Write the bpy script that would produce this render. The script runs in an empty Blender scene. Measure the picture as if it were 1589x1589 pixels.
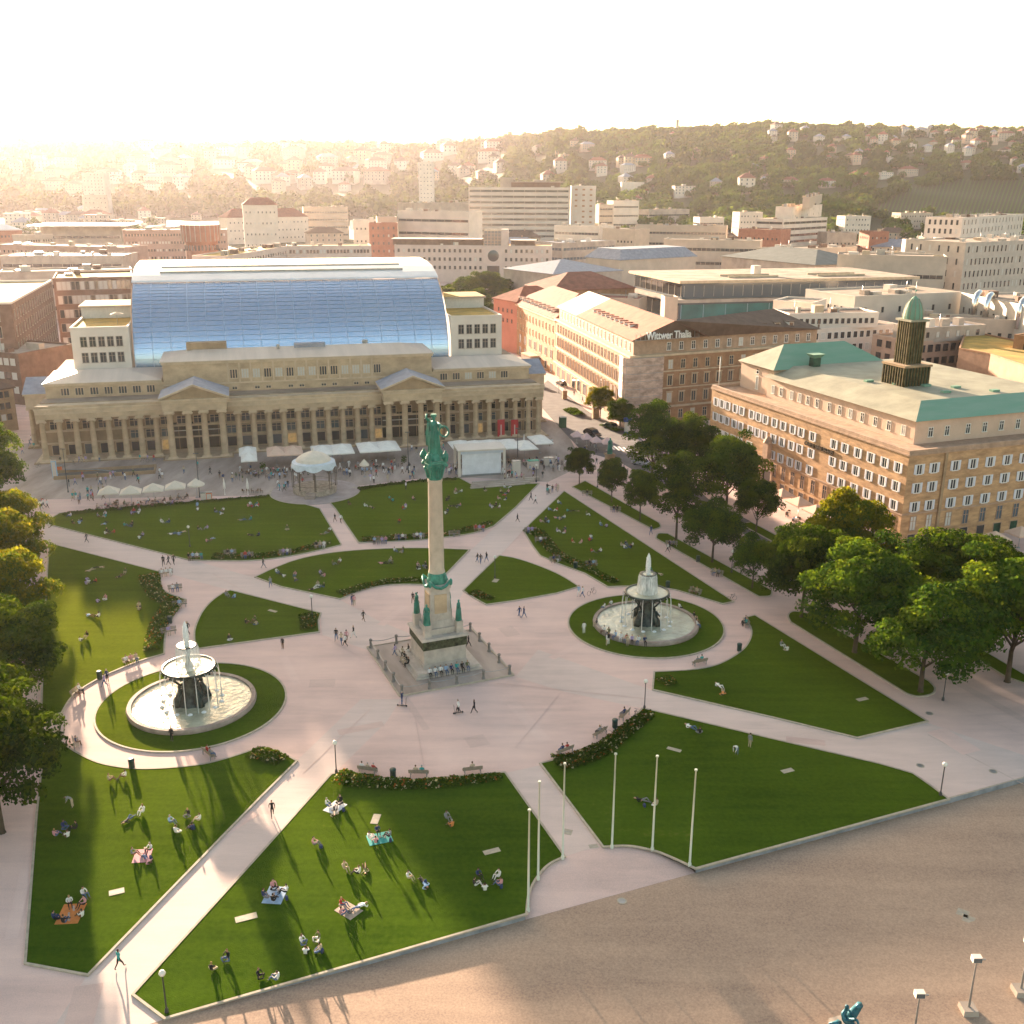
import bpy, bmesh, math, random
from mathutils import Vector, Matrix, noise
# camera solved from the photograph (pixels of the 1589 px frame); world unit = metre, camera above the origin looking along +Y
CAMH=56.0; FPX=1594.36; PX=794.5; PITCH=0.30918; ROLL=0.00518
_w=Vector((0,math.cos(PITCH),-math.sin(PITCH))); _u0=Vector((0,math.sin(PITCH),math.cos(PITCH))); _r0=Vector((1,0,0))
_r=_r0*math.cos(ROLL)+_u0*math.sin(ROLL); _u=-_r0*math.sin(ROLL)+_u0*math.cos(ROLL)
def ray(x,y): return _w*FPX+_r*(x-PX)+_u*(PX-y)
def G(x,y,h=0.0):
    d=ray(x,y); t=(h-CAMH)/d.z; return Vector((d.x*t,d.y*t,h))
def R(x,y,Y):
    d=ray(x,y); t=Y/d.y; return Vector((d.x*t,Y,CAMH+d.z*t))
def HT(p,yt):
    # height z of the vertical through p that shows at row yt
    k=(PX-yt)/FPX; a=Vector((p.x,p.y,-CAMH))
    return (a.dot(_u)-k*a.dot(_w))/(k*_w.z-_u.z)
def PJ(p):
    d=Vector(p)-Vector((0,0,CAMH)); z=d.dot(_w); return (PX+FPX*d.dot(_r)/z, PX-FPX*d.dot(_u)/z)
def plane_hit(x,y,p0,n):
    d=ray(x,y); t=(Vector(p0)-Vector((0,0,CAMH))).dot(n)/d.dot(n); return Vector((0,0,CAMH))+d*t
SUN_ELEV=8.75; SUN_E=4.3; SUN_C=(1.0,.75,.54); SKY_S=.065; SKY_DUST=2.0; SKY_TINT=(1.14,.99,.82); EXPO=3.0
HAZE_D=.000026; HAZE_C=(1.0,.93,.97); HAZE_G=.52
random.seed(7); RN=random.Random(11)
import numpy as np
scene=bpy.context.scene; COL=scene.collection; PI=math.pi
def lin(c): return tuple(((v/255)/12.92 if v/255<=.04045 else ((v/255+.055)/1.055)**2.4) for v in c)
MATS={}
def mat(key,col,rough=.8,var=.12,scale=1.0,bump=0.0,metal=0.0,spec=.3,detail=4,rand=0.0,coord='Object',col2=None,trans=0.0,emit=0,alpha=1.0,bscale=None,stretch=None,sss=0):
    """principled surface, colour broken up by noise in object space; col is a linear base colour"""
    if key in MATS: return MATS[key]
    m=bpy.data.materials.new(key); m.use_nodes=True; nt=m.node_tree; N=nt.nodes; L=nt.links
    b=N['Principled BSDF']; b.inputs['Roughness'].default_value=rough; b.inputs['Metallic'].default_value=metal
    b.inputs['Specular IOR Level'].default_value=spec; b.inputs['Base Color'].default_value=(*col,1)
    if trans: b.inputs['Transmission Weight'].default_value=trans
    if alpha<1: b.inputs['Alpha'].default_value=alpha
    if emit: b.inputs['Emission Color'].default_value=(*col,1); b.inputs['Emission Strength'].default_value=emit
    m.diffuse_color=(*col,1)
    if var or bump or rand or col2:
        tc=N.new('ShaderNodeTexCoord'); src=tc.outputs[coord]
        if stretch:
            mp=N.new('ShaderNodeMapping'); mp.inputs['Scale'].default_value=stretch; L.new(src,mp.inputs['Vector']); src=mp.outputs[0]
        nz=N.new('ShaderNodeTexNoise'); nz.inputs['Scale'].default_value=scale; nz.inputs['Detail'].default_value=detail; nz.inputs['Roughness'].default_value=.62
        L.new(src,nz.inputs['Vector'])
        rp=N.new('ShaderNodeValToRGB'); c2=col2 or tuple(v*(1-2.2*var) for v in col); c1=tuple(min(1,v*(1+1.1*var)) for v in col)
        rp.color_ramp.elements[0].position=.32; rp.color_ramp.elements[1].position=.68
        rp.color_ramp.elements[0].color=(*c2,1); rp.color_ramp.elements[1].color=(*c1,1)
        L.new(nz.outputs['Fac'],rp.inputs['Fac']); out=rp.outputs['Color']
        if rand:
            oi=N.new('ShaderNodeObjectInfo'); hs=N.new('ShaderNodeHueSaturation'); mr=N.new('ShaderNodeMapRange')
            mr.inputs['To Min'].default_value=1-rand; mr.inputs['To Max'].default_value=1+rand; L.new(oi.outputs['Random'],mr.inputs['Value'])
            L.new(mr.outputs[0],hs.inputs['Value']); L.new(out,hs.inputs['Color']); out=hs.outputs['Color']
        L.new(out,b.inputs['Base Color'])
        if bump:
            n2=N.new('ShaderNodeTexNoise'); n2.inputs['Scale'].default_value=bscale or scale*6; n2.inputs['Detail'].default_value=3; L.new(src,n2.inputs['Vector'])
            bp=N.new('ShaderNodeBump'); bp.inputs['Strength'].default_value=bump; bp.inputs['Distance'].default_value=.1
            L.new(n2.outputs['Fac'],bp.inputs['Height']); L.new(bp.outputs[0],b.inputs['Normal'])
    MATS[key]=m; return m
class MB:
    def __init__(s): s.v=[]; s.f=[]; s.m=[]; s.mats=[]; s.sm=[]
    def mi(s,m):
        if m not in s.mats: s.mats.append(m)
        return s.mats.index(m)
    def add(s,vs,fs,m,smooth=False,M=None):
        o=len(s.v); k=s.mi(m)
        if M is not None: vs=[M@Vector(v) for v in vs]
        s.v+= [tuple(v) for v in vs]; s.f+=[tuple(i+o for i in f) for f in fs]; s.m+=[k]*len(fs); s.sm+=[smooth]*len(fs); return s
    def box(s,x0,y0,z0,x1,y1,z1,m,M=None):
        return s.add([(x0,y0,z0),(x1,y0,z0),(x1,y1,z0),(x0,y1,z0),(x0,y0,z1),(x1,y0,z1),(x1,y1,z1),(x0,y1,z1)],
            [(0,3,2,1),(4,5,6,7),(0,1,5,4),(1,2,6,5),(2,3,7,6),(3,0,4,7)],m,M=M)
    def taper(s,cx,cy,z0,a0,b0,z1,a1,b1,m,M=None):
        return s.add([(cx-a0,cy-b0,z0),(cx+a0,cy-b0,z0),(cx+a0,cy+b0,z0),(cx-a0,cy+b0,z0),(cx-a1,cy-b1,z1),(cx+a1,cy-b1,z1),(cx+a1,cy+b1,z1),(cx-a1,cy+b1,z1)],
            [(0,3,2,1),(4,5,6,7),(0,1,5,4),(1,2,6,5),(2,3,7,6),(3,0,4,7)],m,M=M)
    def prism(s,poly,z0,z1,m,top=None,zt=None):
        n=len(poly); a=[(p[0],p[1],z0) for p in poly]; b=[(p[0],p[1],z1) for p in poly]
        s.add(a+b,[(i,(i+1)%n,n+(i+1)%n,n+i) for i in range(n)]+[tuple(range(n-1,-1,-1))],m)
        s.add(b,[tuple(range(n))],top or m); return s
    def lathe(s,prof,m,cx=0,cy=0,seg=16,smooth=True,sx=1,sy=1,M=None,cap=True):
        vs=[];fs=[]
        for r,z in prof:
            for k in range(seg):
                a=2*PI*k/seg; vs.append((cx+r*sx*math.cos(a),cy+r*sy*math.sin(a),z))
        for j in range(len(prof)-1):
            for k in range(seg):
                k2=(k+1)%seg; fs.append((j*seg+k,j*seg+k2,(j+1)*seg+k2,(j+1)*seg+k))
        s.add(vs,fs,m,smooth,M=M)
        if cap:
            n=len(prof)-1
            s.add([vs[k] for k in range(seg)],[tuple(range(seg-1,-1,-1))],m,M=M); s.add([vs[n*seg+k] for k in range(seg)],[tuple(range(seg))],m,M=M)
        return s
    def tube(s,path,r,m,seg=6,smooth=True):
        path=[Vector(p) for p in path]; n=len(path); rs=r if isinstance(r,(list,tuple)) else [r]*n; vs=[];fs=[]
        for i,p in enumerate(path):
            d=(path[min(i+1,n-1)]-path[max(i-1,0)]).normalized(); u=d.orthogonal().normalized() if i==0 else (u-d*u.dot(d)).normalized(); w=d.cross(u)
            for k in range(seg): a=2*PI*k/seg; vs.append(p+(u*math.cos(a)+w*math.sin(a))*rs[i])
        for i in range(n-1):
            for k in range(seg): k2=(k+1)%seg; fs.append((i*seg+k,i*seg+k2,(i+1)*seg+k2,(i+1)*seg+k))
        fs.append(tuple(range(seg-1,-1,-1))); fs.append(tuple((n-1)*seg+k for k in range(seg)))
        return s.add(vs,fs,m,smooth)
    def hip(s,x0,y0,x1,y1,z0,h,m,inset=None,top=None,eave=0.0,thick=.25):
        """hipped roof (flat-topped when inset is less than half the depth)"""
        x0-=eave;y0-=eave;x1+=eave;y1+=eave
        i=inset if inset is not None else min(x1-x0,y1-y0)/2
        ix=min(i,(x1-x0)/2-.01); iy=min(i,(y1-y0)/2-.01)
        a=[(x0,y0,z0+thick),(x1,y0,z0+thick),(x1,y1,z0+thick),(x0,y1,z0+thick),(x0+ix,y0+iy,z0+h),(x1-ix,y0+iy,z0+h),(x1-ix,y1-iy,z0+h),(x0+ix,y1-iy,z0+h),
           (x0,y0,z0),(x1,y0,z0),(x1,y1,z0),(x0,y1,z0)]
        s.add(a,[(0,1,5,4),(1,2,6,5),(2,3,7,6),(3,0,4,7),(8,9,1,0),(9,10,2,1),(10,11,3,2),(11,8,0,3),(8,11,10,9)],m)
        return s.add(a[4:8],[(0,1,2,3)],top or m)
    def mesh(s,name):
        me=bpy.data.meshes.new(name); me.from_pydata(s.v,[],s.f)
        for m in s.mats: me.materials.append(m)
        me.polygons.foreach_set('material_index',s.m); me.polygons.foreach_set('use_smooth',s.sm); me.update(); return me
    def obj(s,name,parent=None,loc=(0,0,0),rz=0.0,**kw):
        return link(name,s.mesh(name),parent,loc,rz,**kw)
def link(name,data,parent=None,loc=(0,0,0),rz=0.0,label=None,cat=None,group=None,kind=None,rot=None,scale=None):
    o=bpy.data.objects.new(name,data); COL.objects.link(o); o.location=loc; o.rotation_euler=rot or (0,0,rz)
    if scale: o.scale=scale if hasattr(scale,'__len__') else (scale,)*3
    if parent: o.parent=parent
    return tag(o,label,cat,group,kind)
KIDS={}
def tag(o,label=None,cat=None,group=None,kind=None):
    if label: o['label']=label
    if cat: o['category']=cat
    if group: o['group']=group
    if kind: o['kind']=kind
    return o
def empty(name,loc,rz=0.0,label=None,cat=None,group=None,kind=None):
    return link(name,None,None,loc,rz,label,cat,group,kind)
def dup(o,loc=None,rz=None,label=None,scale=None,group=None,_kids=None):
    kids=_kids if _kids is not None else [c for c in bpy.data.objects if c.parent==o]
    c=o.copy(); COL.objects.link(c)
    if loc is not None: c.location=loc
    if rz is not None: c.rotation_euler=(0,0,rz)
    if scale: c.scale=scale if hasattr(scale,'__len__') else (scale,)*3
    if label: c['label']=label
    if group: c['group']=group
    for k in kids:
        k2=k.copy(); COL.objects.link(k2); k2.parent=c
        for g in KIDS.get(k.name,()):
            g2=g.copy(); COL.objects.link(g2); g2.parent=k2
    return c
class Proto:
    """a built thing whose first placement uses the original and the others copies"""
    def __init__(s,o):
        s.o=o; s.used=False; s.kids=[c for c in bpy.data.objects if c.parent==o]
        for k in s.kids: KIDS[k.name]=[c for c in bpy.data.objects if c.parent==k]
    def put(s,loc,rz=0.0,label=None,scale=None,group=None):
        if not s.used:
            s.used=True; o=s.o; o.location=loc; o.rotation_euler=(0,0,rz)
            if scale: o.scale=scale if hasattr(scale,'__len__') else (scale,)*3
            if label: o['label']=label
            if group: o['group']=group
            return o
        return dup(s.o,loc,rz,label,scale,group,_kids=s.kids)
def catmull(pts,n=6):
    if len(pts)<3: return [Vector(p) for p in pts]
    P=[Vector(p) for p in pts]; out=[]
    for i in range(len(P)-1):
        p0=P[max(i-1,0)];p1=P[i];p2=P[i+1];p3=P[min(i+2,len(P)-1)]
        for k in range(n):
            t=k/n; out.append(.5*((2*p1)+(p2-p0)*t+(2*p0-5*p1+4*p2-p3)*t*t+(3*p1-p0-3*p2+p3)*t**3))
    return out+[P[-1]]
def npmesh(name,V,F,mats,mi=None,smooth=False):
    """V (n,3) and F (m,k) numpy arrays to a mesh"""
    me=bpy.data.meshes.new(name); k=F.shape[1]
    me.vertices.add(len(V)); me.vertices.foreach_set('co',V.astype(np.float32).ravel())
    me.loops.add(F.size); me.loops.foreach_set('vertex_index',F.astype(np.int32).ravel())
    me.polygons.add(len(F)); me.polygons.foreach_set('loop_start',np.arange(0,F.size,k,dtype=np.int32)); me.polygons.foreach_set('loop_total',np.full(len(F),k,dtype=np.int32))
    for m in mats: me.materials.append(m)
    if mi is not None: me.polygons.foreach_set('material_index',mi.astype(np.int32))
    me.polygons.foreach_set('use_smooth',np.full(len(F),smooth)); me.update(calc_edges=True); return me
# camera, sun, sky
cam=bpy.data.cameras.new('camera'); co=bpy.data.objects.new('camera',cam); COL.objects.link(co); scene.camera=co
M=Matrix((( _r.x,_u.x,-_w.x,0),(_r.y,_u.y,-_w.y,0),(_r.z,_u.z,-_w.z,CAMH),(0,0,0,1))); co.matrix_world=M
cam.sensor_width=36; cam.lens=36*FPX/1589; cam.clip_start=.5; cam.clip_end=20000
SUN_AZ=math.radians(115.5); SUN_EL=math.radians(SUN_ELEV)
sd=Vector((math.cos(SUN_AZ)*math.cos(SUN_EL),math.sin(SUN_AZ)*math.cos(SUN_EL),math.sin(SUN_EL)))
sl=bpy.data.lights.new('sun','SUN'); sl.energy=SUN_E; sl.angle=math.radians(.9); sl.color=SUN_C
so=bpy.data.objects.new('sun',sl); COL.objects.link(so); so.rotation_euler=sd.to_track_quat('Z','Y').to_euler()
wd=bpy.data.worlds.new('World'); scene.world=wd; wd.use_nodes=True; nt=wd.node_tree; bg=nt.nodes['Background']
sk=nt.nodes.new('ShaderNodeTexSky'); sk.sky_type='NISHITA'; sk.sun_disc=False; sk.sun_elevation=SUN_EL
sk.sun_rotation=PI/2-SUN_AZ; sk.air_density=1.0; sk.dust_density=SKY_DUST; sk.ozone_density=1.0; sk.altitude=200
if SKY_TINT:
    mx=nt.nodes.new('ShaderNodeMix'); mx.data_type='RGBA'; mx.blend_type='MULTIPLY'; mx.inputs[0].default_value=1
    nt.links.new(sk.outputs[0],mx.inputs[6]); mx.inputs[7].default_value=(*SKY_TINT,1); nt.links.new(mx.outputs[2],bg.inputs[0])
else: nt.links.new(sk.outputs[0],bg.inputs[0])
bg.inputs[1].default_value=SKY_S
vs=scene.view_settings; scene.display_settings.display_device='sRGB'; vs.view_transform='Standard'; vs.look='None'; vs.gamma=1; vs.exposure=EXPO
cy=scene.cycles; cy.use_denoising=True; cy.max_bounces=5; cy.diffuse_bounces=2; cy.glossy_bounces=2; cy.transmission_bounces=4; cy.transparent_max_bounces=8; cy.volume_bounces=0; cy.caustics_reflective=False; cy.caustics_refractive=False
# ---------- ground ----------
def gravelmat(key,c,dark,light,s1=.05,s2=.5,grain=9.0,k=(.45,.3,.25),lo=.38,hi=.62):
    # broad worn patches, drawn-out streaks of traffic and fine grain
    m=bpy.data.materials.new(key); m.use_nodes=True; nt=m.node_tree; N=nt.nodes; L=nt.links; b=N['Principled BSDF']; b.inputs['Roughness'].default_value=.92; b.inputs['Specular IOR Level'].default_value=.2; tc=N.new('ShaderNodeTexCoord'); tot=None
    for sc,dt,st,w in ((s1,8,None,k[0]),(s2,7,(.14,1,1),k[1]),(grain,4,None,k[2])):
        n=N.new('ShaderNodeTexNoise'); n.inputs['Scale'].default_value=sc; n.inputs['Detail'].default_value=dt; n.inputs['Roughness'].default_value=.65; n.inputs['Distortion'].default_value=.35 if st else 0
        if st: mp=N.new('ShaderNodeMapping'); mp.inputs['Rotation'].default_value=(0,0,-.42); mp.inputs['Scale'].default_value=st; L.new(tc.outputs['Object'],mp.inputs[0]); L.new(mp.outputs[0],n.inputs['Vector'])
        else: L.new(tc.outputs['Object'],n.inputs['Vector'])
        q=N.new('ShaderNodeMath'); q.operation='MULTIPLY_ADD'; L.new(n.outputs['Fac'],q.inputs[0]); q.inputs[1].default_value=w
        if tot: L.new(tot,q.inputs[2])
        else: q.inputs[2].default_value=0
        tot=q.outputs[0]
    rp=N.new('ShaderNodeValToRGB'); e=rp.color_ramp.elements; e[0].position=lo; e[0].color=(*dark,1); e[1].position=hi; e[1].color=(*light,1); x=e.new((lo+hi)/2); x.color=(*c,1); L.new(tot,rp.inputs[0]); L.new(rp.outputs[0],b.inputs['Base Color']); MATS[key]=m; return m
m_plaza=gravelmat('pink fine gravel paving',(.63,.455,.40),(.47,.345,.305),(.75,.55,.47))
m_walk=gravelmat('grey sand walk',(.59,.47,.42),(.47,.38,.34),(.68,.54,.48),s2=.8)
m_gravel=gravelmat('brown gravel forecourt',(.375,.268,.195),(.27,.19,.145),(.47,.335,.24),s1=.035,s2=.35,grain=6.0,k=(.33,.25,.42),lo=.40,hi=.60)
m_stonepave=mat('grey stone slab paving',(.37,.30,.255),.85,.16,.25,.15,stretch=(1,.25,1))
m_kerb=mat('light stone kerb',(.42,.36,.28),.85,.1,1.5)
m_stepwall=mat('grey stone step wall',(.26,.27,.29),.85,.15,.8)
m_asphalt=mat('street asphalt',(.13,.12,.12),.9,.12,.4,.2)
m_white=mat('road paint white',(.75,.74,.7),.7,.08,2)
m_city=mat('city ground',(.16,.14,.12),.95,.25,.02)
def P2(l,h=0): return [G(x,y,h) for x,y in l]
STEP=[(257,1581,0),(420,1535,-.12),(583,1488.5,-.3),(815,1420,-.45),(1079.4,1347.6,-.45),(1470,1241,-.45),(1589,1208,-.45)]
sp=[(G(x,y),z) for x,y,z in STEP]
dR=(sp[-1][0]-sp[-3][0]).normalized(); sp.append((sp[-1][0]+dR*260,-.45))
dL=(sp[1][0]-sp[0][0]).normalized(); spl=[(sp[0][0]-dL*200,0)]+sp
NOTCH=[(815,1419),(817.6,1392.9),(825,1372.7),(837.8,1353.9),(852.9,1340),(874.3,1330),(905,1319),(937,1314),(976,1312.8),(1014,1319.9),(1041.7,1330),(1070.6,1341),(1079.4,1347.6)]
mb=MB()
top=[]; 
for p,z in spl:
    if abs(p.x-sp[3][0].x)<.01: top.append(p); top+= [G(x,y) for x,y in NOTCH[1:-1]]
    else: top.append(p)
poly=[(p.x,p.y,0) for p in top]+[(460,700,0),(-460,700,0),(-460,top[0].y,0)]
mb.add(poly,[tuple(range(len(poly)))],m_plaza)
mb.obj('plaza_paving',kind='structure')
mb=MB(); fr=[(p.x,p.y,z-.002) for p,z in spl]; fr2=[(fr[-1][0],-30,-.45),(fr[0][0],-30,-.0)]
q=fr+fr2; n=len(fr)
cen=[(p[0]+dL.y*14,p[1]-dL.x*14,p[2]*.9) for p in fr]
mb.add(fr+cen,[(i,n+i,n+i+1,i+1) for i in range(n-1)],m_gravel,True)
c2=[(p[0]+dL.y*120,p[1]-dL.x*120,-.3) for p in fr]
mb.add(cen+c2,[(i,n+i,n+i+1,i+1) for i in range(n-1)],m_gravel,True)
mb.obj('gravel_forecourt',kind='structure')
mb=MB(); a=[(p.x,p.y,.09) for p,z in sp]; b=[(p.x,p.y,z-.02) for p,z in sp]
for i in range(len(sp)-1):
    if i==3: continue
    off=Vector((dL.y,-dL.x,0))*.02; back=Vector((-dL.y,dL.x,0))*.16
    A0=Vector(a[i]);A1=Vector(a[i+1]);B0=Vector(b[i]);B1=Vector(b[i+1])
    vs=[B0+off,B1+off,A1+off,A0+off,A0+back,A1+back]
    mb.add(vs,[(0,1,2,3)],m_stepwall); mb.add(vs,[(3,2,5,4)],m_kerb)
mb.obj('step_wall',label='low grey stone retaining step with pale coping along the front of the lawns',cat='low wall')
# sloping apron inside the flagpole arc
mb=MB(); arc=[G(x,y) for x,y in catmull([(a_,b_,0) for a_,b_ in NOTCH],3) for x,y in [(x,y)]] if False else [G(p.x,p.y) for p in catmull([(a_,b_,0) for a_,b_ in NOTCH],3)]
l0=sp[3][0]; l1=sp[4][0]; ld=(l1-l0).normalized(); nn=Vector((-ld.y,ld.x,0)); mxd=max((p-l0).dot(nn) for p in arc)
def apz(p): return -.45*(1-max(0,min(1,(p-l0).dot(nn)/mxd)))**1.2+.004
rows=[]
for k in range(7):
    t=k/6; rows.append([ (lambda q:(q.x,q.y,apz(q)))(p.lerp(l0+ld*max(0,min((l1-l0).length,(p-l0).dot(ld))),t)) for p in arc])
n=len(arc); vs=[v for r in rows for v in r]
mb.add(vs,[(j*n+i,(j+1)*n+i,(j+1)*n+i+1,j*n+i+1) for j in range(6) for i in range(n-1)],m_plaza,True); mb.obj('apron_paving',kind='structure')
# greyer walks crossing the pink gravel
def sheet(name,px,z,m,smooth=False,**kw):
    pts=[G(x,y) for x,y in px]; mb=MB(); mb.add([(p.x,p.y,z) for p in pts],[tuple(range(len(pts)))],m); return mb.obj(name,kind='structure',**kw)
sheet('crossing_path',[(70,842),(60,806),(295,868),(425,905),(528,931),(585,962),(640,985),(590,1015),(500,985),(497,952),(357,916),(250,887)],.004,m_walk)
sheet('crossing_path',[(835,1008),(1014,1072),(1200,1114),(1330,1146),(1437,1121),(1589,1172),(1589,1207),(1470,1240),(1441,1219),(1365,1189),(1200,1148),(1004,1101),(870,1072),(800,1050)],.004,m_walk)
sheet('crossing_path',[(690,893),(800,787),(835,752),(875,763),(812,823),(775,863),(720,917),(705,945),(660,925),(664,908)],.004,m_walk)
sheet('crossing_path',[(136,1512),(400,1241),(459,1182),(560,1085),(622,1085),(600,1120),(516,1203),(400,1332),(209,1544),(257,1581),(200,1600),(80,1600)],.004,m_walk)
sheet('crossing_path',[(782,1200),(841,1187),(937,1314),(905,1320),(874,1330)],.004,m_walk)
sheet('stone_paving',[(-250,800),(30,800),(68,775),(440,768),(640,744),(735,741),(850,748),(905,722),(870,650),(840,655),(-250,700)],.004,m_stonepave)
carc=G(489,763); cr=(G(560,772)-G(420,772)).length/2
mb=MB(); mb.lathe([(cr,0),(cr,.11)],mat('pavilion paving',(.36,.30,.28),.85,.1,.5),carc.x,carc.y,48,False); mb.obj('round_paving',kind='structure')
# ---------- lawns ----------
def grassmat(key,c,c2):
    m=bpy.data.materials.new(key); m.use_nodes=True; nt=m.node_tree; N=nt.nodes; L=nt.links; b=N['Principled BSDF']; b.inputs['Roughness'].default_value=.9; b.inputs['Specular IOR Level'].default_value=.0
    b.inputs['Sheen Weight'].default_value=.16; b.inputs['Sheen Roughness'].default_value=.35; b.inputs['Sheen Tint'].default_value=(.95,.85,.03,1)
    tc=N.new('ShaderNodeTexCoord')
    def nz(s,d,st=None):
        x=N.new('ShaderNodeTexNoise'); x.inputs['Scale'].default_value=s; x.inputs['Detail'].default_value=d
        if st: mp=N.new('ShaderNodeMapping'); mp.inputs['Rotation'].default_value=(0,0,-.394); mp.inputs['Scale'].default_value=st; L.new(tc.outputs['Object'],mp.inputs[0]); L.new(mp.outputs[0],x.inputs['Vector'])
        else: L.new(tc.outputs['Object'],x.inputs['Vector'])
        return x.outputs['Fac']
    a=nz(.07,5); f=nz(2.5,6); s=nz(1.0,3,(.07,.9,1))
    def mth(op,x,y):
        q=N.new('ShaderNodeMath'); q.operation=op
        for i,v in enumerate((x,y)):
            if isinstance(v,float): q.inputs[i].default_value=v
            else: L.new(v,q.inputs[i])
        return q.outputs[0]
    t=mth('ADD',mth('MULTIPLY',a,.4),mth('ADD',mth('MULTIPLY',f,.3),mth('MULTIPLY',s,.3)))
    rp=N.new('ShaderNodeValToRGB'); rp.color_ramp.elements[0].position=.38; rp.color_ramp.elements[1].position=.60; rp.color_ramp.elements[0].color=(*c2,1); rp.color_ramp.elements[1].color=(*c,1); e3=rp.color_ramp.elements.new(.66); e3.color=(c[0]*1.7,c[1]*1.15,c[2]*2.0,1)
    L.new(t,rp.inputs[0]); L.new(rp.outputs[0],b.inputs['Base Color'])
    x=N.new('ShaderNodeTexNoise'); x.inputs['Scale'].default_value=9; x.inputs['Detail'].default_value=6; L.new(tc.outputs['Object'],x.inputs['Vector'])
    bp=N.new('ShaderNodeBump'); bp.inputs['Strength'].default_value=.7; bp.inputs['Distance'].default_value=.06; L.new(x.outputs['Fac'],bp.inputs['Height']); L.new(bp.outputs[0],b.inputs['Normal'])
    return m
m_grass=grassmat('mown grass',(.050,.096,.009),(.022,.055,.006))
def offset(poly,d):
    n=len(poly); out=[]
    for i in range(n):
        p=poly[i]; a=(p-poly[i-1]).normalized(); b=(poly[(i+1)%n]-p).normalized()
        na=Vector((a.y,-a.x,0)); nb=Vector((b.y,-b.x,0)); m=(na+nb); 
        m=m.normalized() if m.length>1e-4 else na
        out.append(p+m*d/max(.4,m.dot(na)))
    return out
def area(poly): return sum(poly[i-1].x*poly[i].y-poly[i].x*poly[i-1].y for i in range(len(poly)))/2
def kerb(poly,w=.2,h=.13,hole=False):
    o=offset(poly,w*(-1 if hole else 1)); n=len(poly); mb=MB()
    a=[(p.x,p.y,h) for p in poly]; b=[(p.x,p.y,h) for p in o]; c=[(p.x,p.y,0) for p in o]
    mb.add(a+b+c,[(i,n+i,n+(i+1)%n,(i+1)%n) for i in range(n)]+[(n+i,2*n+i,2*n+(i+1)%n,n+(i+1)%n) for i in range(n)],m_kerb)
    return mb.obj('kerb',kind='structure')
def lawn(parts,z=.1):
    pts=[]
    for seg in parts:
        c=catmull([(x,y,0) for x,y in seg],5) if len(seg)>2 else [Vector((x,y,0)) for x,y in seg]
        pts+=[G(p.x,p.y) for p in c]
    out=[]
    for p in pts:
        if not out or (p-out[-1]).length>.15: out.append(p)
    if area(out)<0: out.reverse()
    mb=MB(); mb.add([(p.x,p.y,z) for p in out],[tuple(range(len(out)))],m_grass); mb.obj('lawn',kind='structure'); kerb(out); return out
ccirc=[carc+Vector((math.cos(t),math.sin(t),0))*(cr+.1) for t in [math.radians(k) for k in range(0,360,6)]]
def carcpx(a0,a1):
    return [PJ(carc+Vector((math.cos(math.radians(t)),math.sin(math.radians(t)),0))*(cr+.1)) for t in np.linspace(a0,a1,9)]
lawn([[(68,812),(93,797)],[(93,797),(420,769)],carcpx(172,268),[(495.6,790),(528.4,844.8)],[(528,846),(463,861),(400,869.5),(345,870.5),(293,869)]])
lawn([[(557,842),(521,789.5)],carcpx(300,372),[(548.5,757),(664,745),(712,742)],[(737,755.5),(835,751)],[(800,787),(765,817)],[(765,817),(735,827),(697,833),(640,839),(557,842)]])
lawn([[(875.5,763),(1136.8,934)],[(1121.5,937.3),(1074,923),(1040,914),(989,910),(943.5,910.8)],[(908,890),(870,876),(839,862.5)],[(828,848),(812.6,823.4)]])
lawn([[(1171.3,956),(1437,1119.7)],[(1437,1119.7),(1330,1144.9)],[(1200,1113.4),(1014,1070.6)],[(1016.5,1044),(1077,1040.4),(1117,1031.6),(1152,1011),(1166,991),(1166,974),(1155,960)]])
lawn([[(840.3,1186),(871.7,1177.6),(921,1162.5),(956,1139.8),(981,1117),(997.6,1100.8)],[(1004,1102),(1200,1148.6)],[(1365,1187),(1415.6,1201.6)],[(1440.7,1219),(1469.7,1240.6)],[(1079.4,1347.6),(1041.7,1330),(1014,1319.9),(976,1312.8),(937,1314)]])
lawn([[(520.8,1201.6),(563.6,1207.9),(609,1211.6),(664,1211),(727,1205),(782.6,1200.3)],[(874.3,1330),(852.9,1340),(837.8,1353.9),(825,1372.7),(817.6,1392.9),(815,1419)],[(256.8,1580),(209,1544)],[(400,1332.5),(515,1203)]])
lawn([[(72,1138),(86.8,1146),(110.8,1165),(151,1185),(201,1194),(251.7,1194),(314.6,1187.6),(360,1176),(402,1162)],[(430,1166),(459,1182)],[(400,1240.6),(136,1512.5)],[(41.5,1494.8),(59,1262)]])
lawn([[(76.8,844),(246.7,888)],[(245.4,900.7),(248,910.8),(259,920.8),(287,931)],[(287,931),(274,946),(264,963.6),(255.5,986),(253.5,1015)],[(253.5,1015),(219,1025),(188.8,1036.6),(151,1054),(113,1079),(94.4,1107)],[(65.4,1112),(69,1000)]])
lawn([[(357.4,917),(497,952.3)],[(493,963.6),(494.4,981)],[(400,993.8),(304.6,1007)],[(304.6,1007),(303,988.8),(304.6,973.7),(314.6,951),(329.7,933.4),(347.4,920.8)]])
lawn([[(397,896),(425,883),(463,869),(513,859),(576,853.5),(651.7,851.4),(727,854)],[(689.5,893),(675,908)],[(664,908),(626.5,907),(591,909.5),(556,918),(528,929.6)],[(528,929.6),(437.8,910.8)]])
lawn([[(775,863),(800,867.5),(832.7,878),(868,893),(897,910.8)],[(863,920.8),(800,932)],[(755,938.4),(737,928.4),(719.7,917)]])
lawn([[(889,756),(908,747)],[(1022,812),(1024,818),(1014,822)]])
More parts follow.
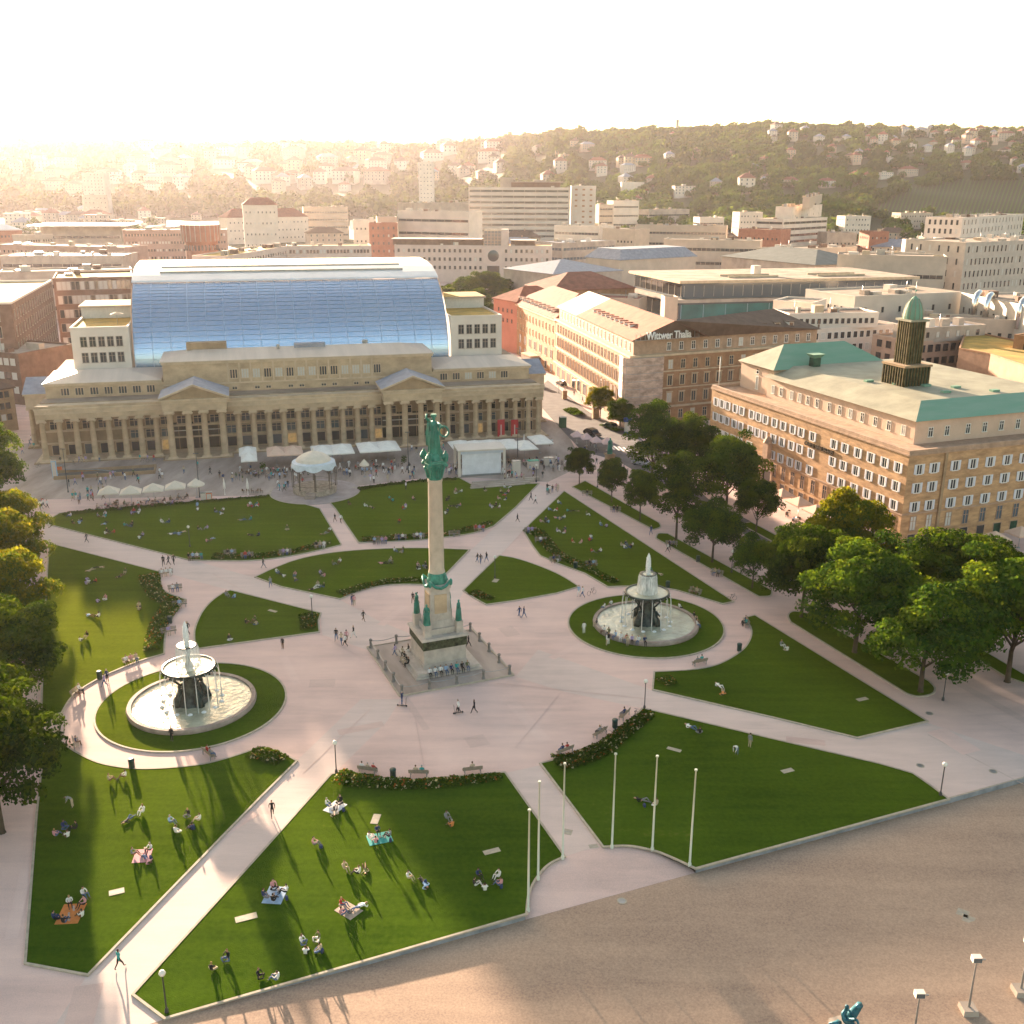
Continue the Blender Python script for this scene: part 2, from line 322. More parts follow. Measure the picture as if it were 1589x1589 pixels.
lawn([[(1019,836),(1022,829),(1036,829)],[(1197,917),(1194,925),(1178,926)]])
lawn([[(1228,966),(1224,956),(1232,950),(1254,953)],[(1440,1058),(1449,1068),(1445,1077),(1425,1081),(1408,1077)]])
lawn([[(1150,814),(1165,811)],[(1380,925),(1640,1078)],[(1560,1050),(1400,950)]])
FL=Vector((-8.9656+math.cos(.39821)*-29.16,114.84+math.sin(.39821)*-29.16,0)); FR=Vector((-8.9656+math.cos(.39821)*29.16,114.84+math.sin(.39821)*29.16,0)); CC=Vector((-8.9656,114.84,0))
for c in (FL,FR):
    out=[c+Vector((math.cos(2*PI*k/72),math.sin(2*PI*k/72),0))*10.2 for k in range(72)]; inn=[c+Vector((math.cos(2*PI*k/72),math.sin(2*PI*k/72),0))*7.0 for k in range(72)]
    mb=MB(); mb.add([(p.x,p.y,.1) for p in out]+[(p.x,p.y,.1) for p in inn],[(i,(i+1)%72,72+(i+1)%72,72+i) for i in range(72)],m_grass); mb.obj('lawn',kind='structure'); kerb(out)
m_joint=mat('pale paving joint',(.50,.39,.33),.9,.1,.5); m_jd=mat('dark slot drain',(.12,.09,.08),.9,.1,.5)
for a,b_,w,m in (((1150,1496),(1640,1365),.16,m_joint),((985,1535),(1060,1620),.09,m_jd),((1215,1498),(1345,1625),.09,m_jd),((1060,1510),(1130,1590),.07,m_jd),((1440,1140),(1700,1275),.12,m_joint)):
    z=-.436 if m is m_jd or a[1]>1300 else .007
    p=G(*a,z);q=G(*b_,z); n=Vector((p.y-q.y,q.x-p.x,0)).normalized()*w/2; mb=MB(); mb.add([p-n,q-n,q+n,p+n],[(0,1,2,3)],m); mb.obj('paving_joint',kind='structure')
m_pat=[gravelmat('darker repaired paving',(.57,.415,.365),(.43,.32,.285),(.68,.50,.43)),gravelmat('paler repaired paving',(.65,.475,.42),(.50,.37,.325),(.75,.56,.48))]
for k,(x,y,w,d,r) in enumerate(((560,1130,5,1.2,.4),(820,1120,1.4,9,.4),(500,1060,3,2,.1),(880,1010,6,1.0,.8),(740,1150,2.2,2.2,.4),(610,955,7,1.1,1.2),(1250,1150,4,1.2,-.2),(1480,1150,2.5,5,.4),(1540,1090,1.2,12,.4),(350,1290,1.2,7,-.6),(130,1560,2,4,.2),(30,1400,1.0,9,.3),(790,980,2,3,.4),(450,1040,1,8,.4),(640,1100,.8,10,.4))):
    p=G(x,y); c,s_=math.cos(r),math.sin(r); mb=MB(); mb.add([(p.x+a*w/2*c-b_*d/2*s_,p.y+a*w/2*s_+b_*d/2*c,.010+.001*k) for a,b_ in((-1,-1),(1,-1),(1,1),(-1,1))],[(0,1,2,3)],m_pat[k%2]); mb.obj('paving_patch',kind='structure')
for a,b_ in (((735,905),(835,800)),((560,1020),(330,890)),((770,1060),(1010,1085)),((575,1100),(470,1200)),((660,1200),(640,1090)),((870,1075),(800,1160)),((1450,1080),(1700,1190)),((1500,1060),(1760,1160))):
    p=G(*a,.026);q=G(*b_,.026); n=Vector((p.y-q.y,q.x-p.x,0)).normalized()*.045; mb=MB(); mb.add([p-n,q-n,q+n,p+n],[(0,1,2,3)],m_pat[0]); mb.obj('paving_joint',kind='structure')
# street beside the colonnaded building
sheet('street',[(903,700),(870,665),(840,632),(838,600),(850,590),(915,640),(985,672),(1100,775),(1215,835),(1330,905),(1330,930),(1190,850),(1060,770),(1000,740),(960,716)],.008,m_asphalt)
mb=MB()
for k in range(5):
    p=G(943+k*7.5,690.5+k*1.2); q=G(952+k*7.5,698+k*1.2); d=(q-p); w=Vector((.9,.25,0))*.5
    mb.add([p,p+w,q+w,q],[(3,2,1,0)],m_white)
o=mb.obj('crossing_marking',kind='structure'); o.location.z=.013
# ---------- far terrain ----------
SKYL=[(-600,214),(0,213),(150,214),(300,217),(430,214),(520,216),(640,219),(720,216),(800,208),(880,200),(960,196),(1080,192),(1200,186),(1290,188),(1400,195),(1500,196),(1589,197),(1750,190),(2300,190)]
FOOT=[(-600,1800),(0,1800),(400,1700),(700,1500),(900,1150),(1200,1050),(1589,1000),(2300,1000)]
CRST=[(-600,4300),(0,4300),(400,4200),(700,3800),(850,2700),(1000,2400),(1200,2300),(1589,2300),(2300,2300)]
def ip(t,x):
    if x<=t[0][0]: return t[0][1]
    for (a,b),(c,d) in zip(t,t[1:]):
        if x<=c: return b+(d-b)*(x-a)/(c-a)
    return t[-1][1]
def zt(X,Y):
    if Y<700: return -.6
    x=794.5+1674*X/Y; f=ip(FOOT,x); c=ip(CRST,x); zc=R(x,ip(SKYL,x)+12,c).z
    t=max(0,(Y-f)/(c-f)); n=noise.noise(Vector((X/400,Y/400,0)))*.5+noise.noise(Vector((X/170,Y/170,3)))*.22
    if t<=0: return -.6
    if t>=1: return zc+ (Y-c)*-.03+n*6
    s=t*t*(3-2*t)*.45+t*.55
    return zc*s+n*34*math.sin(PI*t)*.9
def T(x,y,y0=900):
    d=ray(x,y); Y=y0
    while Y<6000:
        k=Y/d.y; z=CAMH+d.z*k
        if z<=zt(d.x*k,Y): return Vector((d.x*k,Y,zt(d.x*k,Y)))
        Y*=1.006
    return None
m_hill=mat('hill ground',(.045,.06,.02),.95,.25,.01,col2=(.07,.07,.035))
NX,NY=130,90; V=[]
for j in range(NY):
    Y=690*(6200/690)**(j/(NY-1))
    for i in range(NX):
        x=-500+2700*i/(NX-1); X=(x-794.5)/1674*Y; V.append((X,Y,zt(X,Y)))
F=[(j*NX+i,j*NX+i+1,(j+1)*NX+i+1,(j+1)*NX+i) for j in range(NY-1) for i in range(NX-1)]
link('hills',npmesh('hills',np.array(V),np.array(F),[m_hill],smooth=True),kind='structure')
mb=MB(); mb.add([(-460,-60,-.8),(460,-60,-.8),(700,705,-.8),(-700,705,-.8)],[(0,1,2,3)],m_city); mb.obj('ground',kind='structure')
# ---------- building kit ----------
m_glass=mat('dark window glass',(.030,.036,.04),.12,.0,metal=0,spec=.8)
m_glassb=mat('bluish window glass',(.07,.10,.12),.1,0,spec=.9)
m_glassw=mat('drawn pale blinds',(.55,.52,.47),.6,.05,2)
m_wfr=mat('white window paint',(.72,.68,.62),.6,0)
m_sand=mat('yellow sandstone',(.50,.365,.235),.85,.14,.35,.2,stretch=(1,1,1.6),detail=6)
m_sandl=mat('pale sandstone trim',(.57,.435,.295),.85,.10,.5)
m_sandd=mat('darker sandstone',(.36,.25,.15),.9,.14,.4)  # darker copy of the sandstone, also shades the recess wall
m_roofc=mat('pale sheet roofing',(.60,.49,.40),.6,.07,.15,stretch=(2.2,.1,1))
m_roofs=mat('blue grey slate roofing',(.26,.28,.33),.6,.1,.6)
m_brick=mat('brown travertine blocks',(.44,.27,.14),.85,.26,.8,.2,detail=3,stretch=(.55,.55,1.7),col2=(.32,.19,.10))
m_brickl=mat('pinkish cream stone',(.42,.28,.19),.85,.12,.7)
m_pink=mat('peach render',(.62,.44,.33),.9,.05,.4)
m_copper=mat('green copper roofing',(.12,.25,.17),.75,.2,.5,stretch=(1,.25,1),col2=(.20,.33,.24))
m_copperp=mat('pale copper in sunlit tone',(.30,.285,.205),.65,.12,.25,detail=6)  # copper with sunlight put into a paler colour; reused for cap and ribs
m_copperd=mat('dark green bronze',(.03,.085,.055),.4,.3,.6,metal=.4)
m_ocop=mat('orange brown facade stone',(.35,.19,.10),.85,.14,.5,.2)
m_tile=mat('red brown roof tiles',(.25,.095,.06),.85,.14,.5,.3,bscale=4)
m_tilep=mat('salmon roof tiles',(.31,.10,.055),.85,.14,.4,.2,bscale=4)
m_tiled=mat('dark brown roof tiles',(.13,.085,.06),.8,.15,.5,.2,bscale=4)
m_render=mat('cream render',(.52,.42,.33),.9,.07,.2)
m_renderw=mat('white render',(.66,.58,.50),.85,.06,.15)
m_conc=mat('warm concrete',(.42,.35,.29),.9,.12,.2)
m_flat=mat('gravelled flat roof',(.32,.25,.19),.95,.2,.15,detail=8)
m_green=mat('ochre sedum roof',(.40,.24,.05),.95,.35,.25,.4,detail=8,col2=(.24,.18,.045))
m_brownb=mat('brown brick cladding',(.20,.125,.09),.9,.12,.5,.2)
m_steel=mat('grey steel',(.32,.32,.31),.4,.08,1,metal=.6)
m_zinc=mat('white metal roofing',(.72,.70,.68),.35,.05,.2,metal=.25,spec=.6)
WM={}
def wmesh(w,h,style='plain',glass=None,fr=None):
    key=(round(w,2),round(h,2),style,glass.name if glass else '',fr.name if fr else '')
    if key in WM: return WM[key]
    g=glass or m_glass; f=fr or m_wfr; mb=MB(); a=w/2; t=min(.12,w*.1)
    mb.add([(-a,-.02,0),(a,-.02,0),(a,-.02,h),(-a,-.02,h)],[(0,1,2,3)],g)
    mb.box(-a,-.09,0,-a+t,.05,h,f); mb.box(a-t,-.09,0,a,.05,h,f); mb.box(-a+t,-.09,h-t,a-t,.05,h,f); mb.box(-a-.08,-.16,-.12,a+.08,.05,.001,f)
    if style in('cross','shut'): mb.box(-.05,-.07,0,.05,.03,h-t,f)
    if style=='cross': mb.box(-a+t,-.065,h*.62,a-t,.03,h*.62+.07,f)
    if style=='hood': mb.box(-a-.2,-.38,h+.12,a+.2,.05,h+.3,f); mb.box(-.05,-.07,0,.05,.03,h-t,f); mb.box(-a-.14,-.12,-.12,-a,.05,h+.12,f); mb.box(a,-.12,-.12,a+.14,.05,h+.12,f)
    if style=='trip':
        for s in(-1,1): mb.box(s*a/3-.07,-.09,0,s*a/3+.07,.03,h-t,f)
    if style=='arch':
        n=10; vs=[(a*math.cos(PI*k/n),-.02,h+a*.5*math.sin(PI*k/n)) for k in range(n+1)]; mb.add(vs,[tuple(range(n,-1,-1))],g)
    WM[key]=mb.mesh('window'); return WM[key]
def edge(p0,p1): d=Vector((p1[0]-p0[0],p1[1]-p0[1],0)); return d.normalized(),d.length,math.atan2(d.y,d.x)
class B:
    """a building: an Empty at its first corner, corners given counter-clockwise in world metres"""
    def __init__(s,name,label,pts,cat='building',z0=0.0,group=None):
        s.p=[Vector((p[0],p[1],0)) for p in pts]
        if area(s.p)<0: s.p.reverse()
        s.o=s.p[0].copy(); s.o.z=z0; s.e=empty(name,s.o,0,label,cat,group); s.l=[p-s.p[0] for p in s.p]; s.nw=0; s.rest=[]
    def wall(s,z0,z1,m,top=None,inset=0,name='wall',poly=None):
        mb=MB(); P=poly or s.l; P=offset(P,-inset) if inset else P
        mb.prism([(p.x,p.y) for p in P],z0,z1,m,top or m); mb.obj(name,s.e); return P
    def band(s,z0,z1,out,m,name="cornice",inset=0,poly=None):
        z1+=.017
        mb=MB(); P=poly or s.l; a=offset(P,out-inset); mb.prism([(p.x,p.y) for p in a],z0,z1,m); return mb.obj(name,s.e)
    def parapet(s,z,h,m,t=.35,inset=0,name='parapet'):
        a=offset(s.l,.06-inset); b=offset(s.l,-t-inset); n=len(a); mb=MB()
        vs=[(p.x,p.y,z) for p in a]+[(p.x,p.y,z+h) for p in a]+[(p.x,p.y,z+h) for p in b]+[(p.x,p.y,z) for p in b]
        mb.add(vs,[(k*n+i,k*n+(i+1)%n,(k+1)*n+(i+1)%n,(k+1)*n+i) for k in range(3) for i in range(n)],m); return mb.obj(name,s.e)
    def win(s,mesh,x,y,z,rz,name='window'):
        s.nw+=1
        if s.nw>100: s.rest.append((mesh,x,y,z,rz)); return None
        return link(name,mesh,s.e,(x,y,z),rz)
    def wins(s,i,zs,n,w,h,style='plain',m0=1.5,m1=1.5,glass=None,fr=None,inset=0,mix=None,skip=(),name='window',poly=None):
        P=poly or (offset(s.l,-inset) if inset else s.l); a,b=P[i%len(P)],P[(i+1)%len(P)]; d,L,an=edge(a,b); k=0
        for z in zs:
            for j in range(n):
                if (j in skip): continue
                t=m0+(L-m0-m1)*(j+.5)/n; g=glass
                if mix and RN.random()<mix: g=m_glassw
                q=a+d*t; s.win(wmesh(w,h,style,g,fr),q.x,q.y,z,an,name)
    def bands(s,i,zs,h,m=None,m0=.8,m1=.8,inset=0,name='window_band',mull=2.4,glass=None,fr=None):
        P=offset(s.l,-inset) if inset else s.l; a,b=P[i%len(P)],P[(i+1)%len(P)]; d,L,an=edge(a,b)
        for z in zs:
            mb=MB(); w=L-m0-m1; mb.add([(0,-.04,0),(w,-.04,0),(w,-.04,h),(0,-.04,h)],[(0,1,2,3)],glass or m_glass)
            n=max(1,int(w/mull))
            for k in range(n+1): x=w*k/n; mb.box(x-.09,-.14,0,x+.09,.03,h,fr or m_wfr)
            q=a+d*m0; s.nw+=1
            mb.obj(name,s.e,(q.x,q.y,z),an)
    def done(s):
        if s.rest:
            mb=MB()
            for me,x,y,z,rz in s.rest:
                M=Matrix.Translation((x,y,z))@Matrix.Rotation(rz,4,'Z'); vs=[M@v.co for v in me.vertices]
                for k,mt in enumerate(me.materials):
                    fs=[tuple(p.vertices) for p in me.polygons if p.material_index==k]; mb.add(vs,fs,mt) if fs else None
            o=mb.obj('further_windows',s.e); o['kind']='stuff'
        return s
def rect(o,ang,w,d):
    e=Vector((math.cos(ang),math.sin(ang),0)); n=Vector((-e.y,e.x,0)); o=Vector((o[0],o[1],0)); return [o,o+e*w,o+e*w+n*d,o+n*d]
def hiproof(b,z,h,m,inset=None,top=None,eave=.5,x0=0,y0=0,x1=None,y1=None,name='roof'):
    d,L,an=edge(b.l[0],b.l[1]); D=(b.l[2]-b.l[1]).length
    mb=MB(); mb.hip(x0,y0,x1 if x1 is not None else L,y1 if y1 is not None else D,z,h,m,inset,top,eave); return mb.obj(name,b.e,(0,0,0),an)
def text(s,size,depth,m,parent,loc,rot,name,sx=1.0):
    cu=bpy.data.curves.new(name,'FONT'); cu.body=s; cu.size=size; cu.extrude=depth; cu.align_x='CENTER'; cu.offset=size*.012
    o=bpy.data.objects.new(name,cu); dg=bpy.context.evaluated_depsgraph_get(); COL.objects.link(o); dg.update(); me=bpy.data.meshes.new_from_object(o.evaluated_get(dg)); bpy.data.objects.remove(o)
    me.materials.clear(); me.materials.append(m); return link(name,me,parent,loc,rot=rot,scale=(sx,1,1))
# ---------- colonnaded building ----------
KA=G(67,718); KB=G(840,675); ke=(KB-KA).normalized(); kan=math.atan2(ke.y,ke.x); kn=Vector((-ke.y,ke.x,0)); KL=(KB-KA).length
K=empty('colonnade_building',KA,kan,'long sandstone building with giant colonnade and two pedimented porticos behind the square','building')
mb=MB(); mb.box(-1.5,-1.4,0,KL+1.5,0,.14,m_sandd); mb.box(-1.2,-.95,.14,KL+1.2,40,.3,m_sandl); 
for c in(31.4,77.4): mb.box(c-7.2,-4.6,0,c+7.2,-1.4,.13,m_sandd); mb.box(c-6.9,-4.2,.13,c+6.9,-.95,.28,m_sandl)
mb.obj('steps',K)
def colmesh(r,h):
    mb=MB(); mb.box(-r*1.4,-r*1.4,0,r*1.4,r*1.4,.35,m_sandl); mb.lathe([(r*1.3,.35),(r*1.3,.5),(r*1.08,.62),(r,.8),(r*.98,h*.4),(r*.84,h-.75),(r*.95,h-.7),(r*.95,h-.55)],m_sand,seg=14)
    mb.box(-r*1.45,-r*1.0,h-.58,r*1.45,r*1.0,h-.25,m_sandl)
    for s in(-1,1):
        M=Matrix.Translation((s*r*1.1,0,h-.5))@Matrix.Rotation(PI/2,4,'X'); mb.lathe([(.3,-r*1.05),(.3,r*1.05)],m_sandl,seg=8,M=M)
    mb.box(-r*1.25,-r*1.25,h-.25,r*1.25,r*1.25,h,m_sandl); return mb.mesh('column')
cm=colmesh(.62,8.8); cmp_=colmesh(.72,10.1)
S_L=[.7,4.0,7.2,10.4,13.6,16.7,19.9,23.1]; S_P1=[26.2,29.9,33.1,36.8]; S_C=[40.0,43.2,46.5,49.7,52.9,56.1,59.3,62.5,65.7,68.9]; S_P2=[72.2,75.8,79.4,83.0]; S_R=[86.1,89.3,92.6,95.8,98.9,102.0,105.1,KL-.7]
for s_ in S_L+S_C+S_R: link('column',cm,K,(s_,.3,.3))
for s_ in S_P1+S_P2: link('column',cmp_,K,(s_,-3.2,.28))
mb=MB(); mb.box(0,4.6,.3,KL,43,11.6,m_sandd); mb.box(0,.0,11.0,KL,4.6,11.2,m_sandl); mb.obj('wall',K)  # wall colour darkened to shade the recess, so the columns stand out
mb=MB()
for a,b_ in((-.3,24.9),(38.0,71.0),(84.3,KL+.3)): mb.box(a,-.45,9.1,b_,4.6,10.2,m_sand); mb.box(a,-.55,10.2,b_,4.6,11.1,m_sandl); mb.box(a-.1,-1.0,11.1,b_+.1,4.7,11.45,m_sandl); mb.box(a,-.7,11.45,b_,-.35,12.0,m_sand)
mb.obj('entablature',K)
for c in(31.45,77.6):
    mb=MB(); w=6.5; mb.box(c-w,-4.0,10.38,c+w,4.58,12.0,m_sand); mb.box(c-w-.1,-4.1,12.0,c+w+.1,4.55,12.6,m_sandl); mb.box(c-w-.5,-4.6,12.6,c+w+.5,4.5,12.9,m_sandl)
    mb.add([(c-w-.1,-3.9,12.9),(c+w+.1,-3.9,12.9),(c,-3.9,15.4)],[(0,1,2)],m_sandd)
    for s_ in(-1,1):
        x=c+s_*(w+.6); vs=[(x,-4.7,12.9),(c,-4.7,15.65),(c,-4.7,16.05),(x,-4.7,13.3)]; vs+= [(a,5.2,z) for a,_,z in vs]
        f=[(0,1,2,3),(7,6,5,4),(3,2,6,7),(1,0,4,5),(0,3,7,4)]; mb.add(vs,f if s_>0 else [t[::-1] for t in f],m_sandl)
        mb.add([(x,-4.72,13.31),(c,-4.72,16.06),(c,5.2,16.06),(x,5.2,13.31)],[(0,1,2,3) if s_<0 else (3,2,1,0)],m_roofs)
    mb.obj('portico_pediment',K)
    mb=MB(); mb.add([(c-6,4.56,.3),(c+6,4.56,.3),(c+6,4.56,6.2),(c-6,4.56,6.2)],[(0,1,2,3)],mat('passage shade colour',(.03,.025,.015),.6,.1,1)); mb.box(c-5.8,4.3,4.3,c+5.8,4.5,4.45,m_wfr)  # deep opening as a flat dark sheet, its shade in the colour
    for x in(-4.2,-2,0,2,4.2): mb.box(c+x-.06,4.4,.3,c+x+.06,4.52,6.2,m_sandd)
    mb.obj('passage',K)
shop=[m_glass,mat('lit amber shop window',(.42,.26,.10),.4,.3,1.2,emit=.07),mat('red lit shop window',(.45,.09,.06),.4,.2,1,emit=.05),m_glassb]
def kw(s_,z,w,h,g=None,st='cross',y=4.55,fr=m_sandl): link('window',wmesh(w,h,st,g,fr),K,(s_,y,z))
allS=S_L+S_P1+S_C+S_P2+S_R
for a,b_ in zip(allS,allS[1:]):
    m=(a+b_)/2; prt=(a in S_P1 and b_ in S_P1) or (a in S_P2 and b_ in S_P2)
    if not prt:
        j=RN.random(); kw(m,.4,2.2,2.2,shop[0] if j<.6 else shop[1] if j<.8 else shop[3],'plain')
        if not(m<18): kw(m,3.3,2.1,1.8,m_glassb if RN.random()<.4 else None)
    kw(m,5.95,2.0,1.75)
mb=MB(); mb.box(.0,4.35,2.75,KL,4.58,3.1,m_sandl); mb.box(.0,4.25,5.35,KL,4.58,5.75,m_sandl); mb.obj('string_course',K)
mb=MB(); mb.box(24.8,9.3,11.6,84.2,20,18.0,m_sand); mb.box(24.5,9.0,18.0,84.5,20.3,18.55,m_sandl); mb.box(24.7,9.15,13.4,84.3,9.3,13.7,m_sandl)
mb.box(-.3+.9,9.3,11.6,24.8,20,14.3,m_sand); mb.box(.3,9.0,14.3,24.5,20.3,14.75,m_sandl); mb.box(84.2,9.3,11.6,KL-.6,20,14.3,m_sand); mb.box(84.5,9.0,14.3,KL-.3,20.3,14.75,m_sandl)
for k in range(14): x=38.5+k*2.45; mb.box(x-.18,9.12,13.7,x+.18,9.3,18,m_sandl)
mb.obj('attic_wall',K)
mb=MB(); mb.hip(24.3,8.8,84.7,24,18.56,1.6,m_roofc,7,None,0,.15); mb.hip(.1,8.8,24.29,26,14.77,1.5,m_roofc,8,None,0,.15); mb.hip(84.71,8.8,KL-.1,26,14.77,1.5,m_roofc,8,None,0,.15)
mb.box(.2,26.0,14.3,KL-.2,43.2,14.7,m_flat); mb.obj('roof',K)
mb=MB(); mb.box(0,4.6,11.6,KL,9.3,11.66,m_flat); mb.obj('roof_terrace',K)
for k in range(14):
    x=39.7+k*2.45
    link('window',wmesh(1.7,2.0,'trip',m_glassw if RN.random()<.55 else None,m_sandl),K,(x,9.27,14.6))
    if k%3!=1: link('window',wmesh(1.2,.7,'cross',None,m_sandl),K,(x,9.27,12.1))
for rng in([4.5,7.4,10.4,13.3,16.2,19.1,22],[87,90,92.9,95.8,98.7,101.6]):
    for x in rng: link('window',wmesh(1.8,1.6,'trip',m_glassw if RN.random()<.4 and x>50 else None,m_sandl),K,(x,9.27,12.25))
for sgn,x0 in((-1,0),(1,KL)):      # side porticos
    mb=MB(); xa,xb=(x0-4.6,x0) if sgn<0 else (x0,x0+4.6)
    mb.box(xa,14,9.2,xb,27,11.6,m_sandl); mb.box(xa-.3*(sgn<0),13.6,11.6,xb+.3*(sgn>0),27.4,12.0,m_sandl)
    vs=[(xa-.4,13.5,12.0),(xb+.4,13.5,12.0),(xb+.4,27.5,12.0),(xa-.4,27.5,12.0),(xa-.4,20.5,14.6),(xb+.4,20.5,14.6)]
    mb.add(vs,[(0,1,5,4),(2,3,4,5),(3,0,4),(1,2,5),(0,3,2,1)],m_roofs); mb.obj('side_portico',K)
    for y in(14.8,18.4,22.4,26.1): link('column',cm,K,(xa+.8 if sgn<0 else xb-.8,y,.3))
    mb=MB(); mb.box(xa-.5,13,0,xb+.5,28,.3,m_sandd); mb.obj('steps',K)
mb=MB(); mb.box(53.5,15,19.9,60.5,17,20.9,m_roofs); mb.box(29.8,16,20.0,38.5,18.5,21.6,m_sandd); mb.box(69.4,18,20.0,70.6,19,20.8,m_steel); mb.box(49.5,14.5,20,50.2,15.2,20.9,m_steel); mb.obj('roof_hatch',K)
# barrel vaulted glass hall with white corner blocks behind
V=empty('glass_vault_hall',KA+kn*27+ke*17.5,kan,'huge barrel vaulted hall of blue louvred glass with white crest behind the colonnade','glass hall')
prof=[(.6,14.6),(.8,17.5),(1.8,20.8),(3.6,24),(6.2,27),(9.6,29.8),(13.4,31.8),(15.4,32.7)]; prof=[(p.x,p.y) for p in catmull([(a,b,0) for a,b in prof],3)]; VL=74.3
def vaultmat():
    m=bpy.data.materials.new('blue louvre glass'); m.use_nodes=True; nt=m.node_tree; N=nt.nodes; L=nt.links; b=N['Principled BSDF']
    b.inputs['Roughness'].default_value=.27; b.inputs['Metallic'].default_value=.7; b.inputs['Specular IOR Level'].default_value=.8
    tc=N.new('ShaderNodeTexCoord'); nz=N.new('ShaderNodeTexNoise'); nz.inputs['Scale'].default_value=.06; nz.inputs['Detail'].default_value=3; L.new(tc.outputs['Object'],nz.inputs[0])
    rp=N.new('ShaderNodeValToRGB'); rp.color_ramp.elements[0].color=(.30,.45,.66,1); rp.color_ramp.elements[1].color=(.48,.59,.71,1); L.new(nz.outputs[0],rp.inputs[0]); L.new(rp.outputs[0],b.inputs['Base Color'])
    n2=N.new('ShaderNodeTexNoise'); n2.inputs['Scale'].default_value=.25; L.new(tc.outputs['Object'],n2.inputs[0]); bp=N.new('ShaderNodeBump'); bp.inputs['Strength'].default_value=.12; bp.inputs['Distance'].default_value=.3; L.new(n2.outputs[0],bp.inputs['Height']); L.new(bp.outputs[0],b.inputs['Normal'])
    return m
m_vault=vaultmat(); m_mull=mat('dark blue mullions',(.33,.42,.54),.5,0,metal=.3)
mb=MB(); n=len(prof); vs=[(x,y,z) for x in(0,VL) for y,z in prof]; mb.add(vs,[(i,n+i,n+i+1,i+1) for i in range(n-1)],m_vault,True); mb.obj('glass_skin',V)
mb=MB()
for k in range(19):
    x=VL*k/18
    for (y0,z0),(y1,z1) in zip(prof,prof[1:]):
        dy,dz=y1-y0,z1-z0; l=math.hypot(dy,dz); ny,nz_=-dz/l*.12,dy/l*.12
        mb.add([(x-.07,y0+ny,z0+nz_),(x+.07,y0+ny,z0+nz_),(x+.07,y1+ny,z1+nz_),(x-.07,y1+ny,z1+nz_)],[(0,1,2,3)],m_mull)
pl=[0]; 
for (y0,z0),(y1,z1) in zip(prof,prof[1:]): pl.append(pl[-1]+math.hypot(y1-y0,z1-z0))
t=.55
while t<pl[-1]:
    i=max(k for k in range(n-1) if pl[k]<=t); f=(t-pl[i])/(pl[i+1]-pl[i]); y=prof[i][0]+(prof[i+1][0]-prof[i][0])*f; z=prof[i][1]+(prof[i+1][1]-prof[i][1])*f
    mb.box(0,y-.16,z-.02,VL,y-.06,z+.02,m_mull); t+=1.3
mb.obj('mullion_grid',V)
mb=MB(); top=[(15.1,32.8),(15.8,33.2),(19,34.2),(24,35.2),(32,35.9),(44,36.1),(52,35.6)]; n=len(top); mb.add([(x,y,z) for x in(-.4,VL+.4) for y,z in top],[(i,n+i,n+i+1,i+1) for i in range(n-1)],m_zinc,False)
for y,z in((20.6,34.7),(26.5,35.5)): mb.box(6,y,z-.25,VL-8,y+.35,z+.25,m_steel)
mb.obj('crest_roof',V)
mb=MB(); P=[(y,z) for y,z in prof]+top[2:]+[(52,14),(.6,14)]
for x,f in((-.35,1),(VL+.35,-1)):
    vs=[(x,y,z) for y,z in P]; mb.add(vs,[tuple(range(len(P)))[::-f]],m_renderw)
o=offset([Vector((y,z,0)) for y,z in P],.35 if area([Vector((y,z,0)) for y,z in P])>0 else -.35)
mb.obj('end_wall',V)
for nm,sa,sb,ya,h in(('left',4.6,17.0,25.2,24.2),('right',92.2,105.2,26.4,24.4)):
    bl=B('white_corner_block','white rendered block with ochre planted roof '+('left of the blue glass hall' if nm=='left' else 'right of the blue glass hall'),[KA+ke*sa+kn*ya,KA+ke*sb+kn*ya,KA+ke*sb+kn*58,KA+ke*sa+kn*58])
    bl.wall(11.7,h,m_renderw,m_green); bl.parapet(h,.45,m_renderw)
    bl.wins(0,[h-4.0,h-7.6],5,1.5,2.3,'cross',1.6,1.2,fr=m_conc)
    bl.wins(1 if nm=='right' else 3,[h-4.0,h-7.6],6,1.5,2.3,'cross',2,2,fr=m_conc)
    d=[Vector(v) for v in bl.l]; f=(d[3]-d[0]).normalized(); q=[d[0]+f*20,d[1]+f*20,d[2],d[3]]
    bl.wall(h+.02,h+2.6,m_glassw,m_green,poly=q,name='penthouse'); bl.band(h+2.6,h+3.0,.5,m_conc,'canopy',poly=q); 
    mb=MB(); q2=offset(q,.3); mb.prism([(p.x,p.y) for p in q2],h+3.0,h+3.06,m_green); mb.obj('planted_roof',bl.e)
    if nm=='left':
        mb=MB(); mb.lathe([(.02,.55),(1.6,0)],m_sandl,7.5,9,8); mb.tube([(7.5,9,-2.3),(7.5,9,.5)],.05,m_steel); mb.obj('parasol',bl.e,(0,0,h+2.4))
    bl.done()
# ---------- brown stone corner building with copper roofs ----------
C0=G(1393,850); aA=math.radians(-69.34); eA=Vector((math.cos(aA),math.sin(aA),0)); nA=Vector((-eA.y,eA.x,0)); LA=59.3; DA=52
F0=C0-eA*LA
b=B('stone_corner_building','brown stone corner building with white shutters and green copper roofs facing the trees',[F0,C0,C0+nA*DA,F0+nA*DA])
HP=15.6; b.wall(0,HP,m_brick,m_conc); b.band(5.45,5.7,.1,m_brickl,'string_course'); b.parapet(HP,.6,m_brickl,.5); b.band(HP-.25,HP,.22,m_brickl)
m_shut=mat('pale grey shutters',(.62,.62,.66),.6,.03,2)
def shm():
    mb=MB(); mb.box(-.42,-.1,0,.0,-.04,1.62,m_shut)
    for k in range(7): mb.box(-.38,-.13,.1+k*.21,-.04,-.1,.2+k*.21,m_shut)
    return mb.mesh('shutter')
sh=shm(); shr=None
mbr=MB(); mbr.box(0,-.1,0,.42,-.04,1.62,m_shut)
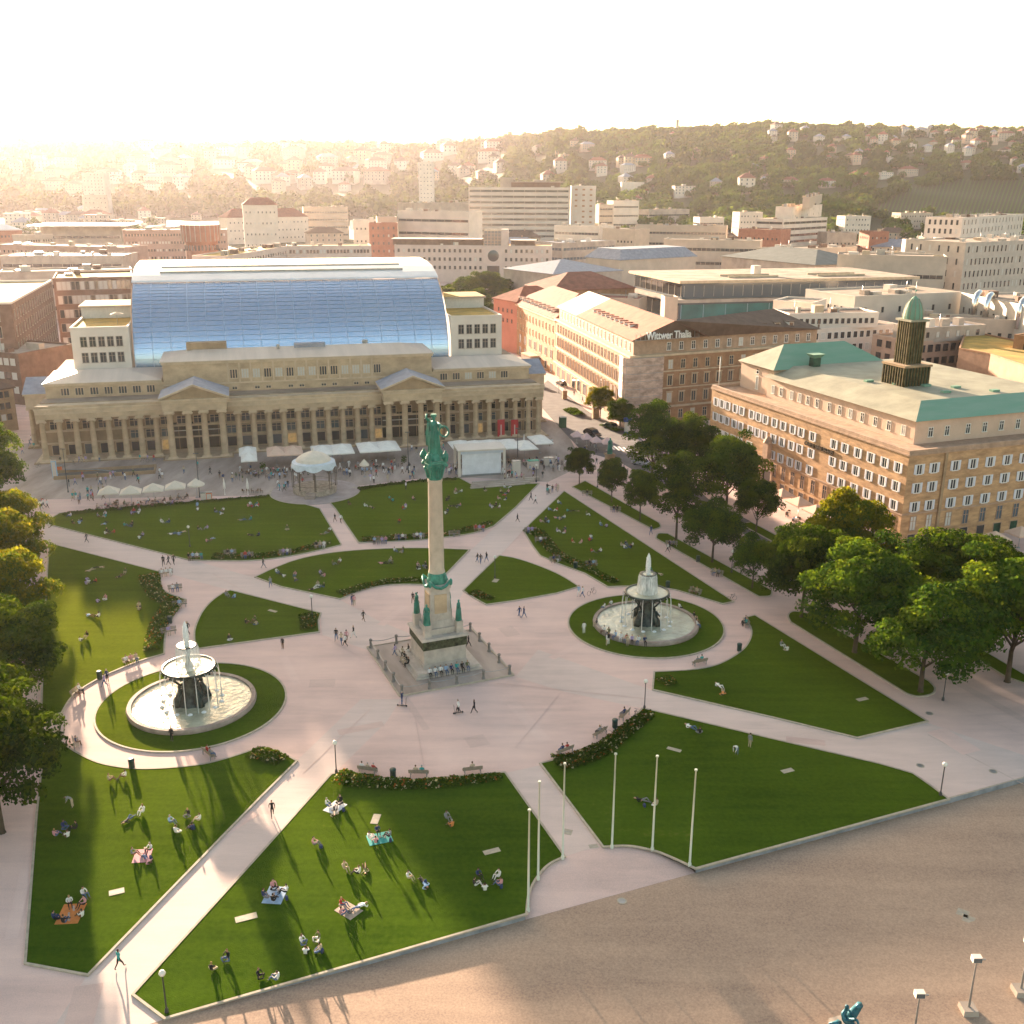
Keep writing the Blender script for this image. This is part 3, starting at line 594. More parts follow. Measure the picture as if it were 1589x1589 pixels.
for k in range(7): mbr.box(.04,-.13,.1+k*.21,.38,-.1,.2+k*.21,m_shut)
shr=mbr.mesh('shutter')
def shwin(p,z,an):
    w=b.win(wmesh(1.15,1.62,'shut'),p.x,p.y,z,an)
    if w: 
        link('shutter',sh,w,(-.6,0,0)); link('shutter',shr,w,(.6,0,0))
    else:
        b.rest.append((sh,*(p+Vector((math.cos(an),math.sin(an),0))*-.6).xy,z,an)); b.rest.append((shr,*(p+Vector((math.cos(an),math.sin(an),0))*.6).xy,z,an))
tsA=[1.9,4.2,6.4,9.2,11.6]+[14.9+2.35*k for k in range(3)]+[22.2,25.2,28.2,31.1,34.3,40.6,44.2,47.6,50.6,54.2-1,57.0]
tsA=[2.0,4.3,6.5,9.3,11.7,15.2,17.6,20.0,23.0,25.8,28.8,31.4,34.8,40.9,43.9,47.3,50.6,54.0,57.2]
for z in(12.2,9.1,5.95):
    for t in tsA:
        if z<6 and 17<t<22: continue
        if z>12 and t==40.9: pass
        shwin(eA*t,z,aA)
for t in(24.2,27.1,30,33,36.2,39.6,42.8,46,49.4,53.4,57): b.win(wmesh(1.25,2.5,'cross',None,m_brickl),*(eA*t).xy,2.7,aA)
for t in(24.2,27.1,30,33,36.2,39.6,42.8,46,49.4,53.4,57): b.win(wmesh(1.7,1.7,'plain',m_glass,m_brickl),*(eA*t).xy,.3,aA,'shop_window')
aB=aA+PI/2; eB=nA
for z in(12.2,9.1,5.95):
    for t in(2.3,5.3,9.6,13.2,16.8,20.4,24,27.6,31.2,35): shwin(eA*LA+eB*t,z,aB)
for t in(2.4,5.6,9.6,13.2,16.8,20.4,24,27.6,31.2,35):
    q=eA*LA+eB*t; b.win(wmesh(1.3,2.4,'cross',m_glassw if t<10 else m_glassb,m_brickl),q.x,q.y,2.75,aB); b.win(wmesh(1.8,1.9,'plain',m_glass if t<18 else m_copperd,m_brickl),q.x,q.y,.2,aB,'shop_window')
mb=MB(); mb.box(7.1,-.3,0,7.6,-.02,HP-.3,m_sandd); mb.obj('downpipe',b.e,eA*LA,aB)
mb=MB()
for t in range(20):
    mb.lathe([(.02,-.13),(.3,-.13),(.34,-.02)],m_brickl,seg=10,M=Matrix.Translation((2.2+t*2.95,0,HP-.85))@Matrix.Rotation(PI/2,4,'X'))
mb.obj('roundel_frieze',b.e,(0,0,0),aA)
mb=MB()
for t in range(12): mb.lathe([(.02,-.13),(.3,-.13),(.34,-.02)],m_brickl,seg=10,M=Matrix.Translation((2.2+t*3.2,0,HP-.85))@Matrix.Rotation(PI/2,4,'X'))
mb.obj('roundel_frieze',b.e,eA*LA,aB)
mb=MB()      # oriel and doorway
mb.box(22.4-1.2,-1.0,5.9,23.6-.8,0,8.9,m_brickl); mb.lathe([(1.0,8.9),(.7,9.5),(.1,10.2)],m_brickl,22,-.4,8); mb.box(19,-.25,0,25,0,.2,m_brickl); mb.box(20.2,-.35,.2,20.6,0,3.6,m_brickl); mb.box(23.4,-.35,.2,23.8,0,3.6,m_brickl); mb.box(19.9,-.6,3.6,24.1,0,4.1,m_brickl); mb.box(20.6,-.05,.2,23.4,0,3.6,m_glass)
mb.obj('oriel_and_doorway',b.e,(0,0,0),aA)
text('CARLS BRAUHAUS',1.05,.1,mat('dark bronze letters',(.03,.018,.005),.7,0),b.e,eA*36.9+Vector((0,0,11.05))-nA*.12,(PI/2,0,aA),'lettering',.95)
# set back upper storey
def loc(x,y,z=0): return eA*x+nA*y+Vector((0,0,z))
up=[loc(12,5.2),loc(54.2,5.2),loc(54.2,46),loc(12,46)]
b.wall(HP,19.6,m_pink,poly=up,name='upper_storey')
for t in(2.2,5.0,8.4,11.0,13.6,16.4,20,23,26,29.2,32.6,36,39.6): b.win(wmesh(1.0,1.6,'cross',m_glassw if RN.random()<.3 else None),*loc(12+t,5.2).xy,16.7,aA)
for t in(3.2,6.6,11,14.6,18.2,21.8,25.4,29): b.win(wmesh(1.0,1.6,'cross'),*loc(54.2,5.2+t).xy,16.7,aB)
mb=MB(); x0,x1,y0,y1=11.4,54.9,4.5,46.5; z0=19.6; i=6.2; h=1.9
vs=[(x0,y0,z0),(x1,y0,z0),(x1,y1,z0),(x0,y1,z0),(x0,y0+i,z0+h),(x1-i,y0+i,z0+h),(x1-i,y1-i,z0+h),(x0,y1-i,z0+h)]
mb.add(vs,[(0,1,5,4),(0,3,2,1)],m_copperp); mb.add(vs,[(1,2,6,5),(2,3,7,6)],m_copper); mb.add([(a,b_,c+(0.0)) for a,b_,c in vs],[(4,5,6,7)],m_copperp)  # street and top faces get the paler, sunlit copper colour
mb.obj('copper_roof',b.e,(0,0,0),aA)
mb=MB()
for k,(x,y) in enumerate(((31,13),(35,16),(38,20),(41,24),(44,19),(46,28))): mb.box(x,y,21.5,x+.9,y+1.6,21.85,m_copper)
mb.obj('roof_lights',b.e,(0,0,0),aA)
tw=[loc(.8,6.2),loc(12.6,6.2),loc(12.6,33),loc(.8,33)]
b.wall(HP,21.0,m_pink,poly=tw,name='tower_block'); b.band(20.7,21.0,.35,m_brickl,poly=tw)
mb=MB(); x0,x1,y0,y1,z0,zr=.2,13.2,5.6,33.6,21.02,25.0; xm=(x0+x1)/2
vs=[(x0,y0,z0),(x1,y0,z0),(x1,y1,z0),(x0,y1,z0),(xm,y0+6.5,zr),(xm,y1-6.5,zr)]
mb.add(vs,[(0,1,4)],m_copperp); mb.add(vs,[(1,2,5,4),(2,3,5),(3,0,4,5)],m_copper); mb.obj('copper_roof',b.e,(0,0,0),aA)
b.win(wmesh(1.0,2.6,'arch',m_glassw),*loc(7.0,6.2).xy,16.2,aA); b.win(wmesh(1.0,.6,'arch'),*loc(7.0,6.2).xy,19.4,aA)
mb=MB(); mb.box(13.0,14,21.4,14.6,15.6,23.2,m_copperd); mb.taper(13.8,14.8,23.2,.7,.7,24,1.3,1.5,m_copper); mb.obj('copper_vent',b.e,(0,0,0),aA)
m_brz=mat('bronze fins',(.15,.125,.06),.4,.25,1,metal=.6)
mb=MB(); mx,my=LA-24.3,19.0
for zz,hw in((21.4,2.7),): mb.box(mx-hw,my-hw,zz,mx+hw,my+hw,24.9,m_copperd)
mb.box(mx-3.1,my-3.1,24.9,mx+3.1,my+3.1,25.3,m_sandd)
for k in range(9):
    for s_ in(-1,1): q=-2.7+k*.67; mb.box(mx+q-.1,my+s_*2.9-.12,21.5,mx+q+.1,my+s_*2.9+.12,24.9,m_brz); mb.box(mx+s_*2.9-.12,my+q-.1,21.5,mx+s_*2.9+.12,my+q+.1,24.9,m_brz)
mb.obj('belfry_base',b.e,(0,0,0),aA)
mb=MB(); mb.box(mx-1.55,my-1.55,25.3,mx+1.55,my+1.55,32.9,m_copperd)
for k in range(6):
    for s_ in(-1,1): q=-1.45+k*.58; mb.box(mx+q-.1,my+s_*1.55-.22,25.3,mx+q+.1,my+s_*1.55+.22,32.9,m_brz); mb.box(mx+s_*1.55-.22,my+q-.1,25.3,mx+s_*1.55+.22,my+q+.11,32.9,m_brz)
mb.box(mx-2.05,my-2.05,32.9,mx+2.05,my+2.05,33.25,m_copperp); mb.obj('belfry_shaft',b.e,(0,0,0),aA)
mb=MB(); mb.lathe([(1.7,33.25),(1.74,33.8),(1.6,34.8),(1.25,35.9),(.67,36.8),(.2,37.2),(.05,37.3)],m_copper,mx,my,14,False); mb.tube([(mx,my,37.2),(mx,my,39.9)],.05,m_steel); mb.lathe([(.05,38.0),(.2,38.2),(.05,38.4)],m_copper,mx,my,8)
for k in range(12): a=2*PI*k/12; mb.tube([(mx+math.cos(a)*r,my+math.sin(a)*r,z) for r,z in((1.76,33.3),(1.78,33.8),(1.64,34.8),(1.29,35.9),(.71,36.8))],.06,m_copperp,4)
mb.obj('copper_dome',b.e,(0,0,0),aA)
mb=MB(); mb.tube([(.9,1,HP),(.9,1,HP+6.5)],.07,m_wfr); mb.obj('roof_mast',b.e,(0,0,0),aA)
b.done()
# ---------- long shop building along the street with corner sign ----------
K0=G(975,664); KF=Vector((13.0,312.7,0)); KG=Vector((1.5,354.4,0)); CH=17.4
dS=(K0-KF).normalized(); K0=KF+dS*((K0-KF).length); aS=math.atan2(dS.y,dS.x)
R1=Vector((33.5,244.8,0)); R2=R1+Vector((math.cos(math.radians(24)),math.sin(math.radians(24)),0))*50
nS=Vector((-dS.y,dS.x,0))
b=B('street_corner_building','ornate sandstone shop building with salmon roof and scaffolded corner along the shopping street',[KF,K0,R1,R2,R2+Vector((-10,24,0)),R1+Vector((8,30,0)),KF+nS*24])
i0=b.p.index(KF) if KF in b.p else 0
b.wall(0,CH,m_ocop,m_flat); b.band(CH-.5,CH,.5,m_sandl); b.band(4.3,4.7,.5,m_sandl,'shop_canopy'); b.band(8.9,9.15,.2,m_sandl,'string_course'); b.band(13.0,13.25,.2,m_sandl,'string_course')
nS_=24
for z,h,st in((13.7,2.3,'cross'),(9.6,2.6,'hood'),(5.3,2.8,'hood')): b.wins(0,[z],23,1.6,h,st,1.2,1.2,None,m_ocop,mix=.05)
b.wins(0,[.4],12,3.6,3.2,'plain',1,1,m_glass,m_sandl,name='shop_window')
b.wins(1,[13.7,9.6,5.3],1,3.2,2.5,'cross',.3,.3,None,m_sandl)
for z,h,st in((13.7,2.2,'cross'),(9.7,2.4,'hood'),(5.5,2.4,'hood'),(1.4,2.2,'cross')): b.wins(2,[z],13,1.35,h,st,3.2,1,None,m_sandl,mix=.25)
atp=b.wall(CH,20.9,m_brickl,inset=.8,name='attic_storey')
b.wins(0,[CH+.7],20,1.0,1.9,'cross',1,1,inset=.8,fr=m_wfr); b.wins(2,[CH+.7],13,1.2,1.9,'cross',3,1,inset=.8,fr=m_wfr,mix=.3)
# roof by hand: street range and right range
def slab(mb,p,q,inw,z0,z1,run,m,eave=.4):
    p=Vector(p);q=Vector(q);inw=Vector(inw)
    a=p-inw*eave;b_=q-inw*eave;c=q+inw*run;d=p+inw*run
    vs=[(a.x,a.y,z0),(b_.x,b_.y,z0),(c.x,c.y,z1),(d.x,d.y,z1)]; mb.add(vs,[(0,1,2,3)],m); vs2=[(x,y,z-.3) for x,y,z in vs]; mb.add(vs2,[(3,2,1,0)],m); return vs
l=b.l; mb=MB(); ridge=25.6
P0=l[0];P1=l[0]+dS*22;P2=l[0]+dS*(K0-KF).length
mA=P2+nS*10.5
mb.add([(P0.x,P0.y,20.9),(P1.x,P1.y,20.9),(P1+nS*10).to_tuple()[:2]+(25.4,),(P0+nS*10).to_tuple()[:2]+(25.4,)],[(0,1,2,3)],mat('pale metal street roof',(.62,.50,.44),.5,.05,.2,metal=.2))  # far part of the street roof in its own pale metal
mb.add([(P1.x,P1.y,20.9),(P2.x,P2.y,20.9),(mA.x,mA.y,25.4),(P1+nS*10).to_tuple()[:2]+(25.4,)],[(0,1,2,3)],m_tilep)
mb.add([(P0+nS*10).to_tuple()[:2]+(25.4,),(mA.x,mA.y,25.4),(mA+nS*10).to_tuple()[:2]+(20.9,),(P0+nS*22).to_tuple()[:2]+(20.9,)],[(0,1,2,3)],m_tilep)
mb.add([(P0.x,P0.y,20.9),(P0+nS*10).to_tuple()[:2]+(25.4,),(P0+nS*22).to_tuple()[:2]+(20.9,)],[(0,1,2)],m_brickl)
Q1=l[2];Q2=l[3]; dR_=(Q2-Q1).normalized(); nR=Vector((-dR_.y,dR_.x,0)); mB=Q2+nR*10-dR_*8
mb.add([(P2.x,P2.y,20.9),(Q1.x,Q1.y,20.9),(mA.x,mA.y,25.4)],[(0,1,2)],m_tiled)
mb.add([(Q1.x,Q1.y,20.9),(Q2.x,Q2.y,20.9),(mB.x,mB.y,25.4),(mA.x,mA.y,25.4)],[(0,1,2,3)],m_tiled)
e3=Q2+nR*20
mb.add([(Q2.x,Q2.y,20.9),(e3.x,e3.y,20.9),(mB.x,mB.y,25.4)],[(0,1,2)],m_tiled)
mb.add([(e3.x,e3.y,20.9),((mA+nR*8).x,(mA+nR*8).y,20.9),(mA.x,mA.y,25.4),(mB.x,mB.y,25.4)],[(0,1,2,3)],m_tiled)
mb.obj('roof',b.e)
def dormer(par,p,an,w=1.3,h=1.5,m=m_tiled,dp=2.2):
    mb=MB(); mb.box(-w/2,0,0,w/2,dp,h,m_wfr); mb.box(-w/2+.15,-.03,.2,w/2-.15,0,h-.15,m_glass); mb.box(-w/2-.15,-.25,h,w/2+.15,dp,h+.18,m); return mb.obj('dormer',par,p,an)
for k in range(7):
    q=Q1+dR_*(15+k*4.3)+nR*.8; dormer(b.e,(q.x,q.y,21.2),math.atan2(dR_.y,dR_.x),1.5,1.9,m_tiled,4.5)
for k in range(9):
    q=P1+dS*(6+k*3.9)+nS*3.4; dormer(b.e,(q.x,q.y,22.2),aS,1.2,.9,m_tilep)
mid=(P2+Q1)/2; ac=math.atan2((Q1-P2).y,(Q1-P2).x)
mb=MB(); mb.box(-.4,-.1,20.9,.4,.1,21.1,m_steel)
for k in range(15): mb.box(-9+k*1.25,-.05,21.0,-8.9+k*1.25,.05,22.6,m_steel)
mb.box(-9.2,-.06,21.0,8.8,.06,21.12,m_steel)
sa_=G(1003,520,21.2);sb_=G(1092,516,21.2); sd_=(sb_-sa_).normalized(); sgn=empty('roof_letter_sign',b.o+Q1+dR_*3.4-nR*1.0,math.atan2(dR_.y,dR_.x),'large white roof letters above the scaffolded corner of the shop building','sign')
mb.obj('sign_frame',sgn); text('Wittwer Thalia',2.5,.12,mat('white sign letters',(.8,.78,.75),.5,0),sgn,(0,-.2,21.2),(PI/2,0,0),'lettering',.80)
b.done()
# scaffold sheeting
sc=empty('scaffold_sheeting',b.o+P2,0,'pale translucent sheeting over scaffold on the rounded corner of the sandstone shop building','scaffold')
m_net=mat('white scaffold netting',(.60,.43,.34),.85,.2,.5,stretch=(1,1,2.2),alpha=.86)
mb=MB(); pts=[-dS*5.5+dS.cross(Vector((0,0,1)))*1.1, Vector((0,0,0))+ (dS.cross(Vector((0,0,1)))-dR_+dS).normalized()*1.6, (Q1-P2)+(-nR)*1.2, (Q1-P2)+dR_*2.4-nR*1.1]
cp=catmull(pts,4); n=len(cp)
for j in range(9):
    z0,z1=.3+j*1.85,.3+(j+1)*1.85-.08; mb.add([(p.x,p.y,z0) for p in cp]+[(p.x,p.y,z1) for p in cp],[(i,i+1,n+i+1,n+i) for i in range(n-1)],m_net)
mb.obj('netting',sc); mb=MB()
for j in range(10):
    z=.25+j*1.85; mb.tube([(p.x*.97,p.y*.97,z) for p in cp],.07,m_steel,4)
for p in cp[::2]: mb.tube([(p.x*.97,p.y*.97,0),(p.x*.97,p.y*.97,17)],.05,m_steel,4)
mb.obj('scaffold_tubes',sc)
# far range of the same street
b=B('street_range','ochre street range with red brown roof and row of dormers beyond the long shop building',[KG+ (KG-KF).normalized()*6,KF-dS*.3,KF-dS*.3+nS*22,KG+(KG-KF).normalized()*6+nS*22])
b.wall(0,17.0,m_ocop,m_flat); b.band(16.5,17.0,.4,m_sandl)
b.wins(0,[12.9,8.8],13,1.2,2.1,'cross',1,1,None,m_sandl); b.wins(0,[.6,4.8],8,2.2,2.6,'plain',1,1,None,m_conc,name='shop_window'); b.wins(3,[12.9,8.8,4.6],4,1.2,2.1)
hiproof(b,17.0,6.5,m_tile)
d,L,an=edge(b.l[0],b.l[1]); nn=Vector((-d.y,d.x,0))
for k in range(9): q=b.l[0]+d*(4+k*4.6)+nn*1.2; dormer(b.e,(q.x,q.y,17.6),an,1.5,1.6,m_tile,2.5)
b.done()
sa=G(766,452,20); sb=G(803,458,20)
b=B('salmon_gable_building','salmon pink rendered building with pale red hip roof behind the trees at the street bend',[sa,sb,sb+Vector((6,20,0)),sa+Vector((6,20,0))])
b.wall(0,17.5,mat('salmon render',(.50,.20,.14),.9,.06,.2)); b.wins(0,[13.6,10.2],4,.9,1.3,'plain',2,2,fr=m_tilep); hiproof(b,17.5,4.5,m_tilep); b.done()
# ---------- wooded hills: one mass of crowns nobody could count ----------
def ico(sub):
    bm=bmesh.new(); bmesh.ops.create_icosphere(bm,subdivisions=sub,radius=1); V=np.array([v.co[:] for v in bm.verts]); F=np.array([[v.index for v in f.verts] for f in bm.faces]); bm.free(); return V,F
def puff(seed,n):
    g=np.random.default_rng(seed); d=g.normal(size=(n,3)); d/=np.linalg.norm(d,axis=1)[:,None]; d[:,2]=np.where(d[:,2]<-.2,-d[:,2],d[:,2]); p=d*g.uniform(.6,1.0,(n,1)); nr=d+g.normal(0,.4,(n,3)); nr/=np.linalg.norm(nr,axis=1)[:,None]
    a=np.cross(nr,g.normal(size=(n,3))); a/=np.linalg.norm(a,axis=1)[:,None]; b=np.cross(nr,a); s=g.uniform(.2,.38,(n,1))
    return np.stack([p-a*s,p+b*s*.8,p+a*s,p-b*s*.8],1).reshape(-1,3),np.arange(4*n).reshape(-1,4)
VINE=[(1385,300),(1345,330),(1420,338),(1500,345),(1640,352),(1640,282),(1560,276),(1500,278),(1440,285)]
def inpoly(x,y,P):
    c=False
    for i in range(len(P)):
        (x1,y1),(x2,y2)=P[i-1],P[i]
        if (y1>y)!=(y2>y) and x<(x2-x1)*(y-y1)/(y2-y1)+x1: c=not c
    return c
HOUSES=[]   # filled by 25_city
def forest(n,ymin,seed,sub,name,xr=(-60,1650),smin=5,smax=9,label='wooded hillside of dense tree crowns behind the city'):
    g=random.Random(seed); gn=np.random.default_rng(seed); tv,tf=puff(seed,sub); Vs=[];Fs=[];Ms=[];o=0; hp=[(h[0],h[1],h[2]) for h in HOUSES]
    k=0; tries=0
    while k<n and tries<n*6:
        tries+=1; x=g.uniform(*xr); c=ip(CRST,x); f=ip(FOOT,x)
        t=g.random()**ymin; Y=f+(c*1.03-f)*t; X=(x-794.5)/1674*Y; z=zt(X,Y)
        px,py=PJ((X,Y,z+5))
        if inpoly(px,py,VINE): continue
        r=g.uniform(smin,smax)*(1 if g.random()<.9 else 1.5)
        if any(abs(px-a)<w_*1.15 and -3<py-b_<w_*.75+8 for a,b_,w_ in hp): continue
        if noise.noise(Vector((X/120,Y/120,1)))<-.32 and g.random()<.85: continue
        V=tv*(1+gn.uniform(-.08,.08,(len(tv),1)))*np.array([r,r,r*g.uniform(.8,1.35)])+np.array([X,Y,z+r*.55]); Vs.append(V); Fs.append(tf+o); o+=len(tv)
        m=0 if noise.noise(Vector((X/90,Y/90,7)))>.0 else 1
        if g.random()<.14: m=2
        Ms.append(np.where(gn.random(len(tf))<.8,m,gn.integers(0,3,len(tf)))); k+=1
    link(name,npmesh(name,np.concatenate(Vs),np.concatenate(Fs),m_far,np.concatenate(Ms)),kind='stuff',label=label)
# ---------- the town behind ----------
def blk(label,l,r,h,depth,floors=4,wall=None,roof=None,style='win',nw=None,side=None,cat='building',group=None,Y=None,par=.5,wh=1.6,ww=1.3,glass=None,fr=None,rise=0,mix=.15,name='office_building',sten=4,z0=-.5,sidew=None,first=2.0,mull=2.6):
    """front top corners given as picture points on roof height h (or at depth Y); depth goes away from the viewer"""
    if Y: a=R(l[0],l[1],Y); h=a.z; c=plane_hit(r[0],r[1],Vector((0,0,h)),Vector((0,0,1))) if r[1]>292 else R(r[0],r[1],Y)
    else: a=G(l[0],l[1],h); c=G(r[0],r[1],h)
    a=Vector((a.x,a.y,0)); c=Vector((c.x,c.y,0)); e=(c-a).normalized(); n=Vector((-e.y,e.x,0)); b=B(name,label,[a,c,c+n*depth,a+n*depth],cat,0.0,group)
    wall=wall or m_render; roof=roof or m_flat; H=h-z0; b.wall(z0,h,wall,roof); fh=(h-first)/floors; i=b.p.index(min(b.p,key=lambda q:(q-a).length)); L=(c-a).length
    if par: b.parapet(h,par,wall)
    zs=[first+fh*(k+.25) for k in range(floors)]; zs.reverse(); n_=nw or max(2,int(L/3.1)); vis=3 if a.x>0 else 1
    sd=[3] if a.x>15 else [1] if c.x<-60 else [1] if c.x<0 else []
    if side is not None: sd=side
    if style=='win':
        b.wins(i,zs,n_,ww,min(wh,fh*.6),'plain',1,1,glass,fr or wall,mix=mix)
        for s_ in sd: b.wins((i+s_)%4,zs,sidew or max(2,int(depth/3.6)),ww,min(wh,fh*.6),'plain',1.2,1.2,glass,fr or wall,mix=mix)
    elif style=='band':
        b.bands(i,zs,min(wh,fh*.55),glass=glass,fr=fr or m_conc,mull=mull)
        for s_ in sd: b.bands((i+s_)%4,zs,min(wh,fh*.55),glass=glass,fr=fr or m_conc,mull=mull)
    if rise: 
        dd,LL,an=edge(b.l[i],b.l[(i+1)%4]); mb=MB(); mb.hip(0,0,LL,depth,h,rise,roof,None,None,.5); mb.obj('roof',b.e,tuple(b.l[i]),an)
    elif L>14:
        mb=MB(); g=random.Random(int(L*10)); dd,LL,an=edge(b.l[i],b.l[(i+1)%4])
        for k in range(max(2,int(L/6.5))):
            x=g.uniform(1,LL-5); y=g.uniform(2,max(3,depth-5)); w=g.uniform(.8,4.5); mb.box(x,y,h,x+w,y+g.uniform(1.0,3.5),h+g.uniform(.5,2.4),g.choice([m_renderw,m_conc,m_steel,m_brownb,m_sandl]))
            if k%3==0: mb.tube([(x-1,y,h),(x-1,y,h+g.uniform(2,4.5))],.08,m_steel,4)
        o=mb.obj('rooftop_plant',b.e,tuple(b.l[i]),an); o['kind']='stuff'
    return b.done()
def G2(x,y,h): return G(x,y,h)
# bank with round window
b=blk('long pale office building with a big round window behind the glass hall',(612,381),(856,383),21,22,3,mat('pale pink stone cladding',(.55,.45,.39),.85,.05,.3),m_green,side=[],nw=0 or 30,fr=m_conc,name='round_window_building',wh=2.0,ww=1.5,first=6.5)
d,L,an=edge(b.l[0],b.l[1]); q=b.l[0]+d*(L*(766-612)/244)
mb=MB(); mb.box(-6.4,-.35,1,6.4,-.1,20.5,MATS['pale pink stone cladding']); mb.lathe([(.01,-.45),(3.1,-.45),(3.3,-.36)],m_glass,seg=28,M=Matrix.Translation((0,0,15.6))@Matrix.Rotation(PI/2,4,'X')@Matrix.Scale(-1,4,Vector((0,0,1)))); mb.box(-3.6,-.45,3,3.6,-.36,9.8,m_glass); mb.obj('round_window_bay',b.e,q,an)
mb=MB(); mb.box(-5.5,1,21,4.5,9,30,m_glassb)
for k in range(6): mb.box(-5.6+k*2,.8,21,-5.3+k*2,1,30.2,m_conc)
for k in range(5): mb.box(-5.6,.8,22.5+k*1.8,4.6,.98,22.8+k*1.8,m_conc)
mb.box(4.6,.6,21,8.6,9.4,30.6,MATS['pale pink stone cladding']); mb.obj('roof_lantern',b.e,q,an)
mb=MB(); mb.box(-60,4,21,-7,16,24.4,m_brownb); mb.box(-61,3,24.4,-7,17,24.8,m_conc); mb.box(10,4,21,24,16,24.0,m_brownb); mb.box(9.5,3,24,25,17,24.4,m_conc); mb.obj('setback_storey',b.e,q,an)
pp=MATS['pale pink stone cladding']
blk('angled pale office wing with dark setback floor left of the red brick tower',(445,383),(576,382),21,20,3,pp,m_green,nw=24,first=6,side=[],fr=m_conc,wh=2,ww=1.5)
blk('receding pale office wing with small square windows behind the vault crest',(352,399),(445,383),21,18,3,pp,m_green,nw=22,first=6,side=[],fr=m_conc)
mr=mat('red ribbed brick',(.33,.15,.10),.85,.1,.5)
blk('square red brick tower with open pale lower floors beside the round window building',(572,347),(617,347),31,12,6,mr,m_flat,nw=5,side=[],wh=1.8)
b=B('round_brick_tower','round red ribbed brick drum on a narrower base behind the glass hall',rect(R(285,345,600),0,14,14),z0=0)
mb=MB(); c_=(7,7); mb.lathe([(9,0),(9,24)],mr,*c_,24); mb.lathe([(10.8,24),(10.8,33)],mr,*c_,24)
for k in range(24): a=2*PI*k/24; mb.box(c_[0]+math.cos(a)*10.9-.2,c_[1]+math.sin(a)*10.9-.2,24,c_[0]+math.cos(a)*10.9+.2,c_[1]+math.sin(a)*10.9+.2,33,m_conc)
mb.obj('drum',b.e); mb=MB()
for k in range(16): a=PI+PI*k/15; mb.box(c_[0]+math.cos(a)*9.05-.5,c_[1]+math.sin(a)*9.05-.1,19,c_[0]+math.cos(a)*9.05+.5,c_[1]+math.sin(a)*9.05+.1,22,m_glass)
mb.obj('window_band',b.e)
# slab tower
sl_=blk('ten storey slab block with long rows of windows and dark roof edge',(727,291),(884,291),0,26,10,mat('bleached concrete panels',(.56,.50,.44),.85,.07,.1),m_conc,style='band',Y=960,side=[],wh=1.7,first=4,mull=9.4,fr=m_renderw,name='slab_tower')
d,L,an=edge(sl_.l[0],sl_.l[1]); hh=R(727,291,960).z
mb=MB(); mb.box(28,4,hh,40,16,hh+9,m_conc); mb.box(38,3,hh,82,18,hh+4.6,m_brownb); mb.box(37,2,hh+4.6,84,19,hh+5.4,m_conc); mb.box(58,5,hh+5.4,68,12,hh+7,m_conc); mb.obj('rooftop_storey',sl_.e,(0,0,0),an)
blk('pale service tower with brown stripes joined right of the slab block',(887,289),(925,289),0,20,11,MATS['bleached concrete panels'],m_conc,Y=975,nw=3,side=[],ww=2.6,glass=m_ocop,name='service_tower')
WT=dict(side=[])
blk('long white office with three dark window bands left of the slab block',(617,328),(728,330),0,20,4,m_renderw,m_flat,'band',Y=760,side=[],mull=6)
blk('grey and white office wing with brown window row behind the white bands',(640,316),(727,315),0,20,3,m_conc,m_flat,'win',Y=900,side=[],nw=14)
blk('slender hazy apartment tower far behind the slab block',(649,252),(672,252),0,22,14,m_renderw,m_flat,Y=1700,nw=4,side=[],name='apartment_tower')
blk('pale hazy apartment tower far away at the left',(126,268),(160,268),0,25,14,m_renderw,m_flat,Y=1750,nw=6,side=[],name='apartment_tower')
blk('low wing beside the hazy apartment tower at the left',(128,303),(166,303),0,20,5,m_render,m_flat,Y=1650,nw=6,side=[])
blk('brown office building with long window rows left of the glass hall',(190,358),(352,357),26,24,5,mat('mauve brown cladding',(.36,.25,.20),.85,.08,.3),m_roofs,'win',nw=34,side=[],mix=.3)
b=blk('low museum with a wide flat overhanging roof in the hazy left',(62,352),(186,352),24,40,2,m_conc,m_zinc,'band',side=[],mull=4,name='museum',par=0)
mb=MB(); q=offset(b.l,7); mb.prism([(p.x,p.y) for p in q],24.3,25.3,m_zinc); mb.obj('overhanging_roof',b.e)
blk('red brick gabled hall at the far left edge',(-20,358),(34,357),22,26,3,mr,m_zinc,nw=9,side=[],rise=5)
blk('cream arcaded building left of the museum',(40,366),(82,364),20,14,3,m_render,m_flat,nw=10,side=[])
b=blk('white palace like building with red hipped roof and dormers in the hazy distance',(352,338),(478,336),24,20,3,m_renderw,m_tile,nw=20,side=[],rise=8,par=0)
blk('white office block at the foot of the hazy hill',(376,318),(430,318),0,14,4,m_renderw,m_tile,Y=900,nw=8,side=[],rise=6,par=0)
# left edge complex
brn=m_brownb; 
a=G(17,472,25); c=G(80,437,25); q0=Vector((a.x,a.y,0)); q1=Vector((c.x,c.y,0)); e=(q1-q0).normalized(); n=Vector((-e.y,e.x,0))
b=B('brown_office_building','brown louvred office building with planted roof at the left edge',[q0-n*0,q1,q1+n*40,q0+n*40]); b.wall(-.5,25,brn,m_green); b.parapet(25,.6,m_renderw)
b.wins(0,[20.6,16.2,11.8,7.4],17,1.0,2.8,'plain',1,1,fr=m_conc,glass=m_glassb); b.wins(3,[20.6,16.2,11.8,7.4,3],6,2.2,3.0,'plain',1,1,fr=m_conc,mix=.5); b.wins(0,[2.2],8,3.2,3.4,'plain',1,1,fr=m_conc); b.done()
blk('brown courtyard office front with white blinds between the louvred building and the white block',(82,434),(206,431),25,26,5,brn,m_green,nw=16,side=[],mix=.55,ww=1.8,wh=2.8,fr=m_conc)
a=G(0,600,9); blk('low brown building with white canopy at the left edge',(-60,545),(28,552),13,20,3,brn,m_conc,nw=8,side=[],mix=.6,ww=2,wh=2)
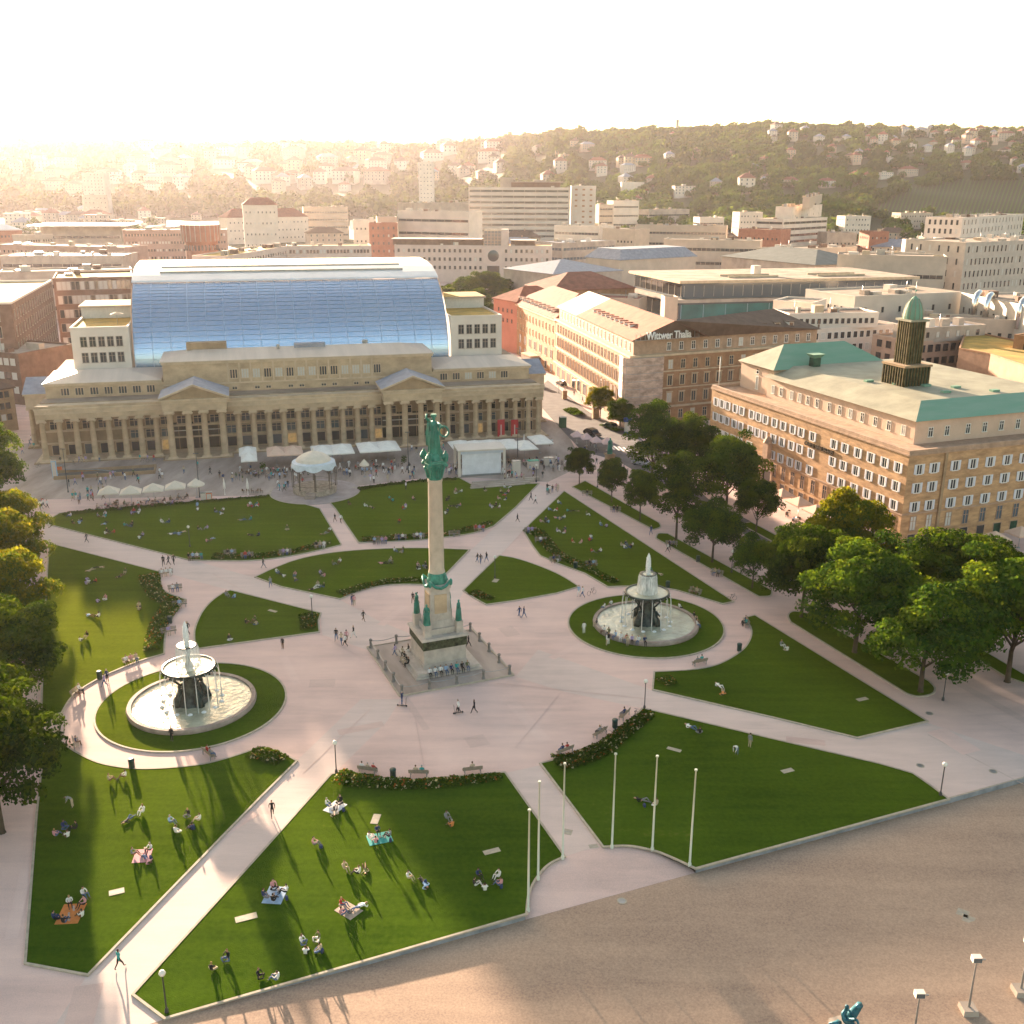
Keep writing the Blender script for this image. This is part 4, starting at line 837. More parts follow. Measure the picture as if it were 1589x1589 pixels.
blk('old sandstone house at the left edge beside the colonnade',(-40,610),(20,602),10,12,3,m_sandd,m_tiled,nw=5,side=[1],rise=3,par=0)
blk('long low mauve roofed hall behind the left rooftops',(0,398),(190,398),17,30,2,m_conc,m_roofs,'band',side=[],mull=5)
blk('long roof edge building with small dark windows in the left middle distance',(-20,380),(192,385),19,24,3,MATS['mauve brown cladding'],m_flat,nw=30,side=[])
blk('flat roofed pinkish building just behind the left white block',(0,424),(205,419),20,16,2,m_conc,m_flat,'band',side=[])
# right of the slab
blk('grey glass fronted hall with blue grey roof right of the round window building',(873,378),(955,374),20,26,3,m_conc,m_roofs,'band',side=[3],mull=3,glass=m_glassb)
def shed(label,px,h,zr,m,wall=m_conc):
    P=[G(x,y,h) for x,y in px]; P=[Vector((p.x,p.y,0)) for p in P]; b=B('hall_building',label,P); b.wall(-.5,h,wall); 
    hiproof(b,h,zr,m,None,None,.4); return b.done()
def hall(label,l,r,h,dp,rz,m,wall=m_conc,inset=None):
    a=G(l[0],l[1],h); c=G(r[0],r[1],h); a.z=c.z=0; e=(c-a).normalized(); n=Vector((-e.y,e.x,0)); b=B('hall_building',label,[a,c,c+n*dp,a+n*dp]); b.wall(-.5,h,wall)
    mb=MB(); dd,L,an=edge(a,c); mb.hip(0,0,L,dp,h,rz,m,inset,None,.6); mb.obj('roof',b.e,b.l[b.p.index(min(b.p,key=lambda q:(q-a).length))],an); return b.done()
hall('large hall with folded grey metal roof behind the red roofs',(858,426),(965,420),16,40,5,m_roofs)
hall('building with dark grey mansard and skylights left of the long glass block',(962,404),(1080,398),20,26,5,m_roofs,m_render,5)
hall('dark green grey sloped roof hall in the right middle distance',(1120,398),(1265,412),19,40,6,mat('dark green grey metal roof',(.14,.15,.13),.6,.1,.3))
b=blk('red brown hipped roof building behind the long shop building',(858,452),(985,447),16.5,26,3,m_ocop,m_tile,nw=10,side=[],rise=6,par=0)
blk('pale blank walled annex with red roof edge behind the salmon shop roof',(895,462),(992,466),14.5,14,2,m_render,m_tile,nw=3,side=[])
# glass block
g0=G(1056,436,22); g1=G(1426,429,22); g2=G(977,420,22); g0.z=g1.z=g2.z=0
b=B('glass_block','long flat roofed glass block with roof courtyards and teal lower glazing',[g0,g1,g1+(g2-g0),g2])
b.wall(-.5,14,m_glassb,m_flat); q=offset(b.l,1.5); mb=MB(); mb.prism([(p.x,p.y) for p in q],14,15.2,m_conc,m_flat); mb.obj('terrace_slab',b.e)
b.wall(15.2,21,m_glassb,m_flat,inset=1.6,name='upper_glazing'); mb=MB(); q=offset(b.l,.3); mb.prism([(p.x,p.y) for p in q],21,22,m_sandl,m_flat); mb.obj('roof_slab',b.e)
i=min(range(4),key=lambda k:(b.p[k]-g0).length)
teal=mat('teal glazing',(.03,.16,.16),.12,.2,.1,spec=.9)
b.bands(i,[8,2],5.2,glass=teal,fr=mat('blue steel column',(.25,.42,.5),.5,.05,1),mull=9,name='glazing_band'); b.bands(i,[16],4,glass=m_glassb,fr=m_steel,mull=4,inset=1.6,name='glazing_band'); b.bands((i+3)%4,[8,2],5,glass=m_glass,fr=m_conc,mull=7,name='glazing_band'); b.bands((i+3)%4,[16],4,fr=m_conc,mull=5,inset=1.6,name='glazing_band')
d,L,an=edge(b.l[i],b.l[(i+1)%4]); 
for x in(24,62,96): 
    if x+22<L: mb=MB(); mb.box(x,9,22.02,x+20,16,22.1,m_glassb); mb.box(x-.5,8.5,22,x+20.5,9,22.7,m_sandl); mb.box(x-.5,16,22,x+20.5,16.5,22.7,m_sandl); mb.obj('roof_courtyard',b.e,b.l[i],an)
mb=MB(); mb.box(40,20,22,43,23,25.5,m_renderw); mb.obj('roof_stair',b.e,b.l[i],an); b.done()
blk('small white rooftop house in front of the glass block',(1032,463),(1052,463),19,7,1,m_render,nw=2,side=[])
# right middle
m_w2=m_renderw
blk('white framed office building with many windows behind the copper roofed one',(1237,514),(1396,505),16.5,14,4,m_w2,m_flat,nw=15,side=[3],sidew=4,ww=1.6,wh=1.9,mix=.15,fr=m_wfr,glass=None)
blk('recessed top floor with thin dark roof edge on the white framed office building',(1225,489),(1364,487),20.5,12,1,m_w2,m_tiled,nw=14,side=[3],first=17,z0=16.6,name='rooftop_pavilion')
blk('white plant room building behind the brown roof dormers',(1200,468),(1262,472),21,14,2,m_w2,nw=3,side=[])
blk('pink stone office with square dark windows right of the copper dome tower',(1422,533),(1536,524),16,16,4,mat('pinkish stone panels',(.50,.34,.25),.85,.06,.3),m_flat,nw=9,side=[3],ww=2.2,wh=2.4,mix=0)
blk('rooftop storey with barrel skylight on the pink stone office',(1428,512),(1530,506),19.5,10,1,m_conc,m_roofs,nw=6,side=[],first=16.5,z0=16,name='rooftop_pavilion')
a=G(1488,542,17); c=G(1537,551,17); a.z=c.z=0; f=G(1640,585,17); f.z=0
b=B('brown_stone_block','blank brown stone walled block with ochre roof near the right edge',[a,c,f,f+Vector((22,30,0)),a+Vector((16,34,0))]); b.wall(-.5,17,mat('brown stone cladding',(.34,.21,.14),.85,.1,.5,.1),m_green); b.parapet(17,.4,m_ocop)
for k in range(5):
    d,L,an=edge(b.l[k],b.l[(k+1)%5]); 
    if L>20 and d.x>.3 : b.wins(k,[12.4,8.2,4],6,2.0,2.6,'plain',2,2,mix=.4,fr=m_conc)
b.done()
blk('brown roof storey cut by the right edge of the picture',(1574,522),(1640,530),20,14,1,m_ocop,m_green,nw=2,side=[3],first=16)
wz=mat('white curved metal',(.52,.46,.39),.5,.05,.2)
blk('long low white roofed building with chrome ventilation pipes',(1327,462),(1492,455),21,26,1,wz,m_flat,nw=6,side=[3],first=14,wh=2,name='white_roof_building')
b2=blk('curving white roofed wing with chrome ventilation pipes at the right edge',(1492,456),(1640,486),21,24,1,wz,m_flat,nw=14,side=[],first=13,wh=2,name='white_roof_building')
chrome=mat('chrome ducts',(.75,.73,.70),.15,0,metal=1)
for k,(x,y) in enumerate(((1512,478),(1530,482),(1582,490))):
    p=G(x,y,18); mb=MB(); mb.tube([(0,0,-4),(0,0,2.5),(.8,1.0,4.2),(2.2,2.8,4.8),(4,5,4)],.95,chrome,10); t=mb.obj('ventilation_duct',None,tuple(p)); tag(t,('first','second','third')[k]+' curved chrome ventilation duct from left on the white roofed building','duct','chrome ventilation ducts')
blk('grey flat roofed wing below the white roofed building',(1400,492),(1600,500),16,10,2,m_render,m_flat,nw=12,side=[])
# station like stone building and office
sb=mat('pale grey stone',(.50,.43,.36),.85,.07,.3)
b=blk('stone office with lattice frieze and tall top windows at the right edge',(1499,378),(1650,372),30,34,4,sb,m_flat,nw=24,side=[3],sidew=6,ww=1.3,wh=3,first=7,name='stone_office')
i=0
blk('modern white gridded office above the stone building at the right edge',(1494,339),(1589,333),0,22,3,m_w2,m_flat,Y=640,nw=18,side=[3],first=22,wh=3,ww=1.6,name='gridded_office')
blk('stepped white terraced office tower in the right middle distance',(1216,341),(1284,338),0,22,7,m_w2,m_flat,'band',Y=760,side=[3],mull=8,name='stepped_tower')
t0=R(1228,322,768); blk('upper steps of the white terraced office tower',(1230,322),(1276,318),0,12,2,m_w2,m_tilep,Y=768,nw=5,side=[],first=t0.z-8,z0=t0.z-9,name='terraced_penthouse')
blk('slanted roof fin on top of the white terraced tower',(1257,307),(1276,302),0,5,1,m_render,m_flat,Y=774,nw=1,side=[],first=t0.z,z0=t0.z-1,name='roof_fin')
for lb,l,r,Y,fl,w,st in (('wide white office with flat roof right of the slab block',(985,350),(1128,352),820,3,m_render,'band'),('low pale office with dark bands behind the long glass block',(1030,372),(1180,375),620,3,m_render,'band'),
 ('white box house at the foot of the green hill',(965,283),(1000,283),1500,3,m_w2,'win'),('two step white apartment block left of the hill villas',(952,312),(992,312),1150,4,m_w2,'band'),('pale terraced offices under the white apartment block',(930,318),(952,318),1100,5,m_render,'band'),
 ('brown brick office behind the dark green grey roof',(1146,356),(1212,358),720,3,mr,'win'),('low white villa alone in the dark green slope',(1097,316),(1126,316),1350,2,m_w2,'win'),('stacked white cubes office on the slope foot',(1148,330),(1184,330),1050,5,m_w2,'win'),
 ('long grey terrace building on the slope foot',(1007,326),(1070,325),1200,3,m_conc,'band'),('small blue white office left of the stacked cubes',(1086,338),(1124,338),1000,3,m_w2,'band'),('white stepped apartment tower right of the terraced tower',(1312,336),(1352,336),1050,5,m_w2,'win'),
 ('pale twin block near the vineyard',(1398,331),(1448,331),1150,5,m_render,'win'),('low long grey block between the white towers',(1284,362),(1330,362),760,2,m_conc,'win'),('white hall with blue gable wall left of the stone office',(1400,372),(1460,378),560,2,m_w2,'band'),
 ('blue sided rooftop box near the stone office',(1443,384),(1466,384),540,1,mat('blue panel wall',(.10,.25,.45),.6,.03,1),'win'),('long pale flat roof range in the right middle distance',(1300,396),(1470,400),470,2,m_render,'band'),('cream roofed range behind the glass block',(1210,388),(1330,384),560,2,m_render,'band'),
 ('red roofed row near the white halls',(1350,360),(1380,360),800,3,mr,'win'),('white low hall with dark vents',(1340,392),(1420,398),520,1,m_w2,'win'),('white office between slab block and bank',(860,350),(930,352),800,3,m_w2,'band'),('pale low rooftops right of the service tower',(935,355),(985,357),760,2,m_render,'win'),
 ('pale pink block with gable left of the white bands',(585,338),(616,338),740,4,m_render,'win'),('small white block left of the pink gable block',(548,342),(585,342),800,3,m_w2,'win'),('hazy pale offices in front of the left hill foot',(470,322),(540,322),1100,4,m_render,'band')):
    blk(lb,l,r,0,18,fl,w,m_flat,st,Y=Y,side=[3] if l[0]>1000 else [])
# filler houses on the plain and villas on the hillside, each a thing of its own
hm=[[m_render,m_renderw,m_conc,m_pink,m_sandl],[m_tile,m_tiled,m_roofs,m_tilep,m_flat]]
wn=[['cream','white','grey','peach','sandy'],['red brown','dark brown','slate grey','salmon','flat gravel']]
HP_={}
def hproto(i,j,fl,wide):
    k=(i,j,fl,wide)
    if k in HP_: return HP_[k]
    w,d=(13,11) if not wide else (24,13); h=fl*3.1; o=empty('house',(0,0,0),0,'x','house'); mb=MB(); mb.box(-w/2,-d/2,-4,w/2,d/2,h,hm[0][i]); mb.obj('wall',o)
    mb=MB()
    if j<4: mb.hip(-w/2,-d/2,w/2,d/2,h,4.2,hm[1][j],None,None,.5)
    else: mb.box(-w/2-.2,-d/2-.2,h,w/2+.2,d/2+.2,h+.5,hm[1][j]); mb.box(-2,-2,h+.5,2,2,h+2,m_renderw)
    if j<4: mb.box(1.5,-.5,h+2,2.3,.3,h+5.4,m_brickl)
    mb.obj('roof',o); n=3 if not wide else 6
    for f in range(fl):
        for c in range(n): link('window',wmesh(1.3,1.7,'plain',None,m_wfr),o,(-w/2+w*(c+.5)/n,-d/2,.9+f*3.1))
    HP_[k]=Proto(o); return HP_[k]
PLACED=[]
def house(px,py,scale=1.0,place='',i=None,j=None,fl=None,wide=False,hill=True,grp=None,Yg=None):
    p=T(px,py,900) if hill else G(px,py,0)
    if p is None: return
    i=RN.choice([0,1,1,1,2,3,4]) if i is None else i; j=RN.choice([0,0,1,1,2,3,4]) if j is None else j; fl=fl or RN.choice([2,3,3])
    scale=(34 if wide else 22)*scale/1.35*p.y/1674/(24 if wide else 13) if hill else scale; wpx=(24 if wide else 13)*scale*1674/p.y/2
    HOUSES.append((px,py,wpx*1.05)); PLACED.append((px,place,wn[0][i],wn[1][j],fl))
    return hproto(i,j,fl,wide).put((p.x,p.y,p.z+(2.5*scale if hill else -.5)),RN.uniform(-.35,.5),'%s %d storey %s with %s roof %s'%(wn[0][i],fl,'block' if wide else 'house',wn[1][j],place),scale,grp)
gH='villas on the wooded hillside'
pr='on the green hillside at right'
for x,y,s,wd,i,j,fl in ((1060,306,1.3,1,1,4,3),(970,292,1.1,0,1,2,3),(1010,290,1.0,0,0,0,2),(1110,300,1.1,0,2,2,3),(1157,300,1.5,0,1,0,3),(1224,290,1.0,1,0,0,2),(1281,291,1.0,1,1,0,2),(1326,284,.9,0,1,0,3),(1343,284,.8,0,1,0,3),(1371,278,1.0,1,1,4,2),(1408,275,1.1,1,0,0,2),
  (1270,226,.8,0,1,2,3),(1312,224,.7,0,1,2,3),(1355,228,.7,0,3,0,3),(1388,232,.8,0,4,0,3),(1412,238,.8,0,1,4,3),(1438,236,.7,0,1,2,2),(1472,238,.7,0,1,2,3),(1500,242,.7,0,1,2,3),(1430,255,.7,1,1,2,2),(1405,212,.7,0,1,2,3),(1428,212,.8,1,0,2,3),(1450,214,.7,0,1,0,2),(1520,212,.8,0,3,0,3),(1560,220,.9,1,0,0,3),(1540,225,.7,0,3,0,3),
  (1500,262,.9,1,0,0,2),(1560,243,.7,0,1,0,3),(1585,268,.8,0,1,2,2),(1534,272,.6,0,1,4,2),(1585,215,.7,0,0,0,3),(1470,215,.7,0,1,0,3),(1380,252,.6,0,1,4,2)):
    house(x,y,s,pr,i,j,fl,bool(wd),grp=gH)
for k in range(40):
    x=RN.uniform(1180,1589); y=RN.uniform(203,262)
    if not inpoly(x,y,VINE): house(x,y,RN.uniform(.5,.9),'on the upper right hill',i=RN.choice([0,1,1,3,4]),j=RN.choice([0,0,1,2,3]),grp=gH)
for k in range(12): house(RN.uniform(930,1200),RN.uniform(215,330),RN.uniform(.5,.9),'right of the slab block',i=RN.choice([0,1,4]),j=RN.choice([0,1,2]),grp=gH)
for k in range(60):
    x=RN.uniform(200,1000); y=RN.uniform(232,292) if x<850 else RN.uniform(232,285)
    house(x,y,RN.uniform(.8,1.3),'on the hazy hillside',wide=RN.random()<.3,grp=gH)
for k in range(34): house(RN.uniform(0,640),RN.uniform(258,300),RN.uniform(.9,1.5),'low on the hazy left hillside',wide=RN.random()<.5,grp=gH)
gP='town houses between the larger buildings'
for k in range(80):
    x=RN.uniform(0,1500); y=RN.uniform(330,352) if x<900 else RN.uniform(338,372)
    house(x,y,RN.uniform(1.0,1.5),'in the town behind the '+('glass hall' if x<700 else 'shop street' if x<1150 else 'copper tower'),wide=RN.random()<.6,hill=False,grp=gP,i=RN.choice([0,1,1,2]),j=RN.choice([0,4,4,2,1]))
for k in range(46):
    x=RN.uniform(0,1589); y=RN.uniform(352,392) if x<600 else RN.uniform(372,425)
    house(x,y,RN.uniform(1.0,1.4),'among the roofs behind the '+('glass hall' if x<700 else 'shop street' if x<1150 else 'copper tower'),wide=RN.random()<.7,hill=False,grp=gP,i=RN.choice([0,1,1,2]),j=RN.choice([4,4,2,1]))
p=R(1051,196,2350); mb=MB(); mb.lathe([(3.4,-10),(3,8),(3.4,9),(3.4,13),(1.5,14)],m_conc,seg=10); o=mb.obj('lookout_tower',None,tuple(p)); tag(o,'small round lookout tower on the skyline of the hill','tower')
# ---------- trees ----------
def leafmat(key,c,t=.35):
    m=bpy.data.materials.new(key); m.use_nodes=True; nt=m.node_tree; N=nt.nodes; L=nt.links; N.remove(N['Principled BSDF']); out=N['Material Output']
    d=N.new('ShaderNodeBsdfDiffuse'); tr=N.new('ShaderNodeBsdfTranslucent'); mx=N.new('ShaderNodeMixShader'); mx.inputs[0].default_value=t
    oi=N.new('ShaderNodeObjectInfo'); hs=N.new('ShaderNodeHueSaturation'); mr=N.new('ShaderNodeMapRange'); mr.inputs['To Min'].default_value=.75; mr.inputs['To Max'].default_value=1.3
    L.new(oi.outputs['Random'],mr.inputs['Value']); L.new(mr.outputs[0],hs.inputs['Value']); hs.inputs['Color'].default_value=(*c,1)
    h2=N.new('ShaderNodeHueSaturation'); h2.inputs['Color'].default_value=(min(1,c[0]*2.7),c[1]*2.2,c[2]*.8,1); L.new(mr.outputs[0],h2.inputs['Value'])
    L.new(hs.outputs[0],d.inputs['Color']); L.new(h2.outputs[0],tr.inputs['Color']); L.new(d.outputs[0],mx.inputs[1]); L.new(tr.outputs[0],mx.inputs[2]); L.new(mx.outputs[0],out.inputs['Surface']); return m
LF=[leafmat('leaf green',(.038,.074,.010),.28),leafmat('leaf deep green',(.022,.048,.009),.2),leafmat('leaf light green',(.055,.088,.010),.30)]
LFY=[leafmat('leaf yellow green',(.075,.088,.008),.42),leafmat('leaf mid green',(.042,.066,.009)),leafmat('leaf gold green',(.11,.105,.008),.45)]  # yellower leaf set, also used to colour sunlit trees
m_bark=mat('bark',(.10,.075,.05),.95,.25,3,.4)
def crown(seed,rx=1.0,rz=1.0,nc=125,leaf=.058,per=165,kind='dome',mats=LF):
    """unit crown: spans about x,y in -1..1 and z 0..2*rz; leaves gathered in clumps"""
    g=np.random.default_rng(seed); C=[];S=[]
    lob=[(g.normal(0,.35,3)*np.array([1,1,.6]),g.uniform(.5,.8)) for _ in range(7)]
    while len(C)<nc:
        v=g.normal(size=3); v/=np.linalg.norm(v); v[2]=v[2] if v[2]>-.55 else -v[2]
        r=g.uniform(.62,.95) if g.random()<.8 else g.uniform(.2,.6)
        n=noise.noise(Vector((v*1.8+seed)))*.32
        k=1+n
        if kind=='cone': k*=(1.0-.55*max(0,v[2]))
        p=v*r*k; p[2]=p[2]*rz+rz*.9
        if kind=='column': p[0]*=.8;p[1]*=.8
        C.append(p); S.append(g.uniform(.17,.30))
    V=[];MI=[]
    for c,s in zip(C,S):
        n=int(per*(s/.2)**2); d=g.normal(size=(n,3)); d/=np.linalg.norm(d,axis=1)[:,None]; d[:,2]=np.where(d[:,2]<-.3,-d[:,2],d[:,2])
        p=c+d*s*g.uniform(.7,1.08,(n,1))*np.array([1,1,.75]); 
        nr=d+g.normal(0,.45,(n,3)); nr/=np.linalg.norm(nr,axis=1)[:,None]
        a=np.cross(nr,g.normal(size=(n,3))); a/=np.linalg.norm(a,axis=1)[:,None]; b=np.cross(nr,a)
        sz=leaf*g.uniform(.6,1.25,(n,1))
        q=np.stack([p-a*sz*.5,p+b*sz*.42,p+a*sz*.6,p-b*sz*.42],1); V.append(q.reshape(-1,3)); 
        base=g.choice([0,1,2],p=[.45,.33,.22]); MI.append(np.where(g.random(n)<.75,base,g.integers(0,3,n)))
    V=np.concatenate(V); MI=np.concatenate(MI); F=np.arange(len(V)).reshape(-1,4); return npmesh('crown',V,F,mats,MI)
def trunkmesh(seed,h=1.0,r=.06):
    g=random.Random(seed); mb=MB(); mb.tube([(0,0,-.02),(0,0,.05),(g.uniform(-.02,.02),g.uniform(-.02,.02),h*.6),(g.uniform(-.06,.06),g.uniform(-.06,.06),h*1.3)],[r*1.5,r,r*.8,r*.45],m_bark,7)
    for k in range(6):
        a=k*1.05+g.uniform(-.3,.3); z=h*g.uniform(.55,.95); mb.tube([(0,0,z),(math.cos(a)*.3,math.sin(a)*.3,z+.28),(math.cos(a)*.62,math.sin(a)*.62,z+.62)],[r*.5,r*.35,r*.12],m_bark,5)
    return mb.mesh('trunk')
CR=[crown(1),crown(2,rz=1.05),crown(5,rz=.95),crown(9,kind='cone',rz=1.3,nc=80),crown(12,kind='column',rz=1.5,nc=90)]
CRY=[crown(21,mats=LFY,nc=110),crown(23,mats=LFY,rz=.9,nc=110)]
CRS=[crown(31,nc=34,leaf=.13,per=26),crown(33,nc=34,leaf=.13,per=26,rz=.9)]
TM=[trunkmesh(k) for k in range(3)]
def tree(p,H,rad,label,ci=0,group=None,th=.3,cat='tree',cr=None,name='tree'):
    """H total height, rad crown radius, th share of the height that is bare trunk"""
    o=empty(name,(p.x,p.y,p.z),0,label,cat,group); me=cr or CR[ci]
    th*=.55; rad*=1.16 if rad>5.2 else 1.33; H*=1.05; zc=H*th; mz=max(v.co.z for v in me.vertices) if me not in HM else HM[me]; HM[me]=mz
    c=link('crown',me,o,(0,0,zc),RN.uniform(0,6.28),scale=(rad,rad,(H-zc)/mz)); t=link('trunk',TM[RN.randrange(3)],o,(0,0,0),RN.uniform(0,6),scale=(rad*.7,rad*.7,H*.40)); return o
HM={}
def ptree(base,top,wpx,label,ci=0,group=None,th=.3,cr=None,z=0):
    p=G(base[0],base[1],z); H=HT(p,top)-z; d=(p-Vector((0,0,CAMH))).length; return tree(p,H*1.02,wpx/2/FPX*d*1.04,label,ci,group,th,cr=cr)
gA='trees on the strip lawns in front of the brown stone building'
for bx,by,tp,w,lb,ci,th in (
 (1010,762,627,72,'tall dark green tree by the street crossing, farthest of the big clump',4,.16),(1068,762,650,66,'dark tree in the clump, between the tallest one and the stone building',1,.2),
 (1126,797,680,76,'broad dark tree touching the left end of the brown stone building',0,.17),(1049,838,706,70,'tall narrow dark tree at the front left of the clump',4,.14),
 (1105,873,779,68,'round tree with a pale visible trunk in front of the dark clump',2,.28),(1173,826,750,46,'small tree beside the cafe awnings of the brown stone building',1,.34),
 (1167,913,832,50,'small round tree alone at the end of the narrow strip lawn',2,.27),(993,808,731,42,'small round tree second in the row along the strip lawn',0,.3),
 (949,780,715,34,'small tree just in front of the green statue',1,.3),(899,752,696,32,'small tree nearest the white parasols at the start of the strip lawn',0,.25),
 (1243,958,818,92,'large tree at the left end of the wide strip lawn',0,.2),(1312,905,769,88,'large yellow green tree against the cafe awnings of the stone building',1,.2),
 (1326,1013,848,142,'broad spreading tree in the middle of the wide strip lawn',0,.22),(1428,1074,909,146,'broad tree at the right end of the wide strip lawn',2,.16),
 (1482,985,838,150,'wide tree in front of the corner of the brown stone building',1,.18),(1563,1058,872,150,'tall tree cut by the right edge of the picture',0,.18),
 (1405,925,850,70,'tree filling the gap behind the two broadest trees',2,.2)):
    ptree((bx,by),tp,w,lb,ci,gA,th,cr=CRY[ci%2] if bx in(1312,) else None)
gS='young street trees outside the long shop building'
ptree((931,650),602,34,'bright yellow green young tree outside the shop canopy',0,gS,.25,cr=CRY[0]); ptree((962,668),622,34,'darker young tree next to the scaffolded corner',1,gS,.25)
gL='old trees along the left edge of the square'
for bx,by,tp,w,lb,y in ((12,880,760,92,'golden green tree farthest up the left edge',1),(-12,935,792,120,'golden tree behind the second tree of the left edge',1),(12,1000,852,110,'yellow green tree third along the left edge',1),
 (30,1098,940,104,'dark green tree with bright tips level with the left fountain',0),(-30,1060,930,120,'leafy tree at the very left edge level with the fountain',0),(4,1292,1078,150,'nearest large tree of the left edge, beside the lower left lawn',0),(-70,1240,1040,190,'tree cut by the left edge behind the nearest large tree',0)):
    ptree((bx,by),tp,w,lb,0,gL,.2,cr=CRY[RN.randrange(2)] if y else CR[RN.randrange(3)])  # yellower crowns put the sunlight on these trees into leaf colour
for k,(x,y) in enumerate(((-25,800),(-70,815),(-115,850),(-60,870),(-130,800),(-150,900))):  # trees out of view, added to cast shade on the left corner lawn
    p=G(x,y); tree(p,17.5,6.2,'unseen tree added to shade the left corner lawn, number %d'%(k+1),k%3,gL,.2)
# distant town trees
gT='trees between the distant buildings'
K2=0
for x,y,tp,w in ((700,470,441,44),(728,475,430,46),(752,480,424,50),(775,470,432,40),(742,497,450,40),(720,505,462,30),(757,515,470,34),(790,500,455,30),(20,372,352,50),(60,372,355,46),(120,372,352,40),(165,378,352,50),(210,376,350,40),(240,380,356,40),(90,380,358,40)):
    p=G(x,y); ptree((x,y),tp,w,'tree '+('behind the white block right of the glass hall' if x>650 else 'in the hazy park beyond the left rooftops'),RN.randrange(3),gT,.15,cr=CRS[RN.randrange(2)] if x<600 else None)
m_far=[leafmat('far leaf green',(.056,.092,.020),.2),leafmat('far leaf deep',(.034,.060,.015),.12),leafmat('far leaf warm',(.058,.075,.016),.15)]
forest(9500,1.15,3,56,'forest',(840,1650),4.5,8)
forest(7500,1.0,4,34,'forest',(-60,900),8,13,'hazy wooded hillside of tree crowns at the left')
# vineyard rows
m_vine=mat('vineyard rows',(.05,.095,.015),.95,.3,.2,col2=(.08,.10,.02)); mb=MB()
for k in range(46):
    x=1350+k*6.3
    ln=[]
    for y in np.linspace(352,276,20):
        xx=x+(352-y)*.35
        if inpoly(xx,y,VINE):
            p=T(xx,y,850)
            if p: ln.append(p+Vector((0,0,.8)))
    if len(ln)>2: mb.tube(ln,1.1,m_vine,4,False)
mb.obj('vineyard',kind='stuff',label='terraced vineyard rows on the right hillside')
for k in range(50):
    x=RN.uniform(0,1500); y=RN.uniform(326,368) if x<950 else RN.uniform(345,380)
    p=G(x,y); tree(p,RN.uniform(12,20),RN.uniform(5,8),'bushy tree between the packed roofs '+('behind the glass hall' if x<700 else 'behind the shop street' if x<1150 else 'beyond the copper tower'),0,gT,.12,cr=CRS[RN.randrange(2)])
# ---------- people: one skinned body per pose, colours set per person ----------
PM={k:mat('person '+k,c,.85,0) for k,c in dict(skin=(.48,.28,.19),hair=(.05,.03,.02),top=(.7,.7,.68),legs=(.06,.07,.10),shoe=(.08,.07,.06)).items()}
def cloth(n,c): return mat('cloth '+n,c,.9,.08,3)
TOPS={'white':(.75,.73,.70),'black':(.02,.02,.022),'grey':(.25,.25,.26),'navy':(.03,.045,.12),'red':(.45,.05,.04),'pink':(.6,.3,.32),'beige':(.5,.4,.28),'light blue':(.32,.45,.62),'teal':(.05,.33,.30),'olive':(.14,.15,.07),'lilac':(.42,.33,.55),'orange':(.6,.22,.06)}
LEGS={'black':(.02,.02,.022),'blue':(.08,.13,.24),'beige':(.45,.36,.25),'white':(.7,.68,.65),'grey':(.2,.2,.21),'brown':(.16,.09,.05)}
HAIR={'dark':(.02,.013,.008),'brown':(.09,.045,.02),'fair':(.38,.24,.10),'grey':(.35,.33,.31)}
SK=[(.50,.29,.20),(.42,.24,.15),(.20,.10,.06),(.55,.34,.25)]
